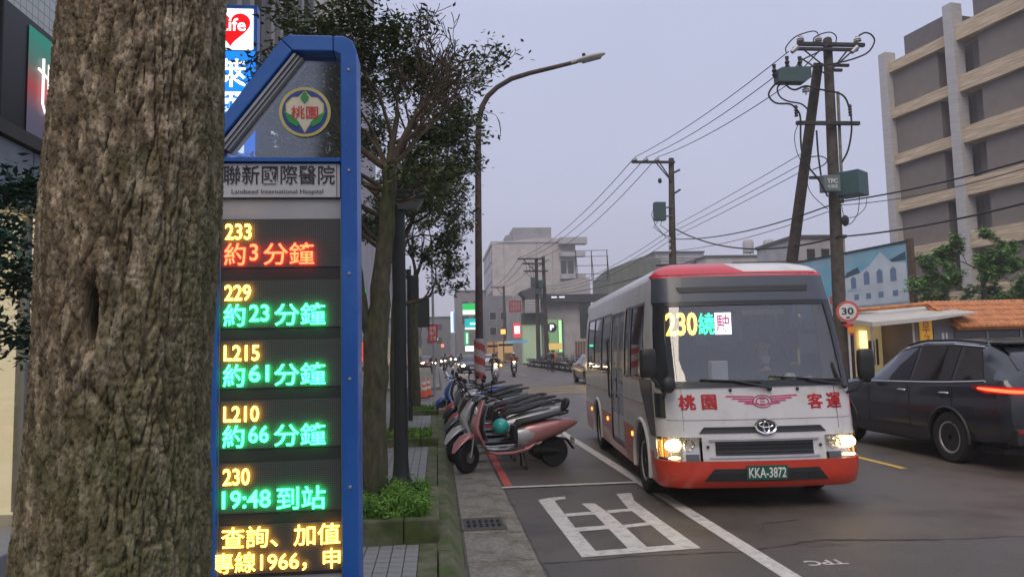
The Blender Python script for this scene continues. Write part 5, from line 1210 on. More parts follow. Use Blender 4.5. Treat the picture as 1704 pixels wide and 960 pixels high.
q = MB(); q.box(-.02, .18, -.012, -.004, 1.86, 2.04); q.build('amber_reflector', mat('amber_refl', (.75, .28, .02), .4), T)

# ------------------------------------------------------------------ utility poles and wires
M_pole = mat('pole_concrete', (.078, .066, .055), .85, var=.3, nscale=5, bump=.3, bscale=40, col2=(.045, .038, .033), c2scale=2)
M_wire = mat('wire_black', (.012, .012, .014), .6); M_iso = mat('porcelain', (.55, .55, .55), .2); M_tank = mat('transformer_green', (.045, .085, .085), .5, var=.12); M_arm = mat('crossarm', (.035, .032, .035), .7, var=.2)
def iso(par, p, h=.14, r=.085):
    q = MB(); q.lathe([(.03, -.1), (.03, 0), (r, .01), (r*.55, h*.35), (r*.95, h*.4), (r*.5, h*.75), (r*.6, h*.85), (r*.3, h)], 12, M=Matrix.Translation(p)); q.build('insulator', M_iso, par, smooth=40)
OX, OY = 14.12, 24.95
T = empty('utility_pole', (OX, OY, .13), 0, 'tall double utility pole with green switch boxes beside the big apartment block', 'utility pole', 'utility poles along the far kerb')
def w2(p): return (p[0]-OX, p[1]-OY, p[2]-.13)
q = MB(); q.tube([w2((14.0, 25, .13)), w2((14.08, 25, 5)), w2((14.19, 25, 12.6))], [.24, .215, .155], 18); q.ball(w2((14.19, 25, 12.6)), (.155, .155, .10), 14, 6); q.build('pole', M_pole, T, smooth=60)
q = MB(); q.tube([w2((13.89, 30.0, .13)), w2((14.02, 25.4, 11.9))], [.26, .17], 18); q.build('leaning_pole', M_pole, T, smooth=60)
for a, b, r in (((12.89, 24.7, 12.3), (15.4, 24.7, 12.32), .065), ((12.73, 24.72, 12.13), (15.15, 24.72, 12.15), .055), ((12.69, 24.7, 9.43), (15.03, 24.7, 9.43), .065), ((13.11, 24.8, 7.5), (13.7, 24.8, 7.5), .05), ((14.2, 25.0, 11.66), (14.95, 25.0, 11.67), .05), ((14.2, 25.0, 11.48), (14.68, 25.0, 11.5), .05)):
    q = MB(); a = Vector(w2(a)); b = Vector(w2(b)); q.box(a.x, b.x, a.y-r, a.y+r, a.z-r, a.z+r); q.build('crossarm', M_arm, T, bevel=.012)
for a, b in (((14.15, 24.7, 11.4), (14.75, 24.7, 12.1)), ((14.1, 24.7, 11.3), (13.1, 24.7, 12.1)), ((14.0, 24.65, 11.1), (12.9, 24.65, 11.8)), ((14.25, 24.65, 11.5), (14.9, 24.65, 12.05))):
    q = MB(); q.tube([w2(a), w2(b)], .03, 6); q.build('brace', M_arm, T)
for p in ((13.01, 24.7, 12.40), (13.68, 24.7, 12.41), (15.15, 24.7, 12.43), (12.95, 24.4, 10.45)): iso(T, w2(p), .2, .14)
for p in ((12.62, 24.6, 11.95), (14.85, 24.6, 11.98)): q = MB(); q.tube([w2(p), w2((p[0]+.22, p[1], p[2]+.2))], [.07, .09], 10); q.build('tilted_insulator', M_alu, T)
q = MB(); q.prism([(11.84-OX, 11.14-.13), (11.84-OX, 10.70-.13), (12.80-OX, 10.70-.13), (13.04-OX, 10.88-.13), (13.04-OX, 11.26-.13), (12.0-OX, 11.22-.13)], -.85, -.45); sw_ = q.build('switch_box', M_tank, T, bevel=.02)
for x, z in ((12.22, 11.25), (12.68, 11.25), (11.74, 10.95)): q = MB(); q.lathe([(.06, 0), (.09, .08), (.05, .12), (.09, .22), (.05, .28), (.07, .42)], 10, M=Matrix.Translation(w2((x, 24.2, z-.05)))); q.build('bushing', M_black, sw_, smooth=40)
q = MB(); q.box(13.38-OX, 13.98-OX, -.62, -.28, 6.92-.13, 7.49-.13); tb = q.build('meter_box', mat('box_grey_green', (.11, .15, .15), .5), T, bevel=.015)
q = MB(); write(q, 'TPC', 13.5-OX, 13.88-OX, 7.20-.13, 7.36-.13, face_y(-.626), 0, .03); write(q, '松樹區', 13.5-OX, 13.88-OX, 7.03-.13, 7.15-.13, face_y(-.626), 0, .01); q.build('box_writing', mat('box_white', (.6, .6, .6), .5), tb)
q = MB(); q.box(-.42, .42, -.42, .42, 0, .84, 0, Matrix.Translation(w2((14.66, 24.8, 6.84))) @ Matrix.Rotation(radians(38), 4, 'Z')); q.build('green_box', mat('cabinet_teal', (.05, .105, .115), .45, var=.08), T, bevel=.02)
q = MB(); q.tube([w2((14.38, 24.85, 10.63)), w2((14.30, 24.83, 6.6))], .055, 8); q.build('conduit', M_conc, T, smooth=40)
def cable(par, pts, r=.03, name='cable'):
    P = [Vector(p) for p in pts]; out = []      # smoothed through the points
    for i in range(len(P)-1):
        p0, p1, p2, p3 = P[max(i-1, 0)], P[i], P[i+1], P[min(i+2, len(P)-1)]
        for k in range(5): t = k/5; out.append(.5*((2*p1)+(p2-p0)*t+(2*p0-5*p1+4*p2-p3)*t*t+(3*p1-p0-3*p2+p3)*t**3))
    out.append(P[-1]); q = MB(); q.tube([w2(p) for p in out], r, 6); return q.build(name, M_wire, par, smooth=60)
for pts, r in (
    ([(12.36, 24.5, 11.87), (12.37, 24.5, 12.1), (12.7, 24.5, 12.45), (13.13, 24.5, 12.63), (13.45, 24.5, 12.69), (13.58, 24.5, 12.59)], .022),
    ([(13.39, 24.5, 12.26), (13.41, 24.5, 12.43), (13.68, 24.5, 12.59), (14.04, 24.5, 12.66), (14.24, 24.5, 12.52), (14.22, 24.5, 12.31)], .022),
    ([(15.04, 24.4, 12.52), (15.28, 24.4, 12.63), (15.52, 24.4, 12.54), (15.6, 24.4, 12.3), (15.33, 24.4, 11.91), (14.76, 24.4, 11.66), (14.05, 24.4, 11.48), (13.28, 24.4, 11.37), (12.86, 24.4, 11.22)], .03),
    ([(11.86, 24.3, 10.74), (11.61, 24.3, 10.46), (11.55, 24.3, 10.23), (11.79, 24.3, 10.0), (12.29, 24.3, 9.97), (12.52, 24.3, 9.78), (12.64, 24.3, 9.51), (12.61, 24.3, 8.77), (12.64, 24.3, 8.24), (12.83, 24.3, 7.77), (13.18, 24.3, 7.3), (13.47, 24.3, 6.72)], .035),
    ([(12.06, 24.3, 10.74), (11.87, 24.3, 10.54), (11.94, 24.3, 10.24), (12.23, 24.3, 10.07), (12.7, 24.3, 9.98), (12.96, 24.3, 9.75)], .03),
    ([(12.3, 24.3, 10.74), (12.23, 24.3, 10.61), (12.49, 24.3, 10.48), (12.91, 24.3, 10.62), (13.32, 24.3, 10.52), (14.03, 24.3, 10.4), (14.33, 24.3, 10.2), (14.46, 24.3, 9.79), (14.49, 24.3, 9.69), (14.48, 24.3, 9.05), (14.31, 24.3, 8.36), (14.06, 24.3, 7.93)], .035),
    ([(13.31, 24.5, 9.1), (13.32, 24.5, 8.3), (13.38, 24.5, 7.5)], .035),
    ([(12.9, 24.5, 8.14), (13.39, 24.5, 8.19), (13.63, 24.5, 8.06), (13.48, 24.5, 7.87), (13.09, 24.5, 7.71)], .02),
    ([(14.74, 24.5, 6.76), (14.64, 24.5, 6.17), (14.34, 24.5, 5.8), (14.16, 24.5, 5.91), (14.06, 24.5, 6.49)], .014),
    ([(15.01, 24.5, 6.76), (14.93, 24.5, 6.38), (14.58, 24.5, 6.07), (14.25, 24.5, 6.02)], .012),
    ([(12.6, 24.4, 11.3), (12.9, 24.4, 11.6), (13.5, 24.4, 11.9), (13.9, 24.4, 12.2)], .025), ([(12.7, 24.4, 11.1), (13.1, 24.4, 11.5), (13.6, 24.4, 12.0)], .02),
    ([(12.66, 24.4, 9.4), (12.45, 24.4, 8.9), (12.5, 24.4, 8.3), (12.75, 24.4, 7.7), (12.9, 24.4, 6.9), (13.5, 24.4, 6.3)], .014)):
    cable(T, pts, r)
for x, z in ((12.5, 9.75), (14.47, 9.8)):
    q = MB(); q.lathe([(.05, -.22), (.075, -.2), (.04, -.14), (.075, -.1), (.04, -.04), (.075, 0), (.04, .06), (.075, .1), (.04, .18)], 10, M=Matrix.Translation(w2((x, 24.3, z)))); q.build('cable_joint', M_black, T, smooth=40)
q = MB(); q.ball(w2((14.28, 24.7, 5.95)), (.14, .10, .2), 10, 7); q.build('splice_box', M_black, T)

T = empty('utility_pole', (13.3, 41.0, .13), 0, 'second utility pole with one long arm and a single hanging transformer, rising behind the bus', 'utility pole', 'utility poles along the far kerb')
q = MB(); q.tube([(-.1, 0, 0), (.0, 0, 6), (.17, 0, 12.3)], [.24, .21, .15], 16); q.build('pole', M_pole, T, smooth=60)
q = MB(); q.box(-2.2, .3, -.28, -.14, 11.96, 12.10); q.build('crossarm', M_arm, T, bevel=.012)
q = MB(); q.tube([(.1, -.2, 10.9), (-.75, -.2, 11.95)], .04, 6); q.tube([(.1, -.2, 10.95), (-.55, -.2, 11.95)], .04, 6); q.build('brace', M_arm, T)
for a, b in (((.15, -.1, 11.4), (.62, -.1, 11.62)), ((.15, -.1, 10.2), (.6, -.1, 10.48))): q = MB(); q.tube([a, b], .055, 6); q.build('short_arm', M_arm, T)
for x in (-2.0, -1.35, -.7): iso(T, (x, -.2, 12.12), .2, .14)
q = MB(); q.box(-1.05, -.40, -.5, -.1, 8.66, 9.7); q.box(-.4, .1, -.2, -.1, 8.9, 8.98); q.box(-.4, .1, -.2, -.1, 9.4, 9.48); tr = q.build('transformer', M_tank, T, bevel=.03)
q = MB(); q.tube([(-.8, -.3, 8.7), (-1.1, -.3, 8.3), (-.6, -.3, 7.9), (0, -.2, 7.7)], .02, 5); q.tube([(-.6, -.3, 8.7), (-.7, -.3, 8.4), (-.3, -.3, 8.1), (0, -.2, 7.9)], .02, 5); q.tube([(-.95, -.3, 9.6), (-1.2, -.3, 9.0), (-1.0, -.3, 8.4), (-.4, -.3, 7.7)], .02, 5); q.build('leads', M_wire, tr)
q = MB(); q.ball((-.62, -.25, 10.95), (.12, .08, .16), 10, 6); q.build('fuse', M_black, T)
q = MB(); q.box(-1.0, .2, -.16, -.08, 6.1, 6.2); q.build('low_arm', M_arm, T)
for k in range(3): iso(T, (-.2-.0*k, -.25, 6.9+k*.35), .14, .1)
def small_pole(loc, h, label, pair, arm):
    T = empty('utility_pole', loc, 0, label, 'utility pole', 'utility poles along the far kerb')
    q = MB(); q.tube([(0, 0, 0), (.0, 0, h)], [.24, .17], 12); q.build('pole', M_pole, T, smooth=60)
    if pair: q = MB(); q.tube([(.9, 0, 0), (.75, 0, h+.15)], [.24, .17], 12); q.build('pole', M_pole, T, smooth=60)
    for a, b, z in arm: q = MB(); q.box(a, b, -.3, -.18, z, z+.16); q.build('crossarm', M_arm, T)
    return T
T = small_pole((10.55, 78, .13), 11.3, 'farther paired utility poles in front of the building with the round P sign', True, [(-2.0, .9, 11.1), (-1.5, .7, 10.6), (-1.4, 1.2, 9.8)])
q = MB(); q.box(-.7, -.2, -.7, -.3, 8.2, 9.2); q.box(.1, .6, -.8, -.3, 8.0, 8.9); q.box(-.3, .4, -.7, -.3, 7.4, 8.0); q.build('transformer', M_tank, T, bevel=.05)
q = MB(); q.tube([(-.1, -.3, 9.8), (-1.4, -.3, 11.1)], .05, 5); q.tube([(-.1, -.3, 10.2), (1.3, -.3, 11.1)], .05, 5)
for k in range(4): q.tube([(-1.2+k*.35, -.3, 10.9), (-1.0+k*.3, -.35, 9.6), (-.6+k*.15, -.4, 9.1)], .025, 4)
q.build('leads', M_wire, T)
T = small_pole((9.95, 110, .13), 11.2, 'slender farthest utility pole with one long arm and a stub arm', False, [(-1.9, .15, 10.9)])
q = MB(); q.tube([(0, -.2, 9.6), (-1.0, -.2, 10.9)], .05, 5); q.build('brace', M_arm, T)
def wire(a, b, sag, r, label, group='overhead wires between the utility poles', n=24):
    a, b = Vector(a), Vector(b); pts = [a.lerp(b, t)-Vector((0, 0, sag*4*t*(1-t))) for t in lin(0, 1, n)]
    q = MB(); q.tube(pts, r, 5); o = q.build('overhead_wire', M_wire, smooth=60); return tag(o, label, 'wire', group)
HV = [((11.30, 40.8, 12.45), (12.35, 24.3, 11.85)), ((11.95, 40.8, 12.45), (11.80, 24.3, 10.95)), ((12.60, 40.8, 12.45), (12.30, 24.3, 10.70))]
for k, (a, b) in enumerate(HV): wire(a, b, .25, .018, ['topmost', 'middle', 'lowest'][k]+' of the three wires between the tall double pole and the second pole')
for k, x in enumerate((11.30, 11.95, 12.60)): wire((x, 40.8, 12.45), ((8.7, 9.5, 10.9)[k], 78, 11.45), .9, .022, ['leftmost', 'middle', 'rightmost'][k]+' of the three wires sagging from the second pole to the far paired poles')
for k in range(3): wire(((8.7, 9.5, 10.9)[k], 78, 11.4), ((8.1, 8.8, 9.9)[k], 110, 11.2), .6, .025, ['leftmost', 'middle', 'rightmost'][k]+' of the far wires beyond the paired poles')
for k, (a, b) in enumerate((((13.60, 40.9, 8.60), (13.98, 26.3, 8.95)), ((13.60, 40.9, 8.30), (13.98, 26.3, 8.55)), ((13.60, 40.9, 8.0), (13.98, 26.3, 8.28)))): wire(a, b, .05, .014, ['upper', 'middle', 'lower'][k]+' thin wire rising from the second pole to the leaning pole')
for k in range(3): wire((13.5, 40.9, 8.5-.3*k), (11.2, 78, 8.4-.3*k), .9, .016, ['upper', 'middle', 'lower'][k]+' thin wire falling away from the second pole into the distance')
wire((13.45, 40.8, 8.35), (14.0, 24.7, 5.38), .75, .034, 'thick black cable sagging from the second pole past the leaning pole')
wire((14.0, 24.7, 5.38), (13.66, 16.0, 4.82), .12, .028, 'thick black cable running from the double pole out of the picture, lowest on the right')
wire((13.66, 16.0, 4.82), (13.3, 4, 5.2), .1, .028, 'continuation of the lowest thick cable beyond the right edge')
wire((14.1, 24.7, 6.62), (13.75, 16.0, 5.83), .10, .026, 'upper black cable crossing the apartment block on the right')
wire((13.75, 16.0, 5.83), (13.5, 4, 6.1), .1, .026, 'continuation of the upper cable beyond the right edge')
wire((14.1, 24.7, 6.50), (13.73, 16.0, 5.64), .16, .013, 'thin wire just under the upper cable on the right')
wire((13.45, 40.8, 7.75), (14.05, 24.9, 6.60), .35, .026, 'black cable looping low from the second pole up to the meter box')
wire((13.45, 40.8, 7.1), (14.05, 24.9, 6.40), .25, .014, 'thin wire under the looping black cable')
wire((13.3, 40.8, 6.2), (11.1, 78, 7.6), .4, .03, 'dark cable dropping left from the low arm of the second pole')
# ================================================================== buildings
def wallmat(n, c, **k): return mat(n, c, .8, var=.10, nscale=.8, col2=tuple(x*.75 for x in c), c2scale=.5, c2lo=.45, c2hi=.75, **k)
B_pan = mat('stucco_taupe', (.19, .165, .15), .85, var=.08, nscale=1.5, bump=.3, bscale=20)
B_trav = mat('travertine', (.47, .36, .235), .7, var=.22, nscale=2, stretch=(.25, .25, 5), col2=(.58, .49, .38), c2scale=2)
B_tile = mat('pillar_tile', (.42, .41, .41), .6, var=.10, nscale=1.5, stretch=(1, 1, 6)); B_grey = wallmat('wall_grey', (.24, .24, .26)); B_cream = wallmat('wall_cream', (.42, .39, .36)); B_lgrey = wallmat('wall_light', (.40, .39, .40))
B_dark = mat('window_dark', (.03, .035, .04), .15, spec=.8); B_brown = wallmat('wall_brown', (.18, .09, .07)); B_green = wallmat('wall_green_grey', (.14, .15, .13)); B_roof = mat('roof_dark', (.07, .07, .075), .7)
def rbox(mb, ax, ay, R, x0, x1, y0, y1, z0, z1, m=0): mb.box(x0, x1, y0, y1, z0, z1, m)
# ---- apartment block on the right: local x runs along the facade towards us, local y into the block
ang = atan2(-6.0, 1.1)
T = empty('apartment_block', (35.1, 53.6, .0), ang, 'large taupe apartment block with white tiled pillars and travertine floor bands', 'apartment block')
zb = [23.2-3.62*i for i in range(7)]; PX = [0, 6.15, 12.3, 18.45, 24.6]; W_ = .75
for i, x in enumerate(PX):
    q = MB(); q.box(x-.4, x+W_-.4, -.35, .6, 0, 24.1 if i == 0 else 25.2); q.build('pillar', B_tile, T, bevel=.02)
for i, z in enumerate(zb):
    for k, x in enumerate(PX[:-1]):
        q = MB(); q.box(x+.353, x+6.15-.403, -.12, .9, z-.78, z+(.0 if k == 0 else .35)); q.build('floor_band', B_trav, T, bevel=.015)
for i in range(6):
    z1, z0 = zb[i]-.78, zb[i+1]
    for k, x in enumerate(PX[:-1]):
        a, b = (x+.36, x+4.55) if k % 2 == 0 else (x+1.75, x+5.75)
        if k: z0 = zb[i+1]+.35
        q = MB(); q.box(a, b, .25, 1.6, z0+.002, z1-.002); q.build('wall_panel', B_pan, T)
        q = MB(); na, nb = (b+.003, x+5.745) if k % 2 == 0 else (x+.355, a-.003); q.box(na, nb, 1.3, 1.8, z0+.002, z1-.002); q.build('niche', wallmat('niche_wall', (.25, .235, .23)), T)
q = MB(); q.box(.0, 24.8, 1.62, 17, 0, 22.6); q.build('block_core', B_pan, T)
for a, b, z in ((1.3, 5.3, 25.0), (7.4, 16, 27.6)): q = MB(); q.box(a, b, .6, 6, 22.6, z); q.build('roof_house', mat('roof_house_grey', (.13, .12, .125), .8), T)
q = MB(); q.box(5.4, 5.7, .2, 1.0, 23.25, 25.3); q.build('roof_fin', B_lgrey, T)
q = MB(); q.box(-3.4, -.42, 3.2, 16, 0, 17.4); wg = q.build('brown_wing', B_pan, T)
q = MB(); q.box(-3.75, -3.403, 3.0, 4.0, 0, 17.8); q.build('brick_pier', B_brown, wg)
for z in (16.6, 12.6, 8.6, 4.6):
    q = MB(); q.box(-3.40, -.43, 3.02, 3.19, z-.9, z); q.build('wing_band', mat('wing_band_grey', (.22, .19, .17), .8), wg)
    q = MB(); q.box(-2.9, -2.5, 3.08, 3.195, z-3.0, z-1.1); q.build('window', B_lgrey, wg)
for k in range(9): q = MB(); q.box(-3.4+k*.37, -3.36+k*.37, 3.05, 3.09, 17.4, 18.7); q.build('railing_post', M_dark, wg)
for z in (18.0, 18.66): q = MB(); q.box(-3.4, -.43, 3.1, 3.14, z, z+.06); q.build('railing', M_dark, wg)

# ---- mural billboard
a = Vector((21.6, 44.2, 0)); b = Vector((23.12, 34.6, 0)); Lb = (b-a).length; ang = atan2(b.y-a.y, b.x-a.x)
T = empty('billboard', (a.x, a.y, 0), ang, 'pale blue billboard with a drawn white mansion beside the apartment block', 'billboard')
q = MB(); q.box(0, Lb, 0, .08, 3.15, 6.6); bd = q.build('board', mat('mural_sky', (.16, .42, .58), .6, var=.12, nscale=.5, col2=(.30, .46, .56), c2scale=.4), T)
F = lambda d: (lambda x, z: (x, -d, z))
mw = [mat('mural_white', (.52, .60, .68), .6, var=.12, nscale=1), mat('mural_slate', (.05, .09, .14), .6), mat('mural_window', (.14, .22, .36), .6), mat('mural_haze', (.36, .46, .54), .6, var=.2, nscale=1.2), mat('mural_red', (.55, .08, .08), .6), mat('mural_text', (.12, .2, .3), .6)]
def mp(pts, m, d, nm=None):
    q = MB(); q.add([(x, -d, z) for x, z in pts], [tuple(range(len(pts)))]); return q.build(nm or 'mural_shape', mw[m], bd)
mp([(3.4, 3.16), (Lb-.05, 3.16), (Lb-.05, 4.2), (3.4, 4.2)], 3, .004, 'mural_foreground')
mp([(4.9, 3.7), (9.6, 3.7), (9.6, 5.6), (8.6, 5.75), (7.9, 6.35), (7.0, 5.7), (6.2, 5.4), (4.9, 5.2)], 0, .006, 'mural_mansion')
mp([(5.0, 5.22), (5.35, 5.55), (6.2, 5.75), (6.35, 5.42)], 1, .008, 'mural_roof'); mp([(8.5, 5.85), (9.6, 6.15), (9.6, 5.75), (8.7, 5.72)], 1, .008, 'mural_roof')
def archw(x, z, w_, h): mp([(x, z), (x+w_, z), (x+w_, z+h*.8), (x+w_*.5, z+h), (x, z+h*.8)], 2, .009, 'mural_window')
for x in (6.6, 7.55, 8.5): archw(x, 4.75, .42, .75)
archw(5.6, 4.6, .4, .7)
for x in (6.7, 7.6, 8.6, 5.8): mp([(x, 4.0), (x+.36, 4.0), (x+.36, 4.3), (x, 4.3)], 2, .009, 'mural_window')
mp([(5.3, 4.45), (6.3, 4.45), (6.3, 4.62), (5.3, 4.62)], 3, .010, 'mural_balcony')
for x, z in ((1.0, 5.0), (1.35, 5.0), (4.0, 4.75)): mp([(x, z), (x+.25, z), (x+.25, z+.5), (x, z+.5)], 2, .008, 'mural_window')
mp([(3.8, 3.9), (4.6, 3.9), (4.6, 4.35), (3.8, 4.35)], 4, .008, 'mural_red_mark'); mp([(4.15, 3.98), (4.35, 3.98), (4.35, 4.27), (4.15, 4.27)], 3, .010, 'mural_gap')
for z, x0_, x1_ in ((3.55, 4.6, 6.0), (3.42, 4.8, 5.9), (3.6, 6.4, 9.2)): mp([(x0_, z), (x1_, z), (x1_, z+.03), (x0_, z+.03)], 5, .008, 'mural_line')
q = MB(); q.box(-.02, Lb+.1, -.06, .1, 6.6, 6.68); q.build('top_rail', M_dark, T); q = MB(); q.box(Lb+.0, Lb+.30, -.05, .15, 0, 6.75); q.build('post', mat('rust_post', (.10, .055, .04), .8, var=.3), T)
for x in (1, 4, 7): q = MB(); q.box(x, x+.14, .1, .25, 0, 6.5); q.build('post', M_dark, T)

# ---- low shop with canopy and orange tiled roof
T = empty('roadside_shop', (17.5, 23.4, .13), 0, 'low roadside shop with white canopy, yellow sign and orange tiled roof', 'shop')
S = lambda mb, n, m, par=T, **k: mb.build(n, m, par, world=True, **k)
q = MB(); q.box(15.62, 16.98, 23.4, 23.5, .13, 2.46); q.box(16.98, 24, 23.4, 23.5, .13, 2.2); q.box(14.66, 15.62, 25.2, 25.3, .13, 2.75); q.box(15.62, 15.7, 23.5, 25.2, .13, 2.46); w_ = S(q, 'wall', wallmat('shop_wall', (.20, .165, .14)))
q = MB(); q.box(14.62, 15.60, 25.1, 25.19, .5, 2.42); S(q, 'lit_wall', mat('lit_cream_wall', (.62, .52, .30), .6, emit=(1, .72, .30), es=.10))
q = MB(); q.box(14.75, 15.0, 25.0, 25.05, 1.5, 2.1); S(q, 'wall_lamp', glow('shop_lamp', (1, .62, .2), 2.2))
for x0_, x1_, z0_, z1_ in ((15.08, 15.28, .9, 1.75), (15.36, 15.42, .9, 1.8)): q = MB(); q.box(x0_, x1_, 25.04, 25.09, z0_, z1_); S(q, 'window', B_dark)
q = MB(); q.box(15.62, 15.68, 23.36, 23.399, .5, 2.5); S(q, 'white_corner', mat('corner_white', (.5, .45, .38), .6))
q = MB(); q.box(15.86, 16.28, 23.33, 23.38, .9, 2.4); ys_ = S(q, 'yellow_sign', mat('shop_yellow', (.62, .34, .03), .5, emit=(1, .5, .04), es=.12))
q = MB(); write(q, '早\n餐\n店', 15.93, 16.2, 1.0, 2.34, face_y(23.325), 0, .01); q.build('sign_writing', mat('shop_red', (.5, .08, .01), .5), T, world=True)
q = MB(); q.box(16.35, 17.02, 23.36, 23.395, .13, 2.15); S(q, 'door', mat('shop_door', (.13, .13, .15), .5)); q = MB(); q.box(16.62, 16.70, 23.345, 23.358, 1.6, 1.95); q.box(16.76, 16.82, 23.345, 23.358, 1.75, 1.95); S(q, 'door_notice', mat('notice_white', (.5, .5, .5), .5))
q = MB(); q.box(17.1, 23.8, 23.36, 23.395, .13, 1.98); S(q, 'shopfront_glass', B_dark)
for x in (18.2, 19.4, 20.6): q = MB(); q.box(x, x+.06, 23.33, 23.358, .13, 2.0); S(q, 'mullion', M_alu)
q = MB(); q.rings([[(x, 22.9, z), (x, 26, z+.40), (x, 26, z+.28), (x, 22.9, z-t)] for x, z, t in ((13.95, 2.33, .14), (15.9, 2.46, .12), (17.6, 2.60, .04))]); S(q, 'canopy', mat('canopy_white', (.48, .46, .42), .5, var=.1, nscale=2))
q = MB(); q.tube([(14.0, 23.05, .13), (14.0, 23.05, 2.3)], .03, 8); S(q, 'canopy_post', M_alu)
M_tile = mat('roof_tile', (.50, .19, .055), .5, var=.25, nscale=6, col2=(.33, .12, .05), c2scale=4)
q = MB(); q.prism([(22.95, 2.10), (24.6, 2.95), (24.6, 2.85), (23.0, 2.02)], 16.98, 24, 'YZ'); S(q, 'roof_deck', M_tile)
q = MB(); n = 0                                 # overlapping half-round roof tiles
for r_ in range(5):
    y0, z0 = 22.9+r_*.36, 2.11+r_*.185
    for c_ in range(44):
        x = 17.02+c_*.158; seg = [(x+.079+.079*cos(t), .058*sin(t)) for t in lin(pi, 0, 6)]
        q.rings([[(px, y0, z0+h+.02) for px, h in seg], [(px, y0+.42, z0+.205+h*.9) for px, h in seg], [(px, y0+.42, z0+.19) for px, h in seg], [(px, y0, z0) for px, h in seg], [(px, y0, z0+h+.02) for px, h in seg]], cap=False, closed=False)
o = S(q, 'roof_tiles', M_tile); o['kind'] = 'stuff'
q = MB(); q.tube([(14.6, 24.75, 2.82), (17, 24.7, 2.98), (24, 24.6, 3.04)], .075, 8); S(q, 'ridge', M_tile, smooth=60)
# red stall further in
T = empty('market_stall', (16.4, 30, .0), 0, 'small red roofed stall with a glowing white sign behind the speed sign', 'stall')
q = MB(); q.prism([(-.9, 2.0), (.9, 2.0), (.6, 2.45), (-.3, 2.5)], -.5, .8); q.build('awning', mat('stall_red', (.5, .03, .03), .6), T)
q = MB(); q.box(-.9, -.8, -.4, .7, 0, 2.0); q.box(.8, .9, -.4, .7, 0, 2.0); q.box(-.9, .9, .7, .8, 0, 2.0); q.build('wall', wallmat('stall_wall', (.08, .03, .03)), T)
q = MB(); q.box(-.15, .45, -.5, -.42, 1.35, 1.95); q.build('lit_sign', glow('stall_glow', (.9, 1, .95), 1.8), T)
T = empty('vending_kiosk', (15.2, 28.5, .0), 0, 'grey kiosk with pale panels under the far end of the canopy', 'kiosk')
q = MB(); q.box(-1.0, .1, 0, .8, 0, 2.3); q.build('cabinet', wallmat('kiosk', (.10, .12, .11)), T, bevel=.02); q = MB(); q.box(-.95, .0, -.03, -.001, 1.3, 2.1); q.build('pale_panel', mat('kiosk_panel', (.40, .46, .44), .4), T)
q = MB(); q.box(-1.05, -.97, -.06, -.03, .9, 1.5); q.build('yellow_strip', glow('kiosk_amber', (1, .6, .08), .9), T)

# ---- low hall behind the billboard and shops
def block(name, loc, rz, size, z, m, label, cat='building', roofz=None, roofm=None):
    T = empty(name, loc, rz, label, cat); q = MB(); q.box(0, size[0], 0, size[1], 0, z); q.build('wall', m, T); 
    q = MB(); q.box(-.15, size[0]+.15, -.15, size[1]+.15, z+.002, z+.3); q.build('roof', roofm or B_roof, T); return T
def windows(T, xs, zs, w_, h, m=None, y=-.02, fr=None, yd=.06):
    for x in xs:
        for z in zs:
            q = MB(); q.box(x-.07, x+w_+.07, y-.03, y+.015, z-.07, z); q.box(x-.07, x, y-.03, y+.015, z, z+h); q.box(x+w_, x+w_+.07, y-.03, y+.015, z, z+h); q.box(x-.07, x+w_+.07, y-.03, y+.015, z+h, z+h+.07); f = q.build('window', fr or B_lgrey, T)
            q = MB(); q.box(x, x+w_, y-.005, y+.01, z, z+h); q.build('pane', m or B_dark, f)
B1 = block('white_hall', (37.2, 100, 0), 0, (12.8, 20), 14.0, B_cream, 'long low cream building with two water tanks on its roof')
for x, lab in ((6.6, 'left'), (9.6, 'right')):
    t = empty('water_tank', (37.2+x, 101, 14.3), 0, f'{lab} grey cylindrical water tank on the low cream building', 'water tank'); q = MB(); q.lathe([(.7, .4), (.75, .5), (.75, 2.0), (.5, 2.3), (.1, 2.35)], 14); q.build('tank', B_lgrey, t, smooth=40)
    for dx, dy in ((-.5, -.5), (.5, -.5), (-.5, .5), (.5, .5)): q = MB(); q.tube([(dx, dy, 0), (dx, dy, .45)], .05, 5); q.build('leg', M_alu, t)
B2 = block('louvred_building', (39.0, 130, 0), 0, (9.0, 12), 18.6, B_grey, 'grey building with louvred top floor behind the second utility pole')
for k in range(6): q = MB(); q.box(0.1, 8.9, -.12, -.003, 15.2+k*.5, 15.5+k*.5); q.build('louvre', B_lgrey, B2)
B3 = empty('green_shed', (25.2, 110, 0), radians(-6), 'large grey green metal shed with a sloping roof line, left of the second pole', 'building')
q = MB(); q.prism([(0, 0), (8.4, 0), (8.4, 15.0), (5.6, 15.4), (0, 13.4)], 0, 18); q.build('wall', B_green, B3)
for k in range(8): q = MB(); q.box(.2+k*1.15, .3+k*1.15, -.05, -.003, 4, 13.2+min(k, 5)*.32); q.build('rib', mat('shed_rib', (.09, .10, .09), .7), B3)
B4 = empty('sloped_roof_house', (33.5, 104, 0), 0, 'building with a dark slanting roof just left of the cream building', 'building'); q = MB(); q.prism([(0, 0), (3.6, 0), (3.6, 13.7), (0, 11.8)], 0, 10); q.build('wall', wallmat('slope_wall', (.30, .30, .32)), B4); q = MB(); q.prism([(-.2, 11.75), (3.6, 13.75), (3.6, 14.1), (-.2, 12.1)], -.2, 10); q.build('roof', B_roof, B4)
B5 = block('small_white_block', (33.0, 66, 0), 0, (5.0, 8), 11.5, B_lgrey, 'small white block seen between the double pole and the apartment wing'); windows(B5, (1.2, 2.6), (6.4, 9.2), .8, 1.3)
B6 = block('low_grey_hall', (21.5, 52, 0), radians(-8), (11, 10), 7.4, B_grey, 'low grey hall with a flat roof behind the blue billboard')
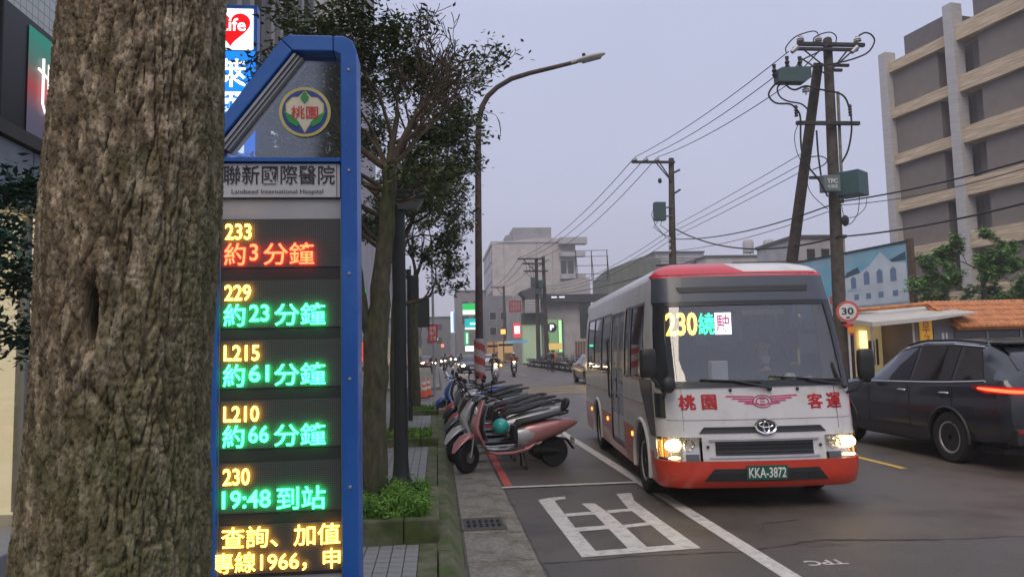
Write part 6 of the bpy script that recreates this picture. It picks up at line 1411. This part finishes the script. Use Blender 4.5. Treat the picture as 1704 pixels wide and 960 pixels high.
block('low_grey_hall', (19.0, 62, 0), 0, (9, 12), 4.2, wallmat('hall_w', (.33, .32, .33)), 'low pale hall hidden mostly behind the bus')

# ---- white five storey building in the distance
WX, WY = 11.4, 150
T = empty('white_building', (WX, WY, 0), 0, 'tall blank white walled building in the distance with a stepped roof house', 'building')
q = MB(); q.prism([(0, 0), (17, 0), (17, 24.2), (9, 24.6), (0, 23.4)], 0, 28); q.build('wall', wallmat('white_render', (.46, .42, .40)), T)
q = MB(); q.box(4.6, 12.6, 3, 12, 24.0, 27.2); q.build('roof_house', wallmat('roofhouse_grey', (.26, .26, .28)), T); q = MB(); q.box(3.2, 5.5, 4, 10, 23.9, 25.8); q.build('roof_house', wallmat('roofhouse_grey', (.26, .26, .28)), T)
q = MB(); q.box(-.25, 0, -.1, 28, 23.2, 23.9); q.box(-.1, 17.1, -.2, -.003, 23.6, 23.9); q.build('parapet', B_lgrey, T)
for x in (2.3, 9.0, 12.2): q = MB(); q.box(x, x+.07, -.05, -.003, 2, 23.5); q.build('wall_joint', B_grey, T)
for yy in range(6):
    for zz in range(5):
        q = MB(); q.box(-.12, -.003, 1.5+yy*4.4, 4.2+yy*4.4, 3.8+zz*4.0, 6.2+zz*4.0); f = q.build('window', B_grey, T); q = MB(); q.box(-.16, -.121, 1.7+yy*4.4, 4.0+yy*4.4, 4.0+zz*4.0, 6.0+zz*4.0); q.build('pane', B_dark, f)
for z in (20.5, 16.0, 11.5): q = MB(); q.box(13.6, 18.6, -2.2, -.003, z, z+.9); q.build('balcony', B_lgrey, T)
q = MB(); q.box(13.4, 19.0, -2.6, -.003, 23.0, 24.3); q.build('eave', B_lgrey, T)
for z in (17.2, 12.8): 
    for x in (13.9, 15.4): q = MB(); q.box(x, x+1.1, -.08, -.004, z, z+2.6); q.build('balcony_door', B_dark, T)

# ---- long white building with the round P sign
PXo, PYo = 10.9, 95
T = empty('parking_building', (PXo, PYo, 0), 0, 'long white walled building with dark awning and glowing green panel under a round P sign', 'building')
q = MB(); q.prism([(0, 0), (8.9, 0), (8.9, 10.9), (7.2, 10.8), (2.2, 9.9), (0, 9.4)], 0, 22); q.build('wall', wallmat('white_render2', (.40, .38, .37)), T)
q = MB(); q.prism([(-.6, 9.0), (1.8, 9.9), (2.2, 9.2), (2.2, 7.9), (.4, 7.9)], -3.0, -.01); q.build('gable_roof', B_roof, T)
q = MB(); q.box(1.2, 11.4, -1.2, -.01, 7.75, 8.75); aw = q.build('awning_band', mat('awning_dark', (.045, .045, .05), .6), T)
for x in (3.6, 4.6): q = MB(); q.box(x, x+.7, -1.26, -1.205, 8.3, 8.5); q.build('awning_lamp', glow('dim_white', (.8, .85, .9), .8), aw)
q = MB(); q.box(-.2, 2.6, -2.2, -.01, 5.0, 6.4); q.build('lean_to_roof', mat('leanto_green', (.06, .075, .07), .7), T)
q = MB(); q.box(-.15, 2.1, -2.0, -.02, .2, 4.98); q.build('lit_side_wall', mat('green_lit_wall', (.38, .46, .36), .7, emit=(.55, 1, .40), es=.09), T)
q = MB(); q.box(2.9, 5.0, -.3, -.02, 1.4, 5.6); gp = q.build('green_panel', glow('p_panel_green', (.34, .58, .28), .42), T)
q = MB(); q.prism([(3.7+.62*cos(2*pi*i/24), 4.6+.62*sin(2*pi*i/24)) for i in range(24)], -.36, -.31); pd = q.build('round_sign', mat('p_navy', (.02, .03, .08), .4), T)
q = MB(); write(q, 'P', 3.45, 3.98, 4.25, 4.98, face_y(-.37), 0, .04); q.build('letter', glow('p_white', (1, 1, 1), 1.0), T)
for x in (3.25, 4.45): q = MB(); q.box(x, x+.08, -.35, -.31, 1.5, 3.9 if x < 4 else 5.5); q.build('panel_bar', mat('leanto_green', (.06, .075, .07), .7), T)
q = MB(); q.box(4.56, 4.95, -.34, -.305, 1.5, 5.5); q.build('bright_strip', glow('strip_green', (.6, 1, .5), .75), T)
q = MB(); q.box(3.2, 4.9, -.36, -.355, 1.8, 2.6); q.build('lit_board', glow('p_amber', (1, .65, .2), .55), T)
for x in (2.86, 5.01): q = MB(); q.box(x, x+.12, -.34, -.02, .2, 5.7); q.build('panel_frame', B_dark, T)
for k in range(7): q = MB(); q.box(6.7+k*.34, 6.92+k*.34, -.12, -.02, .3, 2.8); q.build('gate_slat', B_brown, T)
q = MB(); q.box(7.4, 8.4, -.1, -.01, 3.2, 7.6); q.build('dark_doorway', B_dark, T)
q = MB(); q.box(-2.0, -.5, -3.2, -3.0, 6.5, 7.9); rs = q.build('red_sign', mat('dull_red', (.30, .05, .06), .6), T); q = MB(); write(q, '汽車美容\n洗車保養', -1.9, -.6, 6.65, 7.75, face_y(-3.22), 0, .01); q.build('red_sign_writing', mat('dull_pink', (.45, .3, .3), .6), rs)
q = MB(); q.box(.0, 1.9, -3.2, -3.05, 6.4, 8.0); ws = q.build('white_board', mat('board_white', (.42, .42, .42), .6), T)
for k in range(4): q = MB(); q.box(.05, 1.85, -3.24, -3.205, 6.6+k*.36, 6.66+k*.36); q.build('board_line', B_grey, ws)
q = MB(); q.box(-1.7, -.9, -5.4, -5.2, 3.4, 5.0); rl = q.build('lit_red_sign', glow('sign_red_glow', (1, .03, .05), 1.3), T); q = MB(); q.box(-1.6, -1.0, -5.45, -5.405, 3.8, 4.7); q.build('lit_red_centre', glow('sign_white_glow', (1, .9, .85), 1.6), rl)
q = MB(); q.box(-2.6, .0, -4.6, -4.4, 2.7, 3.0); q.build('blue_lit_awning', mat('awning_blue', (.1, .2, .3), .5, emit=(.2, .6, .9), es=.25), T)
# rack on the roof behind it
T = empty('roof_rack', (18.2, 96, 10.6), radians(-4), 'empty steel billboard frame standing on the roof beside the white building', 'billboard frame')
for x in (0, 2.05, 4.1): q = MB(); q.tube([(x, 0, 0), (x, 0, 4.0)], .06, 5); q.build('upright', M_dark, T); q = MB(); q.tube([(x, 0, 3.9), (x+.5, 1.8, 0)], .045, 5); q.build('strut', M_dark, T)
for z in (0, .9, 2.0, 3.2, 3.98): q = MB(); q.tube([(-.1, 0, z), (4.3, 0, z)], .04, 5); q.build('rail', M_dark, T)

# ---- right side shops at the road bend
T = block('corner_shops', (4.6, 172, 0), 0, (6.6, 20), 15.6, wallmat('shop_block', (.24, .23, .24)), 'grey block at the end of the road covered with green lit signs'); windows(T, (1.2, 3.8), (8.2, 11.6), 1.6, 1.8)
def lit_sign(loc, w_, h, c, s, label, parts=(), name='lit_sign', rz=0, dep=.25):
    T = empty(name, loc, rz, label, 'sign'); q = MB(); q.box(-w_/2, w_/2, 0, dep, 0, h); q.build('sign_box', M_alu, T)
    q = MB(); q.box(-w_/2+.03, w_/2-.03, -.02, -.002, .03, h-.03); q.build('lit_face', glow('g_'+label[:22].replace(' ', '_'), c, s), T)
    for (a, b, z0, z1, c2, s2) in parts: q = MB(); q.box(a, b, -.05, -.025, z0, z1); q.build('lit_stripe', glow('gs_%d_%d' % (int(c2[0]*9), int(c2[1]*9)), c2, s2), T)
    return T
lit_sign((5.55, 129, 8.1), 2.2, 2.0, (.01, .42, .08), 1.1, 'green convenience store sign with white lower stripe above the teal one', [(-1.05, 1.05, .08, .85, (.85, 1, .9), 1.0)])
lit_sign((5.9, 129, 5.6), 2.2, 1.9, (.0, .34, .34), 1.2, 'teal lit sign hanging under the green store sign', [(-1.05, 1.05, .0, .35, (.85, 1, .9), 1.0), (-.2, .9, .8, 1.2, (.5, 1, 1), 1.2)])
lit_sign((5.1, 129, 2.9), .9, 2.4, (.02, .30, .12), 1.0, 'narrow green upright sign below the teal sign', [(-.1, .25, .3, 2.1, (.6, 1, .7), 1.0)])
lit_sign((5.75, 128.6, 1.9), 1.9, .9, (.85, .92, 1), 1.8, 'bright white shop front light under the green signs')
lit_sign((2.75, 128, 5.1), .75, 3.6, (.55, .70, .95), 1.3, 'tall blue and white upright sign left of the green store sign', [(.12, .34, .1, 3.5, (.1, .2, .6), .8)])
lit_sign((8.6, 140, 4.2), 1.5, 1.4, (.03, .5, .5), .9, 'small teal square sign between the striped lamp foot and white building')
lit_sign((10.4, 108, .3), 3.4, 2.9, (.95, .58, .28), .34, 'warm lit shop opening below the white building', [(-.9, -.75, 0, 2.9, (.02, .02, .02), .1), (.5, .62, 0, 2.9, (.02, .02, .02), .1), (-1.6, 1.6, 2.2, 2.5, (.05, .04, .03), .5), (-.7, .3, .1, 1.2, (.2, .12, .05), .3)])
lit_sign((8.6, 112, .3), 2.4, 2.9, (.95, .50, .22), .25, 'dim amber shop opening left of the slender far pole', [(-.2, -.05, 0, 2.9, (.02, .02, .02), .1), (-1.1, 1.1, 2.1, 2.4, (.05, .04, .03), .5), (.1, .9, .1, 1.4, (.2, .12, .05), .3)])
lit_sign((9.2, 104, 4.1), .7, .7, (1, .35, .08), 2.0, 'round orange lamp above the warm shop opening')
lit_sign((.9, 118, 2.6), .5, .5, (1, .2, .12), 1.6, 'small red signal light far down the road')
lit_sign((.0, 92, 3.2), .35, .35, (.05, 1, .5), 2.2, 'small green signal light just right of the red banner')
lit_sign((-3.55, 36.2, 3.4), .5, 1.4, (.02, .45, .14), 1.0, 'small green store sign squeezed between the blue frame and tree trunk', [(-.22, .22, .1, .35, (.85, 1, .9), 1.0)])
lit_sign((-3.6, 36.0, 1.3), .35, 1.0, (.8, .06, .03), .9, 'small red and white lit sign low beside the blue frame')
lit_sign((-3.55, 34.8, .95), .16, .16, (1, .45, .15), 20, 'orange glaring lamp low beside the blue frame', name='lamp')
T = block('distant_block', (-6.5, 190, 0), 0, (10, 20), 10.5, wallmat('far_block', (.20, .21, .22)), 'hazy distant block closing the left side of the road'); windows(T, (1.5, 4, 6.5), (4, 7.4), 1.4, 1.6)
block('distant_block', (-20, 240, 0), 0, (30, 20), 13, wallmat('far_block2', (.22, .23, .25)), 'farthest hazy block at the very end of the street')
block('distant_block', (4, 260, 0), 0, (30, 20), 14, wallmat('far_block2', (.22, .23, .25)), 'far hazy block behind the green signs')
for k, (yy, z, w_) in enumerate(((50, 13, 20), (72, 9.5, 20), (94, 12, 24), (120, 10, 26), (148, 13, 30))):
    T = empty('street_building', (-3.6-.0*k, yy, 0), radians(90), ['pale building in the far left row, first beyond the tall smooth one', 'low second building of the far left row', 'third building of the far left row', 'fourth building of the far left row', 'last building of the far left row'][k], 'building')
    q = MB(); q.box(0, w_-.3, 0, 12, 0, z); q.build('wall', [wallmat('row_a', (.34, .33, .34)), B_grey, wallmat('row_c', (.20, .20, .21))][k % 3], T)
    for x in range(3):
        for zz in range(int(z/3.4)-1): q = MB(); q.box(1.5+x*5.5, 4.5+x*5.5, -.08, -.003, 4.4+zz*3.3, 6.2+zz*3.3); q.build('window', B_dark, T)
    q = MB(); q.box(.4, w_-1, -.06, -.003, .3, 2.9); q.build('shopfront', mat('dim_shopfront', (.10, .10, .11), .4, emit=(1, .8, .5), es=.10), T)
# far row of the right side past the crossing, hidden mostly by the bus
for k, (yy, z) in enumerate(((124, 9), (138, 12))):
    T = empty('street_building', (8.2+k*.4, yy, 0), 0, ['low shop block right of the green signs', 'shop block behind the slender far pole'][k], 'building'); q = MB(); q.box(0, 4.5+k, 0, 10, 0, z); q.build('wall', wallmat('row_c', (.20, .20, .21)), T); windows(T, (.6, 2.4), (4.5, 7.0), 1.0, 1.2)

# ---- left: tall smooth building beyond the crossing, ribbed one before it, tiled shop beside us
T = empty('tall_building', (-13, 36.8, 0), 0, 'tall pale smooth walled building beyond the crossing, behind the tree crown', 'building')
q = MB(); q.box(0, 9.15, 0, 12.5, 0, 30); q.build('wall', wallmat('smooth_pale', (.42, .40, .42)), T)
for x in (1.2, 3.6, 6.1, 8.0): q = MB(); q.box(x, x+.08, -.03, -.003, 3, 29.8); q.build('wall_joint', B_grey, T)
T = empty('ribbed_building', (-4.05, 12.2, 0), radians(90), 'tall grey building with vertical ribs behind the blue bus display', 'building')
q = MB(); q.box(0, 11.8, 0, 10, 0, 26); q.build('wall', wallmat('rib_wall', (.30, .285, .27)), T)
for k in range(12): q = MB(); q.box(.2+k*1.0, .55+k*1.0, -.32, -.003, 4.2, 25.9); q.build('rib', [wallmat('rib_a', (.36, .34, .32)), wallmat('rib_b', (.16, .15, .14))][k % 3 == 1], T)
q = MB(); q.box(.1, 11.7, -.6, -.003, 3.3, 4.18); q.build('fascia', mat('fascia_pale', (.30, .31, .33), .6), T)
q = MB(); q.box(.3, 11.5, -.05, -.003, .2, 3.2); q.build('shopfront', mat('shopfront_dim2', (.12, .12, .12), .3, emit=(1, .85, .6), es=.15), T)
# tiled shop at the left edge
T = empty('corner_shop', (-3.62, 6.0, 0), radians(90), 'white tiled shop building with a lit glass front at the left edge', 'shop')
tm = mat('white_tile', (.52, .56, .52), .35, var=.06); 
bt = bpy.data.materials['white_tile'].node_tree; br = bt.nodes.new('ShaderNodeTexBrick'); br.offset = 0; br.inputs['Scale'].default_value = 1; br.inputs['Brick Width'].default_value = .10; br.inputs['Row Height'].default_value = .10; br.inputs['Mortar Size'].default_value = .006
br.inputs['Color1'].default_value = (.50, .55, .50, 1); br.inputs['Color2'].default_value = (.56, .60, .55, 1); br.inputs['Mortar'].default_value = (.26, .29, .27, 1)
tc_ = bt.nodes.new('ShaderNodeTexCoord'); sx_ = bt.nodes.new('ShaderNodeSeparateXYZ'); cx_ = bt.nodes.new('ShaderNodeCombineXYZ'); bt.links.new(tc_.outputs['Object'], sx_.inputs[0]); bt.links.new(sx_.outputs['X'], cx_.inputs[0]); bt.links.new(sx_.outputs['Z'], cx_.inputs[1]); bt.links.new(cx_.outputs[0], br.inputs['Vector']); bt.links.new(br.outputs['Color'], bt.nodes['Principled BSDF'].inputs['Base Color'])
q = MB(); q.box(-9, 5.9, 0, 9, 3.2, 15); q.box(2.05, 5.9, 0, 9, 0, 3.2); q.box(-9, -.6, 0, 9, 0, 3.2); q.box(-.6, 2.05, 3.5, 9, 0, 3.2); q.build('wall', tm, T)
q = MB(); q.box(.62, 5.8, -.25, -.003, 2.95, 3.42); q.build('pale_fascia', mat('fascia_grey2', (.22, .25, .29), .5), T)
q = MB(); q.box(-3, .60, -.25, -.003, 2.95, 3.42); q.build('pale_fascia', mat('fascia_grey2', (.22, .25, .29), .5), T)
q = MB(); q.box(-3, 5.8, -.30, -.003, 3.43, 3.54); q.build('soffit', mat('soffit_brown', (.06, .055, .05), .7), T)
g2 = glow('shop_inside', (1, .78, .42), 1.3); q = MB(); q.box(-.55, 2.0, 1.8, 1.9, .2, 3.1); q.build('lit_back_wall', g2, T)
q = MB(); q.box(1.99, 2.045, .05, 3.4, .17, 3.1); q.build('lit_side_wall', glow('shop_side', (1, .80, .50), .6), T)
for yy in (.5, 1.1, 1.9, 2.8): q = MB(); q.box(1.96, 1.985, yy, yy+.05, .2, 3.05); q.build('wall_rib', B_lgrey, T)
q = MB(); q.box(-.6, 2.05, 0.02, 3.4, .1, .16); q.box(-.6, 2.05, .02, 3.4, 3.12, 3.18); q.build('shop_floor', mat('shop_floor', (.35, .33, .30), .5), T)
for k in range(4):
    q = MB(); q.box(1.15, 1.6, .6, 1.5, .5+k*.5, .53+k*.5); sf = q.build('shelf', B_lgrey, T)
    for i in range(5): q = MB(); q.box(1.2+i*.08, 1.26+i*.08, .7, 1.3, .53+k*.5, .75+k*.5); q.build('goods', [mat('goods_a', (.5, .2, .05), .5), mat('goods_b', (.6, .55, .2), .5), mat('goods_c', (.1, .3, .5), .5)][i % 3], sf)
for x in (-.6, .35, 1.02, 1.98): q = MB(); q.box(x, x+.06, -.02, .04, .12, 2.94); q.build('mullion', M_alu, T)
q = MB(); q.box(.20, .34, -.04, -.01, .4, 2.4); q.build('lit_strip', glow('strip_blue', (.65, .85, 1), 1.6), T)
q = MB(); q.box(-.54, 1.98, .0, .01, .14, 2.9); q.build('shop_glass', glassm('shop_glass', (.9, .92, .92), .05), T)
q = MB(); q.box(-.6, 5.8, -.5, -.003, -.02, .28); q.build('step', mat('stone_step', (.26, .26, .27), .5), T, bevel=.01)
# black and gradient shop sign
T = empty('shop_sign', (-3.6, 6.48, 3.6), radians(90), 'black boxed shop sign fading green to red with one white character', 'sign')
q = MB(); q.box(.0, 3.4, -.02, .62, -.02, 1.12); q.build('sign_box', mat('sign_black', (.008, .008, .009), .4), T, bevel=.01)
gm = bpy.data.materials.new('sign_gradient'); gm.use_nodes = True; t = gm.node_tree; bsd = t.nodes['Principled BSDF']; tcn = t.nodes.new('ShaderNodeTexCoord'); sx = t.nodes.new('ShaderNodeSeparateXYZ'); rp_ = t.nodes.new('ShaderNodeValToRGB')
t.links.new(tcn.outputs['Object'], sx.inputs[0]); t.links.new(sx.outputs['Z'], rp_.inputs[0]); t.links.new(rp_.outputs[0], bsd.inputs['Base Color']); t.links.new(rp_.outputs[0], bsd.inputs['Emission Color']); bsd.inputs['Emission Strength'].default_value = .30
e = rp_.color_ramp.elements; e[0].position = .0; e[0].color = (.08, .09, .13, 1); e[1].position = 1; e[1].color = (.02, .26, .18, 1)
for p_, c_ in ((.3, (.12, .09, .13, 1)), (.52, (.42, .05, .05, 1)), (.72, (.10, .16, .13, 1))): x_ = e.new(p_); x_.color = c_
q = MB(); q.add([(.38, -.03, .05), (3.35, -.03, .05), (3.35, -.03, 1.05), (.38, -.03, 1.05)], [(0, 1, 2, 3)]); q.build('sign_face', gm, T)
q = MB()
for pts in ([(.62, .70), (.98, .62)], [(.70, .82), (.70, .40), (.75, .33), (.98, .33)], [(.80, .80), (.80, .50), (.82, .46), (.92, .46)], [(.91, .80), (.91, .46)]): q.tube([(x-.10, -.05, z) for x, z in pts], .012, 5)
q.build('sign_character', glow('char_white', (1, .9, .9), 1.0), T)
# blade signs
T = empty('blade_sign', (-3.45, 13.0, 5.0), 0, 'tall lit convenience store blade sign, white panel with red heart above blue', 'sign')
q = MB(); q.box(-.42, .42, .0, .22, 0, 2.76); q.build('sign_box', M_blue, T, bevel=.01)
q = MB(); q.box(-.40, .40, -.02, -.002, .02, 1.92); q.build('blue_face', glow('blade_blue', (.01, .18, .75), 1.25), T)
q = MB(); q.box(-.36, .36, -.025, -.003, 1.95, 2.68); q.build('white_face', glow('blade_white', (.9, .95, 1), 1.0), T)
q = MB(); n = 40; q.add([(.335*(sin(t)**3)-.02, -.035, 2.34+.021*(13*cos(t)-5*cos(2*t)-2*cos(3*t)-cos(4*t))) for t in [2*pi*i/n for i in range(n)]], [tuple(range(n))]); h_ = q.build('red_heart', glow('heart_red', (.75, .01, .015), .9), T)
q = MB(); write(q, 'Life', -.20, .24, 2.27, 2.50, face_y(-.045), 0, .015); q.build('heart_writing', glow('blade_char', (1, 1, 1), 1.3), h_)
q = MB()
for i, c_ in enumerate('萊爾富'): write(q, c_, -.26, .26, 1.28-i*.58, 1.78-i*.58, face_y(-.035), 0, .015)
q.build('sign_writing', glow('blade_char', (1, 1, 1), 1.3), T)
T = empty('blade_sign', (-3.22, 15.2, 5.6), 0, 'grey vertical sign with white lit characters seen through the glass', 'sign')
q = MB(); q.box(-.3, .42, .0, .2, .0, 2.1); q.build('sign_box', mat('sign_grey_box', (.12, .14, .18), .5), T, bevel=.01)
q = MB()
for i, c_ in enumerate('家況客'): write(q, c_, -.05, .22, 1.25-i*.50, 1.60-i*.50, face_y(-.02), 0, .01)
q.build('sign_writing', glow('char_white2', (1, 1, .97), 1.3), T)

# ------------------------------------------------------------------ haze
q = MB(); q.box(-70, 75, -25, 300, -1.2, 40)
hz = bpy.data.materials.new('haze'); hz.use_nodes = True; t = hz.node_tree; t.nodes.clear(); o = t.nodes.new('ShaderNodeOutputMaterial'); v = t.nodes.new('ShaderNodeVolumePrincipled')
v.inputs['Color'].default_value = (.90, .90, .96, 1); v.inputs['Density'].default_value = .0014; v.inputs['Anisotropy'].default_value = .0; t.links.new(v.outputs[0], o.inputs['Volume'])
ho = q.build('haze', hz, loc=(0, 0, 0)); ho['kind'] = 'stuff'
